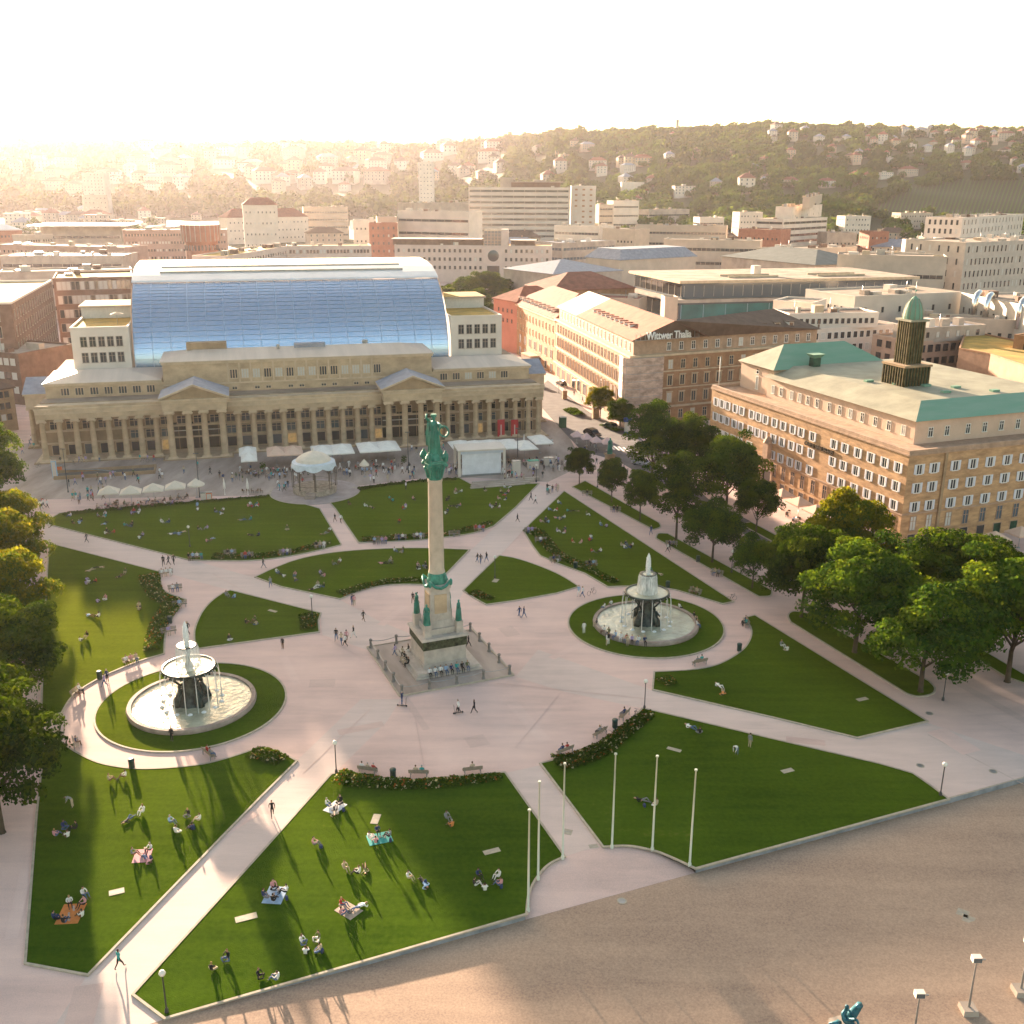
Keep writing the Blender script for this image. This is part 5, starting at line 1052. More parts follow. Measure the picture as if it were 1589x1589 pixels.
def mk_pose(P):
    """P: joint dictionary -> mesh; every joint is (x,y,z,radius)"""
    me=bpy.data.meshes.new('sk'); names=[k for k in P if k not in('face','short')]; idx={n:i for i,n in enumerate(names)}
    E=[('hip','waist'),('waist','chest'),('chest','neck'),('neck','head0'),('head0','head'),('head','crown')]
    for s in 'lr':
        E+=[('chest','sh'+s),('sh'+s,'el'+s),('el'+s,'wr'+s),('wr'+s,'hd'+s),('hip','th'+s),('th'+s,'kn'+s),('kn'+s,'an'+s),('an'+s,'to'+s)]
    bm=bmesh.new(); vs=[bm.verts.new(P[n][:3]) for n in names]
    for a,b in E: bm.edges.new((vs[idx[a]],vs[idx[b]]))
    bm.to_mesh(me); bm.free(); o=bpy.data.objects.new('sk',me); COL.objects.link(o)
    m=o.modifiers.new('s','SKIN'); m.use_smooth_shade=True; m.branch_smoothing=.4
    sv=me.skin_vertices[0].data
    for n in names: sv[idx[n]].radius=(P[n][3],P[n][3]*(.72 if n in('hip','waist','chest') else 1)); sv[idx[n]].use_root=(n=='hip')
    m2=o.modifiers.new('d','SUBSURF'); m2.levels=1
    dg=bpy.context.evaluated_depsgraph_get(); dg.update(); r=bpy.data.meshes.new_from_object(o.evaluated_get(dg)); r.name='person'
    bpy.data.objects.remove(o)
    seg=[]
    V3=lambda n:Vector(P[n][:3])
    for a,b in E:
        k=2
        if a in('neck','head0') or b=='head0': k=0
        if b in('head','crown'): k=0
        if a[:2] in('th','kn') or b[:2] in('th',): k=3
        if a[:2]=='an': k=4
        if a[:2] in('wr','el') : k=0 if a[:2]=='wr' or P.get('short') else 2
        seg.append((V3(a),V3(b),k))
    r.materials.clear()
    for k in('skin','hair','top','legs','shoe'): r.materials.append(PM[k])
    hc=V3('head'); up=(V3('crown')-V3('neck')).normalized(); fw=Vector(P['face']) if 'face' in P else Vector((0,-1,0))
    mi=[]
    for p in r.polygons:
        c=p.center; best=9;kk=2
        for a,b,k in seg:
            d=b-a; t=max(0,min(1,(c-a).dot(d)/max(1e-6,d.length_squared))); q=(c-(a+d*t)).length
            if q<best: best=q;kk=k
        if kk==0 and (c-hc).length<.19:
            v=(c-hc); 
            if v.dot(up)>.045 or (v.dot(fw)<.01 and v.dot(up)>-.10): kk=1
        mi.append(kk)
    r.polygons.foreach_set('material_index',mi); r.polygons.foreach_set('use_smooth',[True]*len(r.polygons)); return r
def head(x,y,z,fy=-.02): return dict(neck=(x,y,z,.055),head0=(x,y+fy*.5,z+.09,.075),head=(x,y+fy,z+.17,.105),crown=(x,y+fy,z+.26,.07))
def pose(base,**kw): d=dict(base); d.update(kw); return d
stand=dict(hip=(0,0,.92,.15),waist=(0,0,1.08,.135),chest=(0,0,1.32,.165),**head(0,0,1.48),
 shl=(-.19,0,1.41,.065),ell=(-.25,.02,1.14,.045),wrl=(-.25,-.06,.90,.032),hdl=(-.25,-.09,.80,.038),shr=(.19,0,1.41,.065),elr=(.25,.02,1.14,.045),wrr=(.25,-.06,.90,.032),hdr=(.25,-.09,.80,.038),
 thl=(-.10,0,.84,.095),knl=(-.11,-.01,.48,.062),anl=(-.12,.03,.09,.042),tol=(-.13,-.13,.035,.035),thr=(.10,0,.84,.095),knr=(.11,-.01,.48,.062),anr=(.12,.03,.09,.042),tor=(.13,-.13,.035,.035))
walk=pose(stand,knl=(-.10,-.20,.50,.062),anl=(-.10,-.32,.11,.042),tol=(-.10,-.48,.06,.035),knr=(.10,.08,.49,.062),anr=(.10,.36,.16,.042),tor=(.10,.24,.045,.035),ell=(-.25,.14,1.16,.045),wrl=(-.25,.16,.93,.032),hdl=(-.25,.12,.84,.036),elr=(.25,-.08,1.15,.045),wrr=(.24,-.26,1.00,.032),hdr=(.24,-.34,.95,.036))
gsit=dict(hip=(0,.05,.13,.16),waist=(0,.09,.30,.14),chest=(0,.06,.53,.16),**head(0,.03,.69,-.04),
 shl=(-.19,.05,.61,.062),ell=(-.25,-.12,.44,.043),wrl=(-.14,-.32,.47,.032),hdl=(-.06,-.38,.48,.036),shr=(.19,.05,.61,.062),elr=(.25,-.12,.44,.043),wrr=(.14,-.32,.47,.032),hdr=(.06,-.38,.48,.036),
 thl=(-.11,-.04,.15,.10),knl=(-.14,-.42,.44,.065),anl=(-.12,-.62,.09,.043),tol=(-.12,-.80,.04,.035),thr=(.11,-.04,.15,.10),knr=(.14,-.42,.44,.065),anr=(.12,-.62,.09,.043),tor=(.12,-.80,.04,.035))
xsit=pose(gsit,knl=(-.38,-.28,.20,.07),anl=(-.02,-.46,.09,.045),tol=(.12,-.50,.06,.036),knr=(.38,-.28,.20,.07),anr=(.04,-.36,.09,.045),tor=(-.12,-.36,.06,.036),wrl=(-.22,-.22,.32,.032),hdl=(-.2,-.32,.28,.036),wrr=(.22,-.22,.32,.032),hdr=(.2,-.32,.28,.036))
lean=pose(gsit,waist=(0,.16,.27,.14),chest=(0,.30,.46,.16),**head(0,.33,.61,-.03),shl=(-.19,.30,.52,.062),ell=(-.28,.48,.28,.043),wrl=(-.27,.60,.06,.034),hdl=(-.27,.68,.03,.034),shr=(.19,.30,.52,.062),elr=(.28,.48,.28,.043),wrr=(.27,.60,.06,.034),hdr=(.27,.68,.03,.034),
 knl=(-.12,-.50,.18,.065),anl=(-.12,-.92,.09,.043),tol=(-.13,-1.0,.18,.035),knr=(.12,-.44,.32,.065),anr=(.12,-.76,.08,.043),tor=(.12,-.92,.05,.035))
lie=dict(hip=(0,0,.14,.15),waist=(0,.17,.14,.13),chest=(0,.40,.15,.15),neck=(0,.58,.16,.055),head0=(0,.67,.16,.075),head=(0,.75,.16,.105),crown=(0,.85,.17,.07),face=(0,-.2,1),
 shl=(-.19,.48,.15,.06),ell=(-.36,.30,.08,.043),wrl=(-.28,.08,.10,.032),hdl=(-.22,.0,.12,.034),shr=(.19,.48,.15,.06),elr=(.40,.56,.08,.043),wrr=(.22,.74,.07,.034),hdr=(.14,.80,.06,.034),
 thl=(-.10,-.08,.13,.10),knl=(-.12,-.48,.14,.065),anl=(-.13,-.90,.09,.043),tol=(-.16,-.96,.20,.035),thr=(.10,-.08,.13,.10),knr=(.13,-.42,.36,.065),anr=(.12,-.66,.08,.043),tor=(.12,-.84,.05,.035))
bsit=dict(hip=(0,.02,.55,.16),waist=(0,.06,.70,.14),chest=(0,.06,.94,.16),**head(0,.04,1.10,-.03),
 shl=(-.19,.05,1.02,.062),ell=(-.24,-.02,.80,.043),wrl=(-.16,-.24,.70,.032),hdl=(-.12,-.34,.68,.036),shr=(.19,.05,1.02,.062),elr=(.24,-.02,.80,.043),wrr=(.16,-.24,.70,.032),hdr=(.12,-.34,.68,.036),
 thl=(-.10,-.06,.54,.095),knl=(-.12,-.44,.53,.063),anl=(-.12,-.46,.10,.043),tol=(-.12,-.62,.04,.035),thr=(.10,-.06,.54,.095),knr=(.12,-.44,.53,.063),anr=(.12,-.40,.10,.043),tor=(.12,-.56,.04,.035))
bend=pose(stand,waist=(0,-.10,1.06,.135),chest=(0,-.36,1.14,.16),neck=(0,-.54,1.16,.055),head0=(0,-.62,1.16,.07),head=(0,-.69,1.14,.1),crown=(0,-.77,1.12,.07),shl=(-.19,-.44,1.12,.062),ell=(-.2,-.46,.86,.043),wrl=(-.12,-.56,.64,.032),hdl=(-.1,-.6,.55,.036),shr=(.19,-.44,1.12,.062),elr=(.2,-.46,.86,.043),wrr=(.12,-.56,.64,.032),hdr=(.1,-.6,.55,.036),face=(0,-.3,-1))
POSES={'standing':mk_pose(stand),'walking':mk_pose(walk),'sitting':mk_pose(gsit),'sitting cross legged':mk_pose(xsit),'leaning back':mk_pose(lean),'lying':mk_pose(lie),'seated':mk_pose(bsit),'bending':mk_pose(bend)}
NP_=[0]
def person(p,pose_,rz,place,top=None,legs=None,hair=None,scale=None,group=None,z=0.0,sk=None,skirt=False):
    top=top or RN.choice(['white','white','white','black','black','grey','navy','red','pink','beige','light blue','olive','teal','lilac']); legs=legs or RN.choice(['black','black','blue','blue','beige','grey','white','brown']); hair=hair or RN.choice(['dark','dark','brown','brown','fair','grey'])
    o=link('person',POSES[pose_],None,(p.x,p.y,p.z+z),rz,scale=(scale or RN.uniform(.93,1.04)),label='%s top and %s trousers, %s %s'%(top,legs,pose_,place),cat='person',group=group); o['label']=o['label']
    for i,m in enumerate((mat('skin%d'%(sk or 0),SK[sk or 0],.7,0) if sk is not None else mat('skin%d'%RN.choice([0,1,3,0,1,2]),SK[0],.7,0),cloth('hair '+hair,HAIR[hair]),cloth('top '+top,TOPS[top]),cloth('legs '+legs,LEGS[legs]))):
        o.material_slots[i].link='OBJECT'; o.material_slots[i].material=m
    NP_[0]+=1; return o
for i in range(4): mat('skin%d'%i,SK[i],.7,0)
def grp(x,y,n,place,kind='g',spread=.9,z=.1,group='people resting on the lawns',blanket=None,tops=None,legs=None):
    c=G(x,y,z)
    if blanket:
        mb=MB(); w=.55+.13*n; mb.box(-w,-w*.75,0,w,w*.75,.02,cloth('blanket '+blanket,{**TOPS,'patterned':(.40,.32,.25)}[blanket])); 
        for k in range(5): mb.box(-w+.3+k*.4,-.2+.13*(k%3),.02,-w+.42+k*.4,-.06+.13*(k%3),.02+.12*(1+k%2),cloth('picnic things',(.5,.4,.35)))
        o=mb.obj('picnic_blanket',None,(c.x,c.y,z),RN.uniform(0,3)); tag(o,'%s picnic blanket with small things on it %s'%(blanket,place),'blanket')
    a0=RN.uniform(0,6.28)
    for k in range(n):
        a=a0+2*PI*k/n+RN.uniform(-.3,.3); r=spread*(.55 if n==1 else 1)*(.75+.1*n); q=c+Vector((math.cos(a)*r,math.sin(a)*r,0))
        if n==1: q=c
        ps='lying' if kind=='l' else RN.choice(['sitting','sitting','sitting cross legged','sitting cross legged','sitting','lying'] if n<4 else ['sitting','sitting cross legged','sitting'])
        rz=a-PI/2+RN.uniform(-.4,.4)   # faces the middle
        person(q,ps,rz,place,group=group,z=0.02 if blanket else 0,top=(tops[k%len(tops)] if tops else None),legs=(legs[k%len(legs)] if legs else None))
# ---------- column monument ----------
m_brg=mat('green bronze patina',(.05,.26,.20),.5,.2,1.2,.3,metal=.2,col2=(.02,.12,.09))
m_col=mat('warm column stone',(.55,.44,.34),.8,.10,.5,.15,detail=6); m_ped=mat('pedestal stone',(.48,.42,.36),.85,.10,.8,.2)
AX=.39821
def MZ(h): return h
M0=empty('column_monument',CC,AX,'tall stone column monument with green bronze statues in the middle of the square','monument')
mb=MB(); mb.box(-7.0,-7.0,0,7.0,7.0,.10,m_stonepave); mb.box(-7.15,-7.15,0,7.15,-7.0,.18,m_kerb); mb.box(-7.15,7.0,0,7.15,7.15,.18,m_kerb); mb.box(-7.15,-7.0,0,-7.0,7.0,.18,m_kerb); mb.box(7.0,-7.0,0,7.15,7.0,.18,m_kerb); mb.obj('platform',M0)
mb=MB(); mb.box(-4.2,-4.2,.1,4.2,4.2,.35,m_ped); mb.box(-3.9,-3.9,.35,3.9,3.9,.7,m_ped); mb.obj('steps',M0)
mb=MB(); mb.box(-3.3,-3.3,.7,3.3,3.3,3.0,m_ped); mb.box(-3.45,-3.45,.7,3.45,3.45,1.15,m_ped); mb.box(-3.45,-3.45,3.0,3.45,3.45,4.2,mat('dark olive relief band',(.06,.07,.035),.8,.4,2,.5)); mb.taper(0,0,4.2,3.7,3.7,4.5,3.6,3.6,m_ped); mb.obj('base_block',M0,scale=(.8,.8,1))  # relief band darker than the stone around it
mb=MB(); mb.box(-2.6,-2.6,4.5,2.6,2.6,5.2,m_ped); mb.taper(0,0,5.2,2.15,2.15,6.0,1.85,1.85,m_ped); mb.taper(0,0,6.0,1.75,1.75,10.0,1.6,1.6,m_ped)
for a in range(4):
    Mx=Matrix.Rotation(a*PI/2,4,'Z'); mb.box(-1.05,-1.76,6.9,1.05,-1.62,9.3,m_sand,Mx); mb.lathe([(.5,-.12),(.6,0)],m_sandd,seg=10,M=Mx@Matrix.Translation((0,-1.72,8.2))@Matrix.Rotation(PI/2,4,'X'))
mb.obj('pedestal',M0,scale=(.74,.74,1))
mb=MB(); mb.box(-1.95,-1.95,10,1.95,1.95,10.5,m_ped)
for a in range(4):
    Mx=Matrix.Rotation(a*PI/2,4,'Z')
    mb.tube([Mx@Vector(q) for q in((-1.75,-2.05,10.9),(-.9,-2.15,10.35),(0,-2.2,10.15),(.9,-2.15,10.35),(1.75,-2.05,10.9))],.22,m_brg); mb.lathe([(.05,10.3),(.32,10.5),(.34,10.9),(.1,11.2)],m_brg,*(Mx@Vector((1.9,-1.9,0))).xy,8)
mb.lathe([(1.75,10.5),(1.8,10.8),(1.5,11.1),(1.62,11.4),(1.38,11.8)],m_brg,seg=20); mb.obj('garland_base',M0,scale=(.68,.68,1))
mb=MB(); mb.lathe([(1.38,11.8),(1.24,12.2),(1.22,16),(1.12,22.9),(1.2,23.1),(1.2,23.3)],m_col,seg=24)
for z in(14.5,17.3,20.1): mb.lathe([(1.235-.0135*(z-12.2),z),(1.235-.0135*(z-12.2),z+.04)],m_sandd,seg=24,cap=False)
mb.obj('shaft',M0,scale=(.73,.73,1))
mb=MB(); mb.lathe([(1.2,23.3),(1.35,23.7),(1.25,24.2),(1.5,24.7),(1.85,25.3)],m_brg,seg=16)
for k in range(8): a=2*PI*k/8; mb.tube([(math.cos(a)*1.3,math.sin(a)*1.3,23.6),(math.cos(a)*1.6,math.sin(a)*1.6,24.4),(math.cos(a)*2.0,math.sin(a)*2.0,24.9)],[.22,.2,.1],m_brg)
for a in range(4): Mx=Matrix.Rotation(a*PI/2+PI/4,4,'Z'); mb.tube([Mx@Vector(q) for q in((1.4,0,25.2),(2.1,0,25.3),(2.5,0,25.0))],[.4,.33,.18],m_brg)
mb.box(-1.6,-1.6,25.3,1.6,1.6,25.65,m_brg); mb.lathe([(1.2,25.65),(1.0,26.3),(.8,26.6)],m_brg,seg=10); mb.obj('capital',M0,scale=(.66,.66,1))
for a in range(4):
    Mx=Matrix.Rotation(a*PI/2+PI/4,4,'Z'); q=Mx@Vector((1.4,0,0)); mb=MB()
    mb.lathe([(.02,0),(.28,.05),(.36,.5),(.33,.9),(.12,1.1),(.16,1.2),(.02,1.35)],m_brg,seg=8); mb.tube([(-.3,0,.8),(-.5,-.2,.4)],[.1,.07],m_brg); mb.obj('putto',M0,(q.x,q.y,25.5))
STM={}
def robe(key,h,wings=False,arm=True):
    """robed standing figure grown as one skin"""
    P=dict(stand); me=mk_pose(stand); me.materials.clear(); me.materials.append(m_brg); me.polygons.foreach_set('material_index',[0]*len(me.polygons)); return me
sm=robe('x',1)
def statue(parent,loc,h,rz,wings=False,name='statue'):
    s=h/1.76; o=link(name,sm,parent,loc,rz,scale=s*1.0)
    mb=MB(); mb.lathe([(.34,0),(.30,.3),(.25,.75),(.19,1.02),(.22,1.25),(.2,1.42),(.08,1.5)],m_brg,seg=12,sy=.75)
    for k in range(9): a=2*PI*k/9; mb.tube([(math.cos(a)*.33,math.sin(a)*.26,.0),(math.cos(a)*.27,math.sin(a)*.2,.7),(math.cos(a)*.18,math.sin(a)*.14,1.05)],.045,m_brg,5)
    mb.obj('robe',o,scale=(.84,.84,1))
    if wings:
        mb=MB()
        mb.tube([(.2,-.05,1.4),(.42,-.25,1.35),(.55,-.3,1.25)],[.07,.055,.04],m_brg)
        ring=[(.62+.0*math.cos(t),-.3+math.cos(t)*.0,1.0) for t in(0,)]; mb.tube([(.6+.22*math.cos(t),-.34,1.12+.24*math.sin(t)) for t in np.linspace(0,2*PI,14)],.05,m_brg)
        mb.tube([(-.2,0,1.42),(-.34,-.1,1.62),(-.28,-.15,1.8)],[.07,.055,.045],m_brg); mb.lathe([(.1,1.66),(.15,1.72),(.13,1.8)],m_brg,0,-.02,8)
        mb.tube([(-.24,.12,1.45),(-.34,.2,.9),(-.36,.18,.3)],[.12,.16,.12],m_brg); mb.obj('wreath_and_cloak',o)
    return o
statue(M0,(0,0,26.4),4.5,-AX-.3,True,'crowning_statue')
for k,(sx,sy) in enumerate(((-1,-1),(1,-1),(-1,1),(1,1))):
    mb=MB(); mb.box(sx*2.0-.42,sy*2.0-.42,4.5,sx*2.0+.42,sy*2.0+.42,6.0,m_ped); mb.obj('statue_plinth',M0); statue(M0,(sx*2.0,sy*2.0,6.0),2.7,math.atan2(sy,sx)+PI/2,name='corner_statue')
# chain posts round the platform
mb=MB(); mb.lathe([(.22,0),(.24,.12),(.16,.2),(.15,.95),(.22,1.0),(.2,1.15),(.05,1.25)],m_brg and mat('dark stone post',(.22,.20,.18),.7,.1,2),seg=8); post=mb.mesh('chain_post')
names=['front','right','rear','left']; cs=[(-6.7,-6.7),(6.7,-6.7),(6.7,6.7),(-6.7,6.7)]
for s_ in range(4):
    x0,y0=cs[s_];x1,y1=cs[(s_+1)%4]
    for k in range(4):
        t=k/4; q=M0.matrix_world if False else None; lx,ly=x0+(x1-x0)*t,y0+(y1-y0)*t
        w=CC+Vector((lx*math.cos(AX)-ly*math.sin(AX),lx*math.sin(AX)+ly*math.cos(AX),.1))
        link('chain_post',post,None,tuple(w),AX,label='dark stone chain post on the %s side of the column platform'%names[s_],cat='bollard',group='chain posts round the column')
    mb=MB()
    for k in range(4):
        a=Vector((x0+(x1-x0)*k/4,y0+(y1-y0)*k/4,.95)); c=Vector((x0+(x1-x0)*(k+1)/4,y0+(y1-y0)*(k+1)/4,.95)); mb.tube([a,a.lerp(c,.25)-Vector((0,0,.16)),a.lerp(c,.5)-Vector((0,0,.22)),a.lerp(c,.75)-Vector((0,0,.16)),c],.045,m_steel,5)
    mb.obj('barrier_chain',None,tuple(CC+Vector((0,0,.1))),AX,label='drooping chains along the %s side of the column platform'%names[s_],cat='chain',group='chains round the column')
# ---------- fountains ----------
m_rim=mat('pinkish basin stone',(.34,.27,.23),.8,.15,.8,.2); m_iron=mat('dark patinated cast iron',(.06,.075,.065),.45,.35,1.5,.3,metal=.35)
def watermat(key,c,rough=.08,bs=2.2,st=.9):
    m=bpy.data.materials.new(key); m.use_nodes=True; nt=m.node_tree; N=nt.nodes; L=nt.links; b=N['Principled BSDF']; b.inputs['Roughness'].default_value=rough; b.inputs['Specular IOR Level'].default_value=1.0
    tc=N.new('ShaderNodeTexCoord'); n=N.new('ShaderNodeTexNoise'); n.inputs['Scale'].default_value=bs; n.inputs['Detail'].default_value=5; L.new(tc.outputs['Object'],n.inputs[0]); bp=N.new('ShaderNodeBump'); bp.inputs['Strength'].default_value=st; bp.inputs['Distance'].default_value=.15
    L.new(n.outputs[0],bp.inputs['Height']); L.new(bp.outputs[0],b.inputs['Normal']); n2=N.new('ShaderNodeTexNoise'); n2.inputs['Scale'].default_value=.5; n2.inputs['Detail'].default_value=5; L.new(tc.outputs['Object'],n2.inputs[0])
    rp=N.new('ShaderNodeValToRGB'); rp.color_ramp.elements[0].position=.35; rp.color_ramp.elements[1].position=.65; rp.color_ramp.elements[0].color=(*[v*.6 for v in c],1); rp.color_ramp.elements[1].color=(*c,1); L.new(n2.outputs[0],rp.inputs[0]); L.new(rp.outputs[0],b.inputs['Base Color']); return m
m_water=watermat('pool water',(.50,.50,.36),.22,1.6,1.0); m_fall=bpy.data.materials.new('falling water'); m_fall.use_nodes=True  # whitish base colour carries the sun glare on the pools
_nt=m_fall.node_tree; _b=_nt.nodes['Principled BSDF']; _b.inputs['Base Color'].default_value=(.85,.85,.82,1); _b.inputs['Roughness'].default_value=.35; _b.inputs['Alpha'].default_value=.5
_tc=_nt.nodes.new('ShaderNodeTexCoord'); _mp=_nt.nodes.new('ShaderNodeMapping'); _mp.inputs['Scale'].default_value=(6,6,.5); _n=_nt.nodes.new('ShaderNodeTexNoise'); _n.inputs['Scale'].default_value=1.5; _nt.links.new(_tc.outputs['Object'],_mp.inputs[0]); _nt.links.new(_mp.outputs[0],_n.inputs[0])
_rg=_nt.nodes.new('ShaderNodeMapRange'); _rg.inputs['From Min'].default_value=.35; _rg.inputs['From Max'].default_value=.65; _rg.inputs['To Min'].default_value=.35; _rg.inputs['To Max'].default_value=.8; _nt.links.new(_n.outputs[0],_rg.inputs[0]); _nt.links.new(_rg.outputs[0],_b.inputs['Alpha'])
m_foam=mat('white water spray',(.85,.85,.83),.6,.1,6,.3)
def fountain(c,label):
    F=empty('fountain',c,0,label,'fountain'); mb=MB(); mb.lathe([(7.0,0),(7.05,.35),(6.95,.62),(6.5,.62),(6.45,.25)],m_rim,seg=56,cap=False,smooth=False)
    mb.obj('basin_rim',F); mb=MB(); mb.lathe([(0.01,.44),(3,.44),(6.47,.44)],m_water,seg=48,cap=False); mb.obj('basin_water',F)
    mb=MB(); mb.lathe([(1.9,.3),(1.7,.8),(1.2,1.0),(1.0,2.2),(.75,3.2),(1.0,3.9)],m_iron,seg=12); 
    for k in range(4):
        a=PI/4+k*PI/2; x,y=math.cos(a),math.sin(a); mb.tube([(x*1.9,y*1.9,.4),(x*1.75,y*1.75,1.0),(x*1.35,y*1.35,1.8),(x*1.25,y*1.25,2.4)],[.5,.48,.36,.24],m_iron,7); mb.lathe([(.02,2.4),(.2,2.5),(.22,2.75),(.02,2.95)],m_iron,x*1.3,y*1.3,7); mb.tube([(x*1.3-y*.4,y*1.3+x*.4,2.2),(x*1.9-y*.5,y*1.9+x*.5,1.6)],[.15,.1],m_iron); mb.tube([(x*1.2,y*1.2,2.8),(x*1.9,y*1.9,3.6),(x*2.3,y*2.3,4.05)],[.14,.12,.1],m_iron)
    mb.obj('figure_group',F); mb=MB(); mb.lathe([(.6,3.7),(1.6,3.85),(2.5,4.2),(2.75,4.55),(2.95,4.6),(2.95,4.8),(2.7,4.8),(2.6,4.6),(.5,4.5)],m_iron,seg=32,cap=False)
    for k in range(28): a=2*PI*k/28; mb.lathe([(.02,4.3),(.13,4.4),(.02,4.62)],m_iron,math.cos(a)*2.93,math.sin(a)*2.93,6)
    mb.obj('great_bowl',F); mb=MB(); mb.lathe([(.01,4.7),(2.66,4.7)],m_water,seg=32,cap=False); mb.obj('bowl_water',F)
    mb=MB(); mb.lathe([(.5,4.5),(.4,5.0),(.22,5.5),(.25,6.3),(.5,6.9),(1.05,7.1),(1.15,7.3),(.95,7.3),(.1,7.2)],m_iron,seg=18,cap=False); mb.obj('upper_bowl',F)
    mb=MB(); mb.lathe([(.01,7.26),(.98,7.27)],m_water,seg=18,cap=False); mb.obj('upper_water',F)
    mb=MB(); mb.lathe([(1.13,7.3),(1.25,6.8),(1.32,6.0),(1.38,4.75)],m_fall,seg=28,cap=False); 
    for k in range(16):
        a=2*PI*k/16+.1; x,y=math.cos(a),math.sin(a); mb.tube([(x*2.95,y*2.95,4.7),(x*3.15,y*3.15,4.4),(x*3.25,y*3.25,3.2),(x*3.3,y*3.3,.45)],[.03,.035,.05,.07],m_fall,5)
    mb.obj('water_curtain',F)
    mb=MB(); mb.lathe([(.3,7.2),(.28,7.8),(.34,8.5),(.30,9.2),(.18,9.8),(.02,10.2)],m_foam,seg=8); rr=random.Random(3)
    for k in range(110): z=rr.uniform(7.3,9.8); r=rr.uniform(.1,.42)*(1.1-(z-7.3)*.2); a=rr.uniform(0,6.3); s=rr.uniform(.03,.08); mb.lathe([(.005,z-s),(s,z),(.005,z+s)],m_foam,math.cos(a)*r,math.sin(a)*r,5,cap=False)
    for k in range(14): a=2*PI*k/14; mb.lathe([(.3,.44),(.22,.52),(.05,.6)],m_foam,math.cos(a)*3.3,math.sin(a)*3.3,7)
    mb.obj('water_jet',F)
fountain(FL,'left fountain, sunlit, two tiered dark iron bowls in a bright round pool'); fountain(FR,'right fountain, two tiered dark iron bowls in a round pool with people on its rim')
# ---------- music pavilion ----------
W_=empty('music_pavilion',carc,0,'round open cast iron pavilion with white scalloped roof on its round paving','pavilion')
m_irn=mat('brown painted iron',(.14,.11,.08),.5,.15,2,metal=.3); pr_=3.9
mb=MB(); mb.lathe([(pr_+.2,.1),(pr_+.2,1.1),(pr_,1.15)],mat('pavilion base stone',(.38,.31,.24),.8,.2,1.5),seg=24,smooth=False); mb.box(-.9,-pr_-1.6,.1,.9,-pr_+.2,.6,m_rim); mb.box(-.9,-pr_-.9,.6,.9,-pr_+.2,1.0,m_rim); mb.obj('base_drum',W_)
for k in range(8):
    a=2*PI*k/8+.2; mb=MB(); x,y=math.cos(a)*pr_,math.sin(a)*pr_; mb.lathe([(.14,1.15),(.09,1.4),(.08,4.4),(.16,4.6)],m_irn,x,y,8); mb.lathe([(.1,1.15),(.06,1.4),(.06,4.4)],m_irn,x*1.07-.2*math.sin(a),y*1.07+.2*math.cos(a),6); mb.obj('post',W_)
mb=MB(); n=64; vs=[]
for j,(r,z) in enumerate(((pr_+.35,5.0),(pr_+.1,5.7),(pr_-.6,5.9))):
    for k in range(n): a=2*PI*k/n; sc_=-.55*abs(math.sin(a*4+.8)) if j==0 else 0; vs.append((math.cos(a)*r,math.sin(a)*r,z+sc_+.35))
mb.add(vs,[(j*n+k,j*n+(k+1)%n,(j+1)*n+(k+1)%n,(j+1)*n+k) for j in range(2) for k in range(n)],mat('pale blue grey canopy',(.60,.64,.68),.6,.08,1)); mb.obj('scalloped_eave',W_)
mb=MB(); mb.lathe([(pr_-.55,6.2),(pr_-.9,6.75),(pr_-1.7,7.3),(pr_-2.8,7.75),(.3,7.95),(.12,8.1),(.12,8.5),(.02,8.6)],mat('cream dome roofing',(.70,.60,.48),.6,.06,1),seg=24,smooth=False); mb.obj('roof',W_)
mb=MB()
for k in range(8):
    a0=2*PI*k/8+.2;a1=a0+2*PI/8; pts=[]
    for t in np.linspace(0,1,9): a=a0+(a1-a0)*t; pts.append((math.cos(a)*pr_,math.sin(a)*pr_,4.5+.7*math.sin(PI*t)))
    mb.tube(pts,.05,m_irn,4); mb.tube([(math.cos(a0+(a1-a0)*t)*pr_,math.sin(a0+(a1-a0)*t)*pr_,1.9) for t in(0,.5,1)],.04,m_irn,4)
mb.obj('arches_and_railing',W_)
# ---------- street furniture ----------
m_pole=mat('dark grey lamp post',(.07,.07,.07),.5,.1,2,metal=.4); m_globe=mat('opal glass globe',(.78,.74,.66),.3,0); m_pw=mat('pale green white flagpole',(.62,.64,.55),.4,.04,1)
def lampproto():
    o=empty('street_lamp',(0,0,0),0,'x','street lamp'); mb=MB(); mb.lathe([(.16,0),(.14,.35),(.06,.5),(.05,3.1),(.09,3.2)],m_pole,seg=8); mb.obj('post',o); mb=MB(); mb.lathe([(.02,3.2),(.17,3.28),(.25,3.45),(.17,3.63),(.02,3.7)],m_globe,seg=12,cap=False); mb.obj('lamp_globe',o); return Proto(o)
LP=lampproto()
for x,y,lb in ((522,1200,'at the head of the lower middle lawn'),(1000,1100,'at the tip of the flower bed right of centre'),(1459,1235,'with a dark box, at the right tip of the flagpole lawn'),(259,1572,'nearest the viewer in the lower left lawn corner'),(295,849,'standing on the upper left lawn near the path'),
  (485,962,'in the flower bed tip beside the fountain lawn'),(66,810,'at the left tip of the upper left lawn'),(768,898,'with thin stem in the small right lawn'),(1135,889,'between the narrow strip lawn and the small round tree'),(1463,1087,'under the broad tree at the strip lawn end'),(927,757,'between the first two small strip lawn trees'),(867,610,'on the pavement by the long shop building'),(832,748,'at the right tip of the upper middle lawn')):
    p=G(x,y); LP.put((p.x,p.y,0),RN.uniform(0,3),'globe street lamp '+lb,group='globe lamps of the square')
def poleproto(h,r,m,name,cat,cap=True):
    mb=MB(); mb.lathe([(r*1.6,0),(r*1.5,.3),(r,.4),(r*.6,h),(r*1.4,h+.02),(r*1.2,h+.15)] if cap else [(r,0),(r*.7,h)],m,seg=8); return mb.mesh(name)
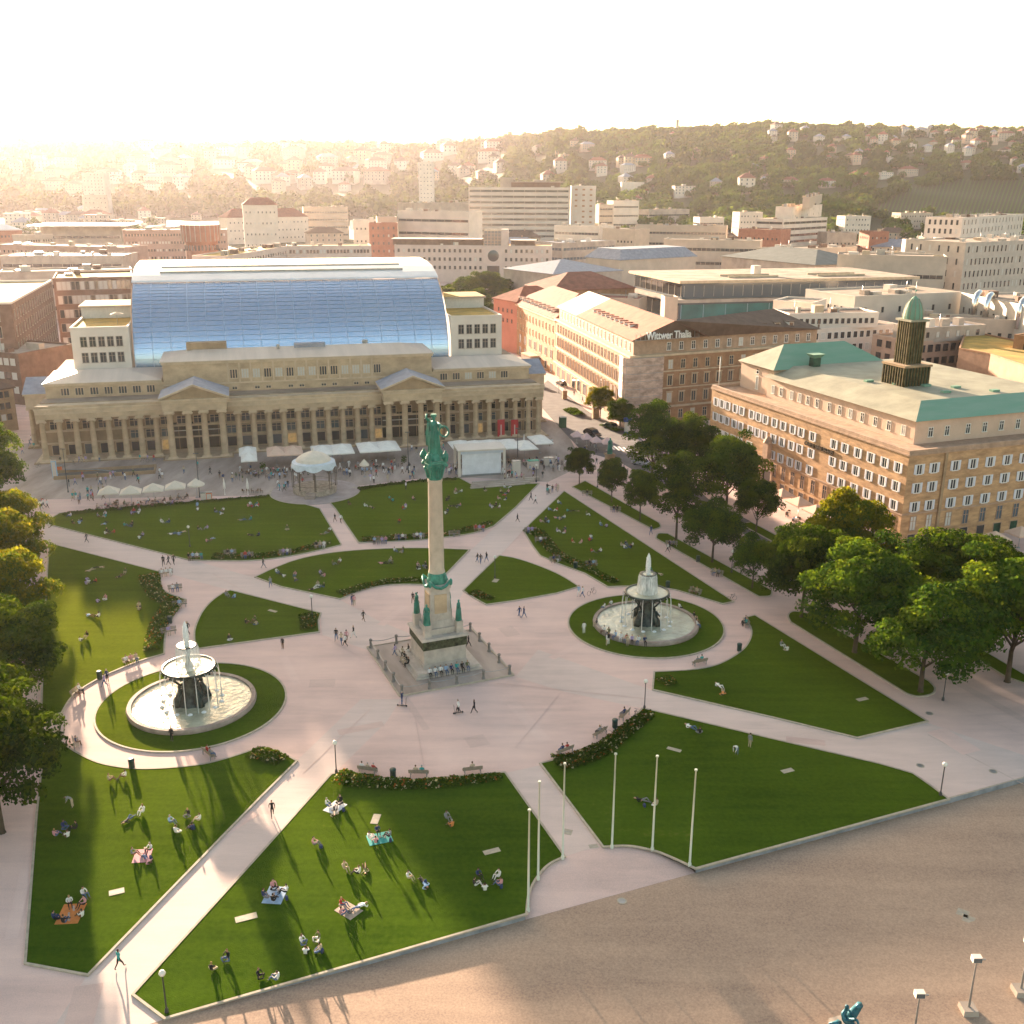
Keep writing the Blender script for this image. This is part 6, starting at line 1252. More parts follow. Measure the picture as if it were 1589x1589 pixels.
FPm=poleproto(9.4,.10,m_pw,'flagpole','pole')
od=['first','second','third','fourth','fifth','sixth']
for k,(x,y) in enumerate(((819.6,1414),(835,1365),(873,1333),(949.5,1316),(1012,1320),(1070,1344))):
    p=G(x,y); link('flagpole',FPm,None,(p.x,p.y,0),0,label='bare pale flagpole without flag, %s from the left on the arc kerb'%od[k],cat='flagpole',group='flagpoles on the kerb arc')
HL=poleproto(8.4,.09,m_pole,'mast','pole')
for x,y,lb in ((106,764,'left of the row of cafe parasols'),(310,772,'beside the single round parasol'),(634,734,'near the parasols behind the column'),(803,727,'in front of the right parasols')):
    p=G(x,y); o=empty('mast_lamp',(p.x,p.y,0),0,'tall dark mast lamp '+lb,'street lamp','mast lamps before the colonnade'); link('mast',HL,o); mb=MB(); mb.box(-.5,-.12,8.4,.5,.12,8.55,m_pole); mb.obj('lamp_head',o)
# spotlights and sculpture on the near right forecourt
def spot(x,y,lb,h=4.4):
    p=G(x,y,-.45); o=empty('spotlight_mast',(p.x,p.y,-.43),0,lb,'street lamp','spotlight masts on the forecourt'); mb=MB(); mb.taper(0,0,0,.55,.55,.45,.5,.5,m_conc); mb.obj('concrete_foot',o); mb=MB(); mb.lathe([(.09,.45),(.06,h)],m_steel,seg=8); mb.obj('mast',o)
    mb=MB(); mb.box(-.34,-.2,h,.3,.25,h+.42,m_renderw); mb.box(-.3,-.24,h+.05,.26,-.2,h+.37,m_glassb); mb.box(.3,-.05,h+.12,.6,.05,h+.2,m_steel); mb.obj('spotlight_head',o)
spot(1502,1570,'white spotlight mast on a concrete foot, middle one at lower right'); spot(1583,1541,'white spotlight mast cut by the right edge at lower right'); spot(1417,1612,'dark stemmed spotlight mast nearest the rider statue',3.6)
p=G(1306,1625,-.45); o=empty('rider_statue',(p.x,p.y,-.45),.3,'blue green bronze statue top with a sitting figure at the lower edge','statue')
m_bb=mat('blue green bronze',(.04,.16,.20),.45,.25,1.5,.3,metal=.3); mb=MB(); mb.taper(0,0,0,1.0,1.0,.8,.9,.9,m_conc); mb.taper(0,0,.8,.8,.8,2.0,.75,.75,m_conc); mb.obj('plinth',o)
me=POSES['sitting'].copy(); me.materials.clear(); me.materials.append(m_bb); me.polygons.foreach_set('material_index',[0]*len(me.polygons)); link('bronze_figure',me,o,(0,0,2.0),.4,scale=1.7)
mb=MB(); mb.tube([(.4,.2,2.0),(.9,.3,2.5),(1.1,.1,3.2),(.7,-.1,3.3)],[.4,.35,.25,.1],m_bb); mb.tube([(-.5,0,2.2),(-1.0,-.3,2.6),(-1.5,-.3,2.7)],[.25,.15,.08],m_bb); mb.obj('drapery',o)
# benches
def benchproto():
    o=empty('park_bench',(0,0,0),0,'x','bench'); ms=mat('weathered bench wood',(.27,.22,.16),.8,.1,3); mb=MB()
    for k in range(4): mb.box(-1,-.22+k*.12,.42,1,-.13+k*.12,.46,ms)
    mb.obj('seat',o); mb=MB()
    for k in range(3): mb.box(-1,.27+k*.03,.54+k*.13,1,.3+k*.03,.63+k*.13,ms)
    mb.obj('backrest',o)
    for s_ in(-.8,.8): mb=MB(); mb.box(s_-.04,-.22,0,s_+.04,-.16,.42,m_steel); mb.box(s_-.04,.24,0,s_+.04,.32,.86,m_steel); mb.box(s_-.04,-.16,.36,s_+.04,.24,.41,m_steel); mb.obj('leg',o)
    return Proto(o)
BP=benchproto(); BN=0
def bench(x,y,face,place,n=0,tops=None):
    """face: picture point the bench looks at"""
    p=G(x,y); f=G(*face)-p; rz=math.atan2(f.y,f.x)+PI/2; BP.put((p.x,p.y,0),rz,'weathered wooden bench '+place,group='benches along the lawns')
    for k in range(n):
        u=(k-(n-1)/2)*.62; q=p+Vector((math.cos(rz)*u,math.sin(rz)*u,0)); person(q,'seated',rz+RN.uniform(-.2,.2),'on the bench '+place,z=-.06,group='people sitting on benches',top=tops[k%len(tops)] if tops else None)
CEN=(683,1035)
for x,y,n,place in ((571,1199,3,'at the head of the lower middle lawn'),(650,1204,2,'behind the middle of the lower hedge'),(733,1199,1,'at the right end of the lower hedge'),(876,1169,2,'at the left end of the flagpole lawn bed'),(930,1141,1,'in the middle of the flagpole lawn bed'),(968,1113,1,'near the lamp of the flagpole lawn bed'),
  (119,1157,1,'near the big left tree below the left fountain'),(325,1174,2,'right below the left fountain'),(121,1078,2,'on the curved kerb left of the left fountain'),(204,1029,3,'on the upper curve of the left fountain walk'),(262,984,1,'beside the bin above the left fountain'),(279,942,1,'at the point of the left bed'),(258,893,3,'at the top of the left bed'),(272,917,2,'in the hollow of the left bed'),
  (1085,1031,2,'below the right fountain'),(1157,970,2,'right of the right fountain'),(1078,922,2,'behind the right fountain'),(918,879,2,'on the left bed of the upper right lawn'),(862,872,2,'at the corner bed of the upper right lawn'),(823,827,2,'at the left tip of the upper right lawn'),(839,842,1,'below the left tip of the upper right lawn'),
  (303,868,4,'first along the upper left bed'),(357,862,2,'second along the upper left bed'),(384,866,2,'third along the upper left bed'),(443,861,2,'fourth along the upper left bed'),(497,850,3,'at the right end of the upper left bed'),
  (590,843,4,'left end of the upper middle bed'),(622,838,2,'before the column top lawn bed'),(650,836,2,'beside the shaft in the upper middle bed'),(705,832,1,'right of the shaft in the upper middle bed'),(744,824,3,'at the right end of the upper middle bed'),(911,769,1,'first on the narrow strip lawn'),(955,794,2,'second on the narrow strip lawn'),(1042,848,2,'third on the narrow strip lawn'),(1112,893,2,'at the end of the narrow strip lawn')):
    bench(x,y,(CEN if y>1100 or x>1200 else (295,1095) if x<300 and y>880 else (1002,968) if x>840 and y>870 else (x+5,y+60)) ,place,n)
# bins
mb=MB(); mb.lathe([(.26,0),(.3,.1),(.3,.85),(.34,.9),(.3,1.02),(.05,1.05)],mat('dark green bin',(.03,.06,.05),.5,.1,2),seg=10); bn=mb.mesh('litter_bin')
for x,y,lb in ((610,1207,'at the lower hedge between two benches'),(954,1129,'between the benches of the flagpole lawn bed'),(264,967,'beside the bench above the left fountain'),(155,1054,'on the curved kerb left of the left fountain'),(1147,1010,'right of the right fountain'),(1036,912,'behind the right fountain'),(205,1192,'below the left fountain on the kerb'),(893,882,'on the upper right lawn bed'),(1083,872,'on the narrow strip lawn')):
    p=G(x,y); link('litter_bin',bn,None,(p.x,p.y,0),0,label='dark litter bin '+lb,cat='bin',group='litter bins')
# covers set in lawns and gravel
def cover(x,y,w,d,m,lb,z=.115,rz=.4,name='utility_cover'):
    p=G(x,y,max(0,z-.02)) if z>0 else G(x,y,-.45); mb=MB(); mb.box(-w/2,-d/2,-.05,w/2,d/2,.012,m); mb.box(-w/2+.1,-.02,.012,w/2-.1,.02,.018,m_steel); tag(mb.obj(name,None,(p.x,p.y,z),rz),lb,'cover')
mpc=mat('pale concrete cover',(.40,.35,.27),.8,.08,2)
cover(583,1271,.7,1.5,mpc,'bright narrow cover in the lower middle lawn',rz=-.1); cover(763,1321,1.5,.6,mpc,'long pale cover at the right of the lower middle lawn'); cover(382,1424,1.7,.7,mpc,'long pale cover at the left of the lower middle lawn'); cover(181,1384,1.2,.7,mpc,'pale cover in the lower left lawn')
cover(1046,1163,1.5,.5,mpc,'pale cover in the lawn of the flagpoles',rz=-.5); cover(1222,1196,1.3,.6,mpc,'pale cover far right in the lawn of the flagpoles'); cover(1338,1085,1.4,.6,mpc,'pale cover in the right triangle lawn'); cover(423,948,1.4,.5,mpc,'pale cover in the small left lawn',rz=-.5); cover(769,901,.8,1.3,mpc,'pale cover in the small right lawn',rz=-.3)
cover(1494,1417,.9,.9,mpc,'pale square cover in the brown forecourt',-.42,-.6); cover(1503,1427,.9,.9,mpc,'second pale square cover in the brown forecourt',-.42,-.6); cover(1213,1552,.9,.9,m_steel,'dark square grate in the brown forecourt',-.43,-.6); cover(881,1291,.8,.8,mpc,'square manhole cover in the path between the flagpole lawns',.012,-.3); cover(921,1313,.8,.5,mpc,'small cover at the path mouth by the kerb arc',.012,.2)
for x,y,lb in ((1442,1107,'near the broad tree'),(1428,1188,'right of the flagpole lawn'),(1541,1197,'near the right edge'),(965,1398,'in the forecourt below the kerb arc')):
    z=.008 if y<1300 else -.43; p=G(x,y,z); mb=MB(); mb.lathe([(.42,0),(.42,.012)],mpc,seg=16); mb.lathe([(.3,.012),(.3,.016)],m_steel,seg=16); tag(mb.obj('manhole_cover',None,tuple(p)),'round manhole cover '+lb,'cover')
# cafe parasols with tables
def parasol(x,y,w,col,lb,h=2.6,rz=.254,round_=False,top=None,group=None,d=None,name='parasol'):
    p=G(x,y); o=empty(name,(p.x,p.y,0),rz,lb,'parasol',group); mc=mat('parasol '+col,{'white':(.78,.73,.66),'cream':(.70,.60,.48),'peach':(.66,.45,.33),'beige':(.60,.50,.38),'striped':(.65,.45,.42)}[col],.8,.05,1)
    mb=MB(); n=12 if round_ else 4; R_=w/2*(1 if round_ else 1.414); D=(d or w)/w
    ring=[(math.cos(2*PI*(k+.5)/n)*R_,math.sin(2*PI*(k+.5)/n)*R_*D,h) for k in range(n)]; low=[(a,b_,h-.22) for a,b_,_ in ring]
    ring=[(a*.88,b_*.9,c_) for a,b_,c_ in ring]; low=[(a*.88,b_*.9,c_) for a,b_,c_ in low]; mb.add([(0,0,h+1.15)]+ring+low,[(0,1+k,1+(k+1)%n) for k in range(n)]+[(1+k,1+n+k,1+n+(k+1)%n,1+(k+1)%n) for k in range(n)],mc); mb.obj('canopy',o)
    mb=MB(); mb.lathe([(.35,0),(.3,.12),(.05,.15),(.04,h+.7)],m_steel,seg=8); mb.obj('pole',o); return p
gP1='large white cafe parasols before the colonnade'
for k,(x,y,w,c) in enumerate(((386,722,4.0,'white'),(388,732,3.6,'white'),(430,722,4.4,'peach'),(456,721,4.4,'peach'),(501,720,5.0,'white'),(532,718,5.0,'white'),(573,715,5.2,'white'),(602,713,5.2,'white'),(715,712,4.8,'white'),(737,712,4.6,'white'),(760,711,5,'white'),(789,710,5,'white'),(814,712,4.6,'white'),(838,703,4.6,'white'))):
    parasol(x,y,w,c,'%s square cafe parasol %s'%(c,['in the left pair behind the others','in the left pair in front','left one of the peach pair','right one of the peach pair','left of the pair behind the pavilion roof','right of the pair behind the pavilion roof','left of the pair between pavilion and column','right of the pair between pavilion and column','left of the white stage','behind the white stage','behind the right of the white stage','right of the white stage','just before the last one','last one at the right'][k]),3.0,group=gP1,d=w*1.75)
gP2='low cream parasols along the upper left lawn'
for k,(x,y) in enumerate(((171,783),(205,783),(240,779),(274,775))): parasol(x,y,4.1,'cream','cream square parasol over tables, %s from the left beside the upper left lawn'%od[k],2.5,group=gP2,d=3.4)
parasol(306,772,3.6,'cream','single round cream parasol beside the orange bin',2.6,round_=True); parasol(566,740,2.2,'cream','small round cream parasol over a stand near the pavilion',2.6,round_=True); 
gP3='peach awning parasols along the brown stone building'
for k in range(7):
    x,y=(1212,790) if k==0 else (1212+k*26,790+k*13.2); parasol(x,y,4.2,'peach','peach square parasol, %s from the left along the brown stone building'%(od+['seventh'])[k],2.8,rz=aA,group=gP3,d=3.6)
for k,(x,y) in enumerate(((1355,868),(1385,880),(1420,884),(1500,868),(1540,858),(1580,850))): parasol(x,y,4.2,'peach','peach square parasol by the near corner of the stone building, %s from the left'%od[k],2.6,rz=.35,group=gP3,d=3.6)
for k,(x,y) in enumerate(((895,688),(910,692),(925,697),(942,699))): parasol(x,y,2.8,'striped','pink white patterned parasol, %s from the left beside the street'%od[k],1.9,rz=.2,group='pink patterned parasols beside the street')
# closed parasols
mb=MB(); mb.lathe([(.12,0),(.06,.2),(.05,1.1),(.24,1.3),(.22,2.2),(.04,3.3)],MATS['parasol white'],seg=8); cl=mb.mesh('closed_parasol')
for x,y,lb in ((349,768,'left one of the two before the round paving'),(385,768,'right one of the two before the round paving'),(813,696,'behind the right white parasols')): p=G(x,y); link('closed_parasol',cl,None,(p.x,p.y,0),0,label='closed white parasol, '+lb,cat='parasol',group='closed parasols')
# white stage
p=G(748,738); S=empty('white_stage',(p.x,p.y,0),.235,'white covered stage with closed front sheet in the upper right of the plaza','stage')
mb=MB(); mb.box(-4.7,0,0,4.7,5,.3,m_steel); mb.obj('platform',S); mb=MB(); mb.box(-4.0,.3,.3,4.0,.45,4.6,mat('white stage sheet',(.72,.72,.74),.7,.06,.5)); mb.obj('front_sheet',S); mb=MB()
for s_ in(-1,1): mb.box(s_*4.6-.25,-.1,0,s_*4.6+.25,.3,5.2,m_renderw); mb.box(s_*4.6-.25,4.6,0,s_*4.6+.25,5,5.2,m_renderw)
mb.obj('corner_towers',S); mb=MB(); mb.box(-4.9,-.3,5.2,4.9,5.2,5.5,m_renderw); mb.box(-4.4,.0,4.6,4.4,.15,5.2,mat('pale grey banner',(.55,.58,.64),.7,.05,1)); mb.obj('roof',S)
# stair hall opening and terraces
p=G(165,735); o=empty('stair_opening',(p.x,p.y,0),.27,'sunken stair opening with low stone walls in front of the left colonnade','stairs'); mb=MB()
mb.box(-9.5,-2.4,.0,9.5,-2.1,.7,m_sandd); mb.box(-9.5,2.6,0,9.5,2.9,.6,m_sandd); mb.box(9.2,-2.1,0,9.5,2.6,.7,m_sandd); mb.obj('parapet_wall',o); mb=MB(); mb.box(-9.2,-2.1,0,9.2,2.6,.05,mat('stair floor in shade colour',(.14,.13,.11),.9,.1,1)); mb.obj('opening',o); mb=MB()  # level floor slab, shade of the sunken stairs put into its colour
mb.tube([(-8,2.2,.8),(-2,1.2,.75),(2,-1.6,.7)],.12,m_steel,5); mb.obj('handrail',o)
p=G(765,752); o=empty('stepped_terrace',(p.x,p.y,0),.3,'low grey stepped stone terrace right in front of the white stage','steps'); mb=MB()
for k in range(4): mb.box(-5+k*.3,-2.0+k*.7,0,6+k*1.2,-1.3+k*.7,.25+k*.16,m_conc)
mb.obj('step_blocks',o)
# info pillar, orange bins, toilet box, banners
def boxthing(name,x,y,w,d,h,m,lb,cat,top=None,rz=.25,extra=None):
    p=G(x,y); mb=MB(); mb.box(-w/2,-d/2,0,w/2,d/2,h,m); mb.box(-w/2-.06,-d/2-.06,h,w/2+.06,d/2+.06,h+.12,top or m_steel); mb.box(-w/2+.1,-d/2-.02,.3,w/2-.1,-d/2,h-.2,extra or m); tag(mb.obj(name,None,(p.x,p.y,0),rz),lb,cat)
mor=mat('orange plastic',(.65,.16,.04),.5,.05,1); mlb=mat('light blue panel',(.35,.55,.75),.5,.15,1.2)
boxthing('information_pillar',86,741,.9,.5,3.4,mlb,'light blue and white information pillar by the left colonnade end','sign',m_renderw,.2,m_renderw); boxthing('orange_bin',93,733,.9,.8,1.3,mor,'orange container beside the light blue pillar','bin'); boxthing('orange_bin',325,776,1.0,.9,1.5,mor,'orange container beside the round cream parasol','bin',None,.25,m_renderw); boxthing('white_box',316,776,.9,.8,1.4,m_renderw,'white box beside the orange container','box')
boxthing('green_kiosk_box',873,663,1.5,1.3,2.5,mat('dark green cabin',(.03,.10,.05),.5,.1,1),'dark green cabin with pale roof at the right colonnade end','cabin',m_renderw); boxthing('brown_shelter',876,619,1.2,.8,2.2,m_brick,'small brown stone box shelter on the shop street','shelter'); boxthing('brown_shelter',924,649,1.6,1,2.6,m_brick,'brown stone box shelter before the yellow green street tree','shelter')
boxthing('drinks_stand',801,738,1.5,1.2,3.0,m_renderw,'white refrigerated stand in front of the right parasols','stand'); boxthing('drinks_stand',827,727,2.2,1.2,1.7,m_renderw,'white counter with green top in front of the right parasols','counter',mat('green counter top',(.05,.3,.2),.5,0,1)); boxthing('drinks_stand',851,722,1.8,1,1.6,m_renderw,'white counter at the far right of the cafe','counter')
p=G(973,672.5); o=empty('advertising_column',(p.x,p.y,0),0,'blue and white advertising column beside the scaffolded corner','advertising column'); mb=MB(); mb.lathe([(.75,0),(.75,.5)],mat('blue paint',(.03,.07,.28),.5,0,1),seg=16); mb.lathe([(.7,.5),(.7,2.9)],m_renderw,seg=16,smooth=False); mb.lathe([(.95,2.9),(1.0,3.0),(.95,3.7),(.3,3.85)],MATS['blue paint'],seg=16); mb.obj('drum',o)
mrd=mat('red banner cloth',(.45,.03,.03),.7,.08,1)
for x,lb in ((777.5,'left'),(798.5,'right')):
    w_=plane_hit(x,668,KA+kn*(-.5),kn); o=empty('red_banner',tuple(w_-Vector((0,0,2.4))),kan,lb+' one of two red banners hung on the right colonnade columns','banner','red banners on the colonnade'); mb=MB(); mb.box(-.85,-.04,0,.85,.02,5.0,mrd); mb.box(-.12,-.06,1.3,.12,-.04,3.8,m_renderw); mb.obj('banner_cloth',o); mb=MB(); mb.tube([(-.9,0,5.0),(.9,0,5.0)],.05,m_steel); mb.obj('rod',o)
# green man statue with dark legs near the strip lawn
p=G(945.5,728); o=empty('green_statue',(p.x,p.y,0),.3,'green bronze standing statue on a stone pedestal between the street trees','statue'); mb=MB(); mb.taper(0,0,0,1.2,1.2,1.2,1.0,1.0,m_sandd); mb.taper(0,0,1.2,.8,.8,3.0,.75,.75,m_sandd); mb.box(-.95,-.95,3.0,.95,.95,3.3,m_sandd); mb.obj('pedestal',o); statue(o,(0,0,3.3),3.4,.2,name='bronze_figure')
# cars
def car(x,y,rz,col,lb,L=4.4,Wd=1.8,h=1.45,van=False):
    p=G(x,y); o=empty('car',(p.x,p.y,0),rz,lb,'car'); mc=mat('car paint '+col,{'black':(.015,.015,.018),'silver':(.4,.4,.42),'white':(.7,.7,.7),'dark green':(.02,.05,.03)}[col],.25,0,spec=.8,metal=.2)
    pr=[(-L/2,.3),(-L/2,.75),(-L*.42,.85),(-L*.30,.9),(-L*.16,h*.96),(L*.22,h),(L*.40,h*.78),(L/2,.8),(L/2,.3)]
    mb=MB(); n=len(pr); mb.add([(a,-Wd/2*(1 if b_<1 else .86),b_) for a,b_ in pr]+[(a,Wd/2*(1 if b_<1 else .86),b_) for a,b_ in pr],[(i,n+i,n+(i+1)%n,(i+1)%n) for i in range(n)]+[tuple(range(n)),tuple(range(2*n-1,n-1,-1))],mc); mb.obj('body',o)
    mb=MB()
    for s_ in(-1,1): q=[(-L*.27,.93),(-L*.15,h*.9),(L*.21,h*.93),(L*.34,.95)]; f=(0,1,2,3); mb.add([(a,s_*(Wd/2*.93+.0),b_) for a,b_ in q],[f,f[::-1]],m_glass)
    mb.add([(-L*.295,-Wd*.38,.94),(-L*.295,Wd*.38,.94),(-L*.168,Wd*.36,h*.95),(-L*.168,-Wd*.36,h*.95)],[(0,1,2,3),(3,2,1,0)],m_glass); mb.obj('windows',o,(-.03,0,.03))
    tr=mat('tyre rubber',(.015,.015,.015),.8,0)
    for a in(-L*.31,L*.31):
        for s_ in(-1,1): mb=MB(); mb.lathe([(.32,-.11),(.34,0),(.32,.11)],tr,seg=12,M=Matrix.Rotation(PI/2,4,'X')); mb.lathe([(.18,-.125),(.18,.125)],m_steel,seg=8,M=Matrix.Rotation(PI/2,4,'X')); mb.obj('wheel',o,(a,s_*Wd*.46,.33))
    mb=MB(); 
    for s_ in(-1,1): mb.box(-L/2-.01,s_*Wd*.38-.18,.6,-L/2+.1,s_*Wd*.38+.12,.76,m_renderw)
    mb.obj('headlights',o)
car(919,676,math.radians(-60)+PI,'black','black car with pale roof stripes driving on the street by the colonnade',4.9,1.95,1.7); car(949,665,math.radians(-50)+PI,'dark green','dark car parked under the young street trees'); car(996,722,math.radians(-48)+PI,'silver','silver car parked under the tallest dark tree'); car(837,560+40,math.radians(-75),'dark green','dark car parked on the shop street beyond the colonnade'); car(871,588+10,math.radians(-70),'black','black car on the shop street next to the brown shelter')
# white delivery van parked behind
p=G(823,566); o=empty('covered_trailer',(p.x,p.y,0),-1.2,'grey roofed trailer on the shop street behind the colonnade','trailer'); mb=MB(); mb.box(-4,-1.6,.5,4,1.6,3.2,m_conc); mb.obj('body',o); mb=MB(); mb.box(-4.2,-1.8,3.2,4.2,1.8,3.5,m_sandl); mb.obj('roof',o)
for k in(-2.5,2.5): mb=MB(); mb.lathe([(.4,-1.5),(.4,1.5)],MATS['tyre rubber'],seg=10,M=Matrix.Rotation(PI/2,4,'X')); mb.obj('wheel',o,(k,0,.42))
# bollards at the street
mb=MB(); mb.lathe([(.09,0),(.08,.9),(.1,.95),(.02,1.02)],m_pole,seg=8); bl=mb.mesh('bollard')
for k,(x,y) in enumerate(((957,719),(968,728),(974,734),(981,737),(987,740),(1186-200,744),(912,700),(925,703),(916,692),(918,688))): p=G(x,y); link('bollard',bl,None,(p.x,p.y,0),0,label='dark street bollard %s'%('in the row curving past the green statue' if k<6 else 'by the black car at the street'),cat='bollard',group='bollards along the street')
# ---------- hedges and flower beds ----------
def bed(label,pts,w,h,cols,dens=55,name='flower_bed',n=5):
    cp=[G(p.x,p.y,.1) for p in catmull([(x,y,0) for x,y in pts],n)]; V=[];MI=[]; g=np.random.default_rng(int(pts[0][0])); L=0
    segs=[(a,b_,(b_-a).length) for a,b_ in zip(cp,cp[1:])]
    for a,b_,l in segs:
        k=int(l*w*dens*1.6); t=g.random(k); d=(b_-a).normalized(); nn=np.array([-d.y,d.x,0]); A=np.array(a[:]);Bv=np.array(b_[:])
        u=g.uniform(-1,1,k); bump=np.array([.65+.5*noise.noise(Vector(((a.x+x*(b_.x-a.x))*.9,(a.y+x*(b_.y-a.y))*.9,y*.8))) for x,y in zip(t,u)])
        w*=.97; z=.85*h*np.sqrt(np.maximum(.05,1-u**2*.8))*g.uniform(.35,1,k)*np.clip(bump,.3,1.3); p=A+(Bv-A)*t[:,None]+nn*(u*w/2)[:,None]; p[:,2]+=z
        q=g.normal(size=(k,3)); q[:,2]=abs(q[:,2])+.5; q/=np.linalg.norm(q,axis=1)[:,None]; a1=np.cross(q,g.normal(size=(k,3))); a1/=np.linalg.norm(a1,axis=1)[:,None]; b1=np.cross(q,a1); s=g.uniform(.09,.2,(k,1))
        V.append(np.stack([p-a1*s,p+b1*s*.8,p+a1*s,p-b1*s*.8],1).reshape(-1,3)); MI.append(g.choice(len(cols),k,p={3:[.45,.33,.22],5:[.38,.32,.18,.07,.05]}[len(cols)]))
    V=np.concatenate(V);MI=np.concatenate(MI); o=Vector(V.mean(0)); o.z=.1; V=V-np.array(o[:]); link(name,npmesh(name,V,np.arange(len(V)).reshape(-1,4),cols,MI),None,tuple(o),label=label,cat='flower bed' if name!='hedge' else 'hedge')
fl=[LF[0],LF[1],LF[2],leafmat('pale flower',(.45,.40,.25),.2),leafmat('rust flower',(.28,.10,.03),.2)]
bed('long bushy flower bed along the top of the lower middle lawn',[(524,1207),(563,1214),(609,1218),(664,1218),(727,1212),(778,1207)],2.6,1.0,fl)
bed('curved bushy flower bed along the upper left of the flagpole lawn',[(862,1186),(900,1178),(940,1160),(980,1128),(1008,1108)],3.0,1.0,fl)
bed('small flower bed in the left corner of the right triangle lawn',[(1028,1052),(1036,1058),(1042,1064)],2.2,.8,fl)
bed('curved shrub bed along the right edge of the upper left corner lawn',[(232,893),(234,905),(241,920),(254,931),(276,934)],3.2,.9,fl); bed('shrub bed narrowing down beside the left fountain walk',[(266,940),(251,962),(240,985),(235,1010)],3.0,.9,fl)
bed('shrub bed in the tip of the small left lawn',[(478,955),(479,965),(477,977)],2.6,.9,fl); bed('low flower bed along the lower arc of the lens lawn',[(528,922),(560,912),(600,903),(640,900),(662,902)],2.2,.6,fl)
bed('low flower bed in the left tip of the small right lawn',[(733,919),(748,925),(765,930)],2.0,.6,fl); bed('long shrub bed along the lower edge of the upper left lawn',[(330,864),(370,863),(410,862),(450,857),(485,849),(512,843)],2.4,.7,fl)
bed('shrub bed along the lower edge of the upper middle lawn',[(562,838),(610,835),(660,831),(705,826),(740,818),(762,811)],2.2,.7,fl); bed('shrub bed along the left corner of the upper right lawn',[(822,822),(838,830),(850,845),(862,858),(880,865)],3.0,.9,fl); bed('long shrub bed above the right fountain walk',[(862,862),(890,872),(915,883),(940,898),(958,904)],2.4,.8,fl)
bed('bushy bed at the right end of the lower left lawn',[(392,1168),(415,1174),(438,1182)],2.6,.9,fl)
bed('clipped hedge along the cafe side of the upper left lawn',[(97,799),(200,789),(320,779),(418,771)],1.2,.8,LF[:2]+[LF[0]],name='hedge'); bed('clipped hedge along the plaza side of the upper middle lawn',[(556,760),(610,752),(664,747),(708,744)],1.2,.8,LF[:2]+[LF[0]],name='hedge')
bed('green planted island beside the shop street',[(884,636),(892,641),(900,645)],4,1.3,LF[:2]+[LF[0]],name='hedge'); bed('green bushes beside the street under the young trees',[(938,660),(950,665),(962,670)],3,1.4,LF[:2]+[LF[0]],name='hedge')
for x,y,lb in ((409,730,'between the white and peach parasols'),(482,738,'beside the pavilion roof'),(627,720,'right of the column side parasols')): bed('potted green bush '+lb,[(x-4,y),(x,y),(x+4,y)],1.6,3.0,LF[:2]+[LF[2]],name='hedge')
# ---------- people ----------
gW='people walking on the square'
def wk(x,y,pl,top=None,legs=None,pose_='walking',rz=None,sk=None,hair=None,z=0): return person(G(x,y,z),pose_,RN.uniform(0,6.28) if rz is None else rz,pl,top,legs,hair,group=gW,sk=sk)
wk(423,1267,'alone on the diagonal path in front','black','black',rz=.3,hair='dark'); wk(186,1503,'with teal jacket at the lower left path','teal','black',rz=2.6); wk(564,964,'alone in the middle left of the square','black','brown',rz=1); wk(547,939,'left in a pair above the chained platform','navy','blue','standing'); wk(550,940,'right in a pair above the chained platform','pink','beige','standing')
for x,y,t in ((522,994,'black'),(530,1000,'beige'),(536,1003,'white'),(538,996,'pink'),(549,990,'black')): wk(x,y,'in the loose group left of the column',t)
wk(439,1007,'alone above the left fountain lawn','black','brown','standing'); wk(736,1107,'striding before the column','black','black',rz=-1.2)
for x,y in ((641,935),(648,936)): wk(x,y,'beside the column pedestal at the left','black' if x<645 else 'white')
for x,y in ((806,958),(813,959)): wk(x,y,'between the column and right fountain','navy','blue')
for x,y in ((741,873),(746,875),(755,872)): wk(x,y,'on the path right of the lens lawn','black','blue')
wk(898,925,'beside the right fountain ring','light blue','white'); wk(904,927,'next to the ring of the right fountain','white','blue'); wk(409,882,'on the arc path left of the lens lawn','black'); wk(420,911,'at the left tip of the lens lawn','grey')
for x,y in ((254,878),(262,877),(270,876)): wk(x,y,'on the path below the upper left lawn','black','black')
wk(135,842,'on the path left of the upper left lawn','black','black'); wk(76,817,'at the left tip of the upper left lawn','navy'); wk(292,984,'in dark clothes near the left bed','black','black'); wk(163,1066,'with a pram left of the left fountain','lilac','blue'); wk(167,1058,'standing by the kerb left of the left fountain','navy','black','standing')
wk(113,1253,'stooping on the lower left lawn','grey','beige','bending',z=.1); wk(1143,1171,'stooping on the flagpole lawn','white','blue','bending',z=.1); wk(1163,1160,'standing on the flagpole lawn','grey','beige','standing',z=.1)
for x,y in ((520,810),(529,812)): wk(x,y,'on the short path below the pavilion','white' if x>525 else 'black')
for x,y in ((803,810),(824,777),(831,782)): wk(x,y,'on the path to the upper right corner','black' if x<825 else 'white')
wk(1010,830,'on the promenade beside the narrow strip lawn','navy','light blue' if False else 'blue'); wk(1036,857,'second on the promenade beside the strip lawn','white','black'); wk(1038,853,'third on the promenade beside the strip lawn','black','black')
for x,y in ((1139,824),(1144,826),(1201,856)): wk(x,y,'under the trees before the stone building')
wk(267,1150,'standing between pool and ring path at left','black','black','standing',z=.1)
wk(728-20+3,1107,'pushing a scooter before the column','white','black')
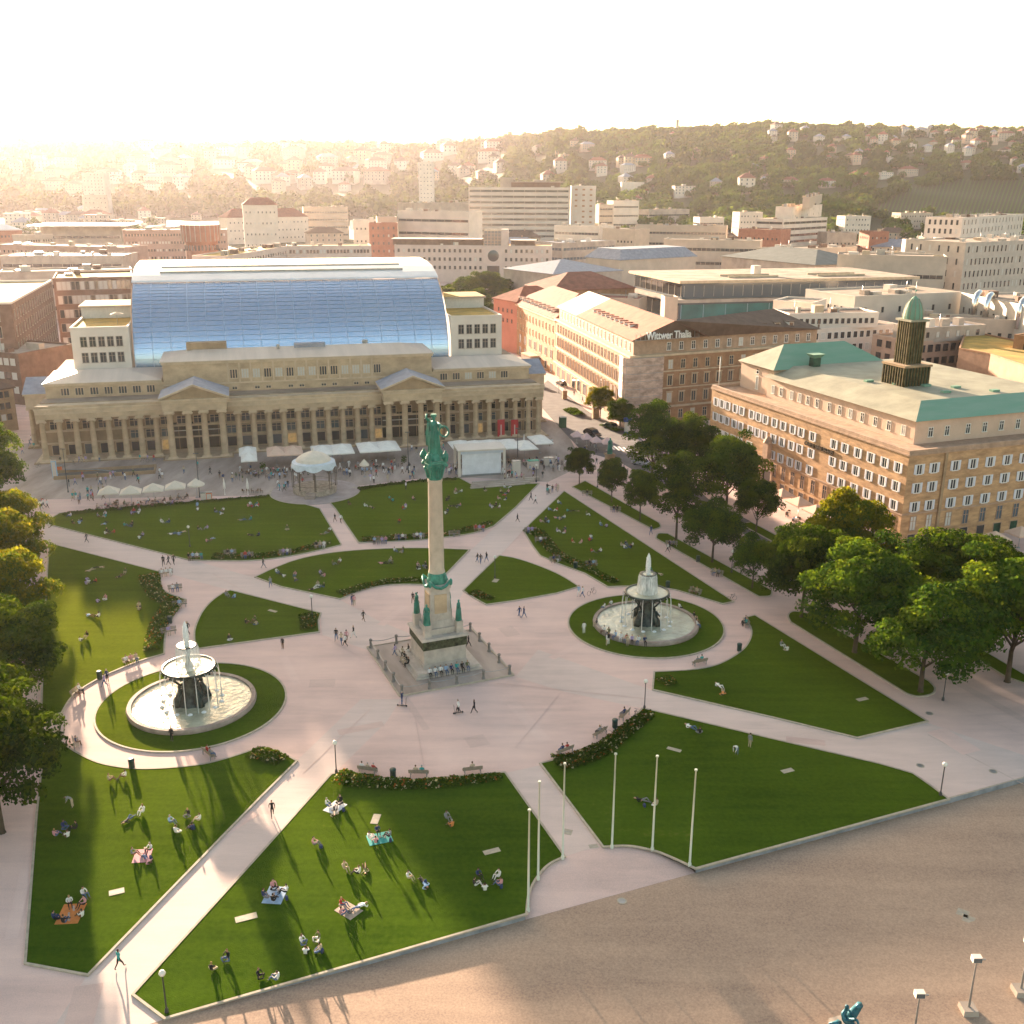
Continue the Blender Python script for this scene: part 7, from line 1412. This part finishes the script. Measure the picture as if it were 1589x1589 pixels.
# scooters with riders
def scooter(x,y,rz,lb):
    p=G(x,y); o=empty('kick_scooter',(p.x,p.y,0),rz,lb,'scooter'); mb=MB(); mb.box(-.08,-.4,.1,.08,.4,.14,m_pole); mb.obj('deck',o); mb=MB(); mb.tube([(0,-.42,.12),(0,-.5,1.05)],.025,m_pole); mb.tube([(-.22,-.5,1.05),(.22,-.5,1.05)],.02,m_pole); mb.obj('handlebar',o)
    for s_ in(-.5,.5): mb=MB(); mb.lathe([(.11,-.02),(.11,.02)],m_pole,seg=10,M=Matrix.Rotation(PI/2,4,'Y')); mb.obj('wheel',o,(0,s_,.11))
    return p
p=scooter(624,1096,1.4,'scooter ridden past the left chain corner of the column'); person(p,'standing',1.4,'riding a scooter by the chained corner','navy','blue',z=.14,group=gW)
p=scooter(711,1107,-1.2,'scooter ridden in front of the column'); person(p,'standing',-1.2,'riding a scooter in front of the column','white','black',z=.14,group=gW)
def bike(x,y,rz,lb):
    p=G(x,y); o=empty('bicycle',(p.x,p.y,0),rz,lb,'bicycle','parked bicycles'); mb=MB(); mb.tube([(-.3,0,.35),(.05,0,.85),(.45,0,.9)],.025,m_pole); mb.tube([(0,0,.33),(.42,0,.82)],.025,m_pole); mb.tube([(.42,-.25,1.0),(.42,.25,1.0)],.02,m_pole); mb.obj('frame',o)
    for s_ in(-.5,.5): mb=MB(); mb.tube([(.33*math.cos(t),0,.33*math.sin(t)) for t in np.linspace(0,2*PI,14)],.02,m_pole,4); mb.obj('wheel',o,(s_,0,.35))
    mb=MB(); mb.box(-.14,-.06,.88,.08,.06,.94,m_pole); mb.obj('saddle',o)
for x,y,lb in ((975,919+4,'beside the walkers near the right fountain'),(918,923,'left of the right fountain ring'),(1135,935-3,'at the right tip of the upper right lawn'),(985,1115,'by the bench near the flagpole lawn lamp'),(938,1140,'by the bench in the flagpole lawn bed'),(60,725,'at the left colonnade end'),(115,722,'left along the colonnade foot'),(225,718,'between the left parasols and the colonnade')): bike(x,y,RN.uniform(0,3),'dark bicycle parked '+lb)
# lawns (picture points of little groups)
L=lambda x,y,n,pl,b=None,tops=None,legs=None,kind='g',sp=.8: grp(x,y,n,pl,kind,sp,blanket=b,tops=tops,legs=legs)
f='on the lower middle lawn '; 
L(520,1253,3,f+'near its upper left edge','white',['beige','black','white']); L(589,1301,4,f+'around a green blanket','teal',['white','pink','grey','navy']); L(487,1312,1,f+'alone at the left',None,['pink']); L(545,1354,2,f+'before the dog walkers',None,['white','beige']); L(566,1350,1,f+'in brown at the centre',None,['olive'],['brown'])
L(647,1366,2,f+'right of the centre',None,['white','light blue']); L(697,1278,2,f+'in rust clothes near the hedge',None,['orange','grey']); L(757,1370,5,f+'in the circle at the right',None,['white','pink','white','navy','black'],sp=.95); L(427,1389,4,f+'on the light blue blanket','light blue',['black','white','pink','navy']); L(541,1413,3,f+'on the patterned blanket','patterned',['pink','white','red']); L(483,1470,4,f+'near the front kerb',None,['white','beige','olive','white']); L(340,1497,2,f+'in black at the lower left',None,['black','black']); L(415,1521,2,f+'at the front kerb left',None,['white','black'])
f='on the lower left lawn '
L(182,1209,2,f+'top centre',None,['beige','white']); L(211,1267,2,f+'in the sunny centre',None,['black','white']); L(286,1280,5,f+'in the big sunny group',None,['black','light blue','white','navy','white'],sp=1.1); L(221,1328,3,f+'on the pink blanket','pink',['pink','white','grey']); L(102,1293,4,f+'in the shade at the left',None,['pink','white','black','navy']); L(110,1418,5,f+'around the orange blanket','orange',['pink','white','navy','black','white'],sp=1.0)
p=G(130,1390,.1); person(p,'sitting',1.0,'in white apart behind the orange blanket','white','blue',group='people resting on the lawns')
f='on the left corner lawn '
L(146,883,2,f+'farthest lying pair',None,['beige','beige'],kind='l'); L(140,905,3,f+'in the upper middle'); L(157,933,2,f+'in the centre'); L(191,892-0,2,f+'right of the lying pair'); L(216,945,2,f+'near the shrub bed'); L(148,957,2,f+'below the centre'); L(130,993,2,f+'lowest group')
f='on the flagpole lawn '; L(1008,1246,2,f+'between the poles',None,['beige','black']); L(1080,1134,2,f+'near its top edge',None,['white','black']); 
f='on the right triangle lawn '; L(1217,1007,2,f+'near its upper edge'); L(1120,1070,2,f+'lying near the flower bed',None,['white','orange'],kind='l')
f='on the upper right lawn '
for x,y,n,t in ((866,782,1,'at its top'),(858,793,2,'upper left group'),(886,794,2,'upper lying group'),(910,800,1,'alone near the promenade'),(846,811,3,'left group'),(870,806,3,'middle left group'),(872,826,3,'centre left group'),(937,817,2,'right near the promenade'),(895,843,2,'centre group'),(915,838,2,'centre right pair'),(925,858,2,'lower middle group'),(973,849,5,'big dark group'),(1015,889,2,'pair behind the fountain top')): L(x,y,n,f+t)
f='on the lens lawn '
for x,y,n,t in ((435,891,2,'left end group'),(459,897,2,'lower left pair'),(523,876,2,'left middle pair'),(500,894,2,'lower middle pair'),(494,912,3,'lowest group near the kerb'),(603,874,3,'white group in the middle'),(620,857,3,'top right group'),(655,882,4,'group beside the column shaft')): L(x,y,n,f+t)
f='on the small left lawn '; L(392,968,3,f+'middle group'); L(356,993,1,f+'lower left'); L(358,927,2,f+'top left')
f='on the upper left lawn '
for x,y,n,t in ((110,802,1,'far left in shade'),(121,812,3,'left group'),(160,802,3,'upper left group'),(211,797,4,'group near the cream parasols'),(163,813,1,'alone at left'),(201,817,3,'blue white group'),(170,828,3,'lower left group'),(219,835,2,'bright lying pair'),(256,812,2,'pair in the middle'),(276,829,3,'group in the centre'),(315,822,2,'pair right of centre'),(325,840,2,'lower centre pair'),(307,793,1,'alone near the orange bin'),(341,795,3,'upper group before the round paving'),(383,807,2,'pair in the right half'),(393,786,5,'colourful group by the hedge'),(395,832,2,'lower right pair'),(446,822,1,'alone lower right'),(509,827,2,'pair by the short path')): L(x,y,n,f+t)
f='on the upper middle lawn '
for x,y,n,t in ((541,783,1,'at the round paving'),(572,787,2,'left pair'),(607,777,2,'middle left pair'),(628,789,2,'centre pair'),(620,811,1,'alone in white at centre'),(641,776,1,'beside the shaft'),(695,776,2,'right of the shaft'),(710,765,3,'upper white group'),(708,787,3,'dark group'),(693,797,2,'lower pair right of the shaft'),(752,762,1,'alone in the right'),(783,766,3,'right group'),(779,776,2,'lower right white pair'),(768,788,4,'group near the corner'),(788,757,2,'corner pair')): L(x,y,n,f+t)
wk(630,760,'in white on the upper middle lawn','white','black','standing',z=.1); wk(307,794-2,'in light blue upright on the upper left lawn','light blue','grey','standing',z=.1)
# on the monument step and fountain rims
for k in range(8):
    u=-2.4+k*.68; q=CC+Vector((u*math.cos(AX)+3.95*math.sin(AX),u*math.sin(AX)-3.95*math.cos(AX),-.1)); person(q,'seated',AX,'on the front step of the column',['white','white','white','light blue','navy','teal','black','olive'][k],'blue' if k%2 else 'black',z=.25,group='people sitting on the column step')
for k in range(3):
    u=1.2-k*.8; q=CC+Vector((-3.95*math.cos(AX)-u*math.sin(AX),-3.95*math.sin(AX)+u*math.cos(AX),-.1)); person(q,'seated',AX-PI/2,'on the left step of the column','black',z=.25,group='people sitting on the column step')
for x,y,t in ((613,1018,'lilac'),(625,1022,'beige'),(634,1017,'black')): wk(x,y,'inside the chains left of the column',t,z=.1)
wk(727,1004,'inside the chains right of the column','black','black',z=.1)
for k,a in enumerate((-150,-142,-132,-125,-118,-112,-105,-98,-170,-12,-2,10,128,140,40)):
    a=math.radians(a); q=FR+Vector((math.cos(a)*6.75,math.sin(a)*6.75,0)); person(q,'seated',a+PI/2+(.3 if k%2 else -.2),'on the rim of the right fountain',z=.15,group='people on the right fountain rim')
wk(941,1002,'standing before the right fountain','white','beige','standing',z=.1); wk(944,1000,'in black standing before the right fountain','black','white','standing',z=.1); wk(973,1003,'standing in a long dress before the right fountain','beige','beige','standing',z=.1); wk(906,983,'standing at the left of the right fountain','white','white','standing',z=.1)
# promenade and plaza crowd
def crowd(n,x0,y0,x1,y1,place,seed=0,poses=('walking','walking','standing'),dy=4):
    for k in range(n):
        t=RN.random(); wk(x0+(x1-x0)*t,y0+(y1-y0)*t+RN.uniform(-dy,dy),place,pose_=RN.choice(poses))
crowd(9,35,780,75,795,'at the left corner of the square',dy=8); crowd(14,110,783,165,768,'left of the cream parasols',dy=10); crowd(8,150,748,380,735,'on the paving before the left colonnade',dy=7); crowd(9,60,720,260,715,'at the foot of the left colonnade',dy=3)
crowd(9,430,758,470,748,'left of the pavilion',dy=8); crowd(12,540,745,660,738,'between the pavilion and the column',dy=8); crowd(9,690,735,720,730,'left of the white stage',dy=5); crowd(14,780,745,860,735,'on the paving right of the stage',dy=9); crowd(7,845,765,866,762,'at the upper corner crossing',dy=4); crowd(10,895,725,960,735,'around the green statue',dy=12); crowd(6,905,700,930,695,'crossing the street',dy=8); crowd(5,870,600,905,625,'on the shop street pavement',dy=4); crowd(6,30,700,55,690,'at the left end of the colonnade',dy=8)
crowd(22,340,745,470,733,'between the left parasols and the pavilion',dy=9); crowd(22,500,738,640,728,'in front of the white cafe parasols',dy=9); crowd(20,760,735,880,722,'around the stands at the upper right',dy=9); crowd(16,100,750,340,728,'strolling before the left colonnade',dy=9); crowd(14,500,708,860,690,'along the colonnade foot',dy=3); crowd(10,1060,790,1200,860,'among the trees by the stone building',dy=12)
mb=MB(); mb.lathe([(.02,0),(.17,.02),(.19,.2),(.13,.36),(.02,.42)],cloth('bag navy',(.04,.06,.14)),seg=8,sy=.7); mb.tube([(-.1,-.1,.3),(-.12,-.16,.16),(-.1,-.1,.04)],.02,m_pole,4); bg_=mb.mesh('backpack')
for x,y,lb in ((533,1259,'by the group at the top of the front lawn'),(606,1306,'beside the teal blanket'),(498,1316,'next to the lone sitter'),(660,1371,'right of the pair'),(778,1378,'inside the circle of five'),(445,1396,'by the light blue blanket'),(500,1478,'near the front kerb'),(300,1287,'in the sunny group'),(234,1333,'by the pink blanket'),(90,1425,'by the orange blanket'),(1000,1252,'beside the pair between the poles')):
    p=G(x,y,.1); link('backpack',bg_,None,tuple(p),RN.uniform(0,6),label='small dark backpack on the grass '+lb,cat='bag',group='bags on the lawns')
# cafe tables with guests
def tset():
    o=empty('cafe_table',(0,0,0),0,'x','table'); mb=MB(); mb.lathe([(.4,.72),(.4,.76)],m_conc,seg=12); mb.obj('table_top',o); mb=MB(); mb.lathe([(.25,0),(.04,.05),(.04,.72)],m_pole,seg=8); mb.obj('table_leg',o); return Proto(o)
def cset():
    o=empty('cafe_chair',(0,0,0),0,'x','chair'); m=mat('rattan',(.20,.12,.07),.8,.1,3); mb=MB(); mb.box(-.22,-.22,.42,.22,.22,.47,m); mb.obj('seat',o); mb=MB(); mb.box(-.22,.18,.47,.22,.23,.88,m); mb.obj('backrest',o)
    for sx in(-1,1):
        for sy in(-1,1): mb=MB(); mb.box(sx*.19-.02,sy*.19-.02,0,sx*.19+.02,sy*.19+.02,.42,m_pole); mb.obj('leg',o)
    return Proto(o)
TS=tset();CS=cset(); gG='guests at the cafe tables'
def cafe(n,x0,y0,x1,y1,place,dy=5,full=.7,cols=1):
    for k in range(n):
        t=(k+.5)/n; p=G(x0+(x1-x0)*t+RN.uniform(-3,3),y0+(y1-y0)*t+RN.uniform(-dy,dy)); TS.put((p.x,p.y,0),RN.uniform(0,3),'round cafe table '+place,group='cafe tables')
        a0=RN.uniform(0,6)
        for c in range(2):
            a=a0+c*PI+RN.uniform(-.3,.3); q=p+Vector((math.cos(a)*.72,math.sin(a)*.72,0)); CS.put((q.x,q.y,0),a-PI/2,'rattan cafe chair '+place,group='cafe chairs')
            if RN.random()<full: person(q,'seated',a-PI/2,'at a cafe table '+place,group=gG,z=-.06)
cafe(12,150,790,290,777,'under the cream parasols'); cafe(4,378,738,402,735,'under the left white pair',full=.5); cafe(7,415,738,475,733,'under the peach parasols',full=.6); cafe(8,500,735,625,725,'under the big white parasols',full=.6); cafe(4,705,722,735,718,'left of the stage under parasols',full=.5); cafe(6,765,722,850,715,'right of the stage',full=.5); cafe(9,1215,800,1340,862,'outside the stone building',full=.45,dy=3)
for k in range(5): p=G(378+k*7,765); CS.put((p.x,p.y,0),RN.uniform(0,6),'rattan cafe chair in the stacked row before the round paving',group='cafe chairs')
# ---------- warm evening haze over the whole basin ----------
hm_=bpy.data.materials.new('evening haze'); hm_.use_nodes=True; nt=hm_.node_tree; nt.nodes.remove(nt.nodes['Principled BSDF'])
pv=nt.nodes.new('ShaderNodeVolumePrincipled'); pv.inputs['Density'].default_value=HAZE_D; pv.inputs['Color'].default_value=(*HAZE_C,1); pv.inputs['Anisotropy'].default_value=HAZE_G
nt.links.new(pv.outputs[0],nt.nodes['Material Output'].inputs['Volume'])
mb=MB(); mb.box(-6500,-120,-14,6500,7000,420,hm_); mb.obj('haze',kind='stuff',label='warm evening haze filling the air over the square and the town')
# ---------- tell look-alikes apart by where they stand in the view ----------
def finish():
    bpy.context.view_layer.update(); by={}
    for o in COL.objects:
        if o.parent is None and o.get('category') and o.get('label'): by.setdefault(o['label'],[]).append(o)
    num=['','','second','third','fourth','fifth','sixth','seventh','eighth','ninth','tenth','eleventh','twelfth','thirteenth','fourteenth','fifteenth','sixteenth','seventeenth','eighteenth','nineteenth','twentieth']+['twenty-'+q for q in('first','second','third','fourth','fifth','sixth','seventh','eighth','ninth')]
    for lb,os_ in by.items():
        if len(os_)<2: continue
        os_.sort(key=lambda o:PJ(o.matrix_world.translation)[0]); n=len(os_)
        for k,o in enumerate(os_):
            s='leftmost' if k==0 else 'rightmost' if k==n-1 else (num[k+1]+' from left' if k+1<len(num) else num[n-k]+' from right' if n-k<len(num) else 'number %d from left'%(k+1))
            o['label']=lb+', '+s
            if not o.get('group'): o['group']='similar ones: '+lb[:40]
def thin(keep=290):
    ps=[o for o in COL.objects if o.name.startswith('person') and o.parent is None]
    ps.sort(key=lambda o:(o.location-Vector((0,0,CAMH))).length*(1.25 if o['label'].find('lying')>0 or o['label'].find('sitting')>0 or o['label'].find('seated')>0 else 1))
    V=[];F=[];MI=[];mats=[];off=0
    for o in ps[keep:]:
        me=o.data; n=len(me.vertices); c=np.empty(n*3,np.float32); me.vertices.foreach_get('co',c); c=c.reshape(-1,3)*o.scale[0]; a=o.rotation_euler[2]; ca,sa=math.cos(a),math.sin(a)
        V.append(np.stack([c[:,0]*ca-c[:,1]*sa+o.location.x,c[:,0]*sa+c[:,1]*ca+o.location.y,c[:,2]+o.location.z],1))
        sl=[]
        for s in o.material_slots:
            if s.material not in mats: mats.append(s.material)
            sl.append(mats.index(s.material))
        for p in me.polygons:
            v=list(p.vertices); F.append(tuple(i+off for i in v)); MI.append(sl[p.material_index])
        off+=n; bpy.data.objects.remove(o)
    me=bpy.data.meshes.new('crowd'); me.from_pydata(np.concatenate(V).tolist(),[],F)
    for m in mats: me.materials.append(m)
    me.polygons.foreach_set('material_index',MI); me.polygons.foreach_set('use_smooth',[True]*len(F)); link('crowd',me,kind='stuff',label='far crowd of small people around the cafes and colonnade')
thin()
finish()
def words_of(s): return len(s.replace(',',' ').split())
for o in COL.objects:
    l=o.get('label')
    if l and words_of(l)>16:
        import re
        l2=re.sub(r' and [a-z ]+? trousers','',l)
        for a,b in ((' of the right fountain',' of right fountain'),('lower middle lawn','front lawn'),(' with small things on it',''),('from the left','from left'),(' on the curved kerb',''),(' in the picture',''),('at a cafe table ','at table '),(' storey house with ',' storey house, '),(' the ',' ')):
            if words_of(l2)>16: l2=l2.replace(a,b)
        o['label']=l2
seen={}
for o in COL.objects:
    l=o.get('label')
    if l and o.parent is None: seen.setdefault(l,[]).append(o.name)
print('dup labels',sum(1 for v in seen.values() if len(v)>1),'long',sum(1 for l in seen if words_of(l)>16),[l for l in seen if words_of(l)>16][:4])
print('people',NP_[0],'objects',len(bpy.data.objects))
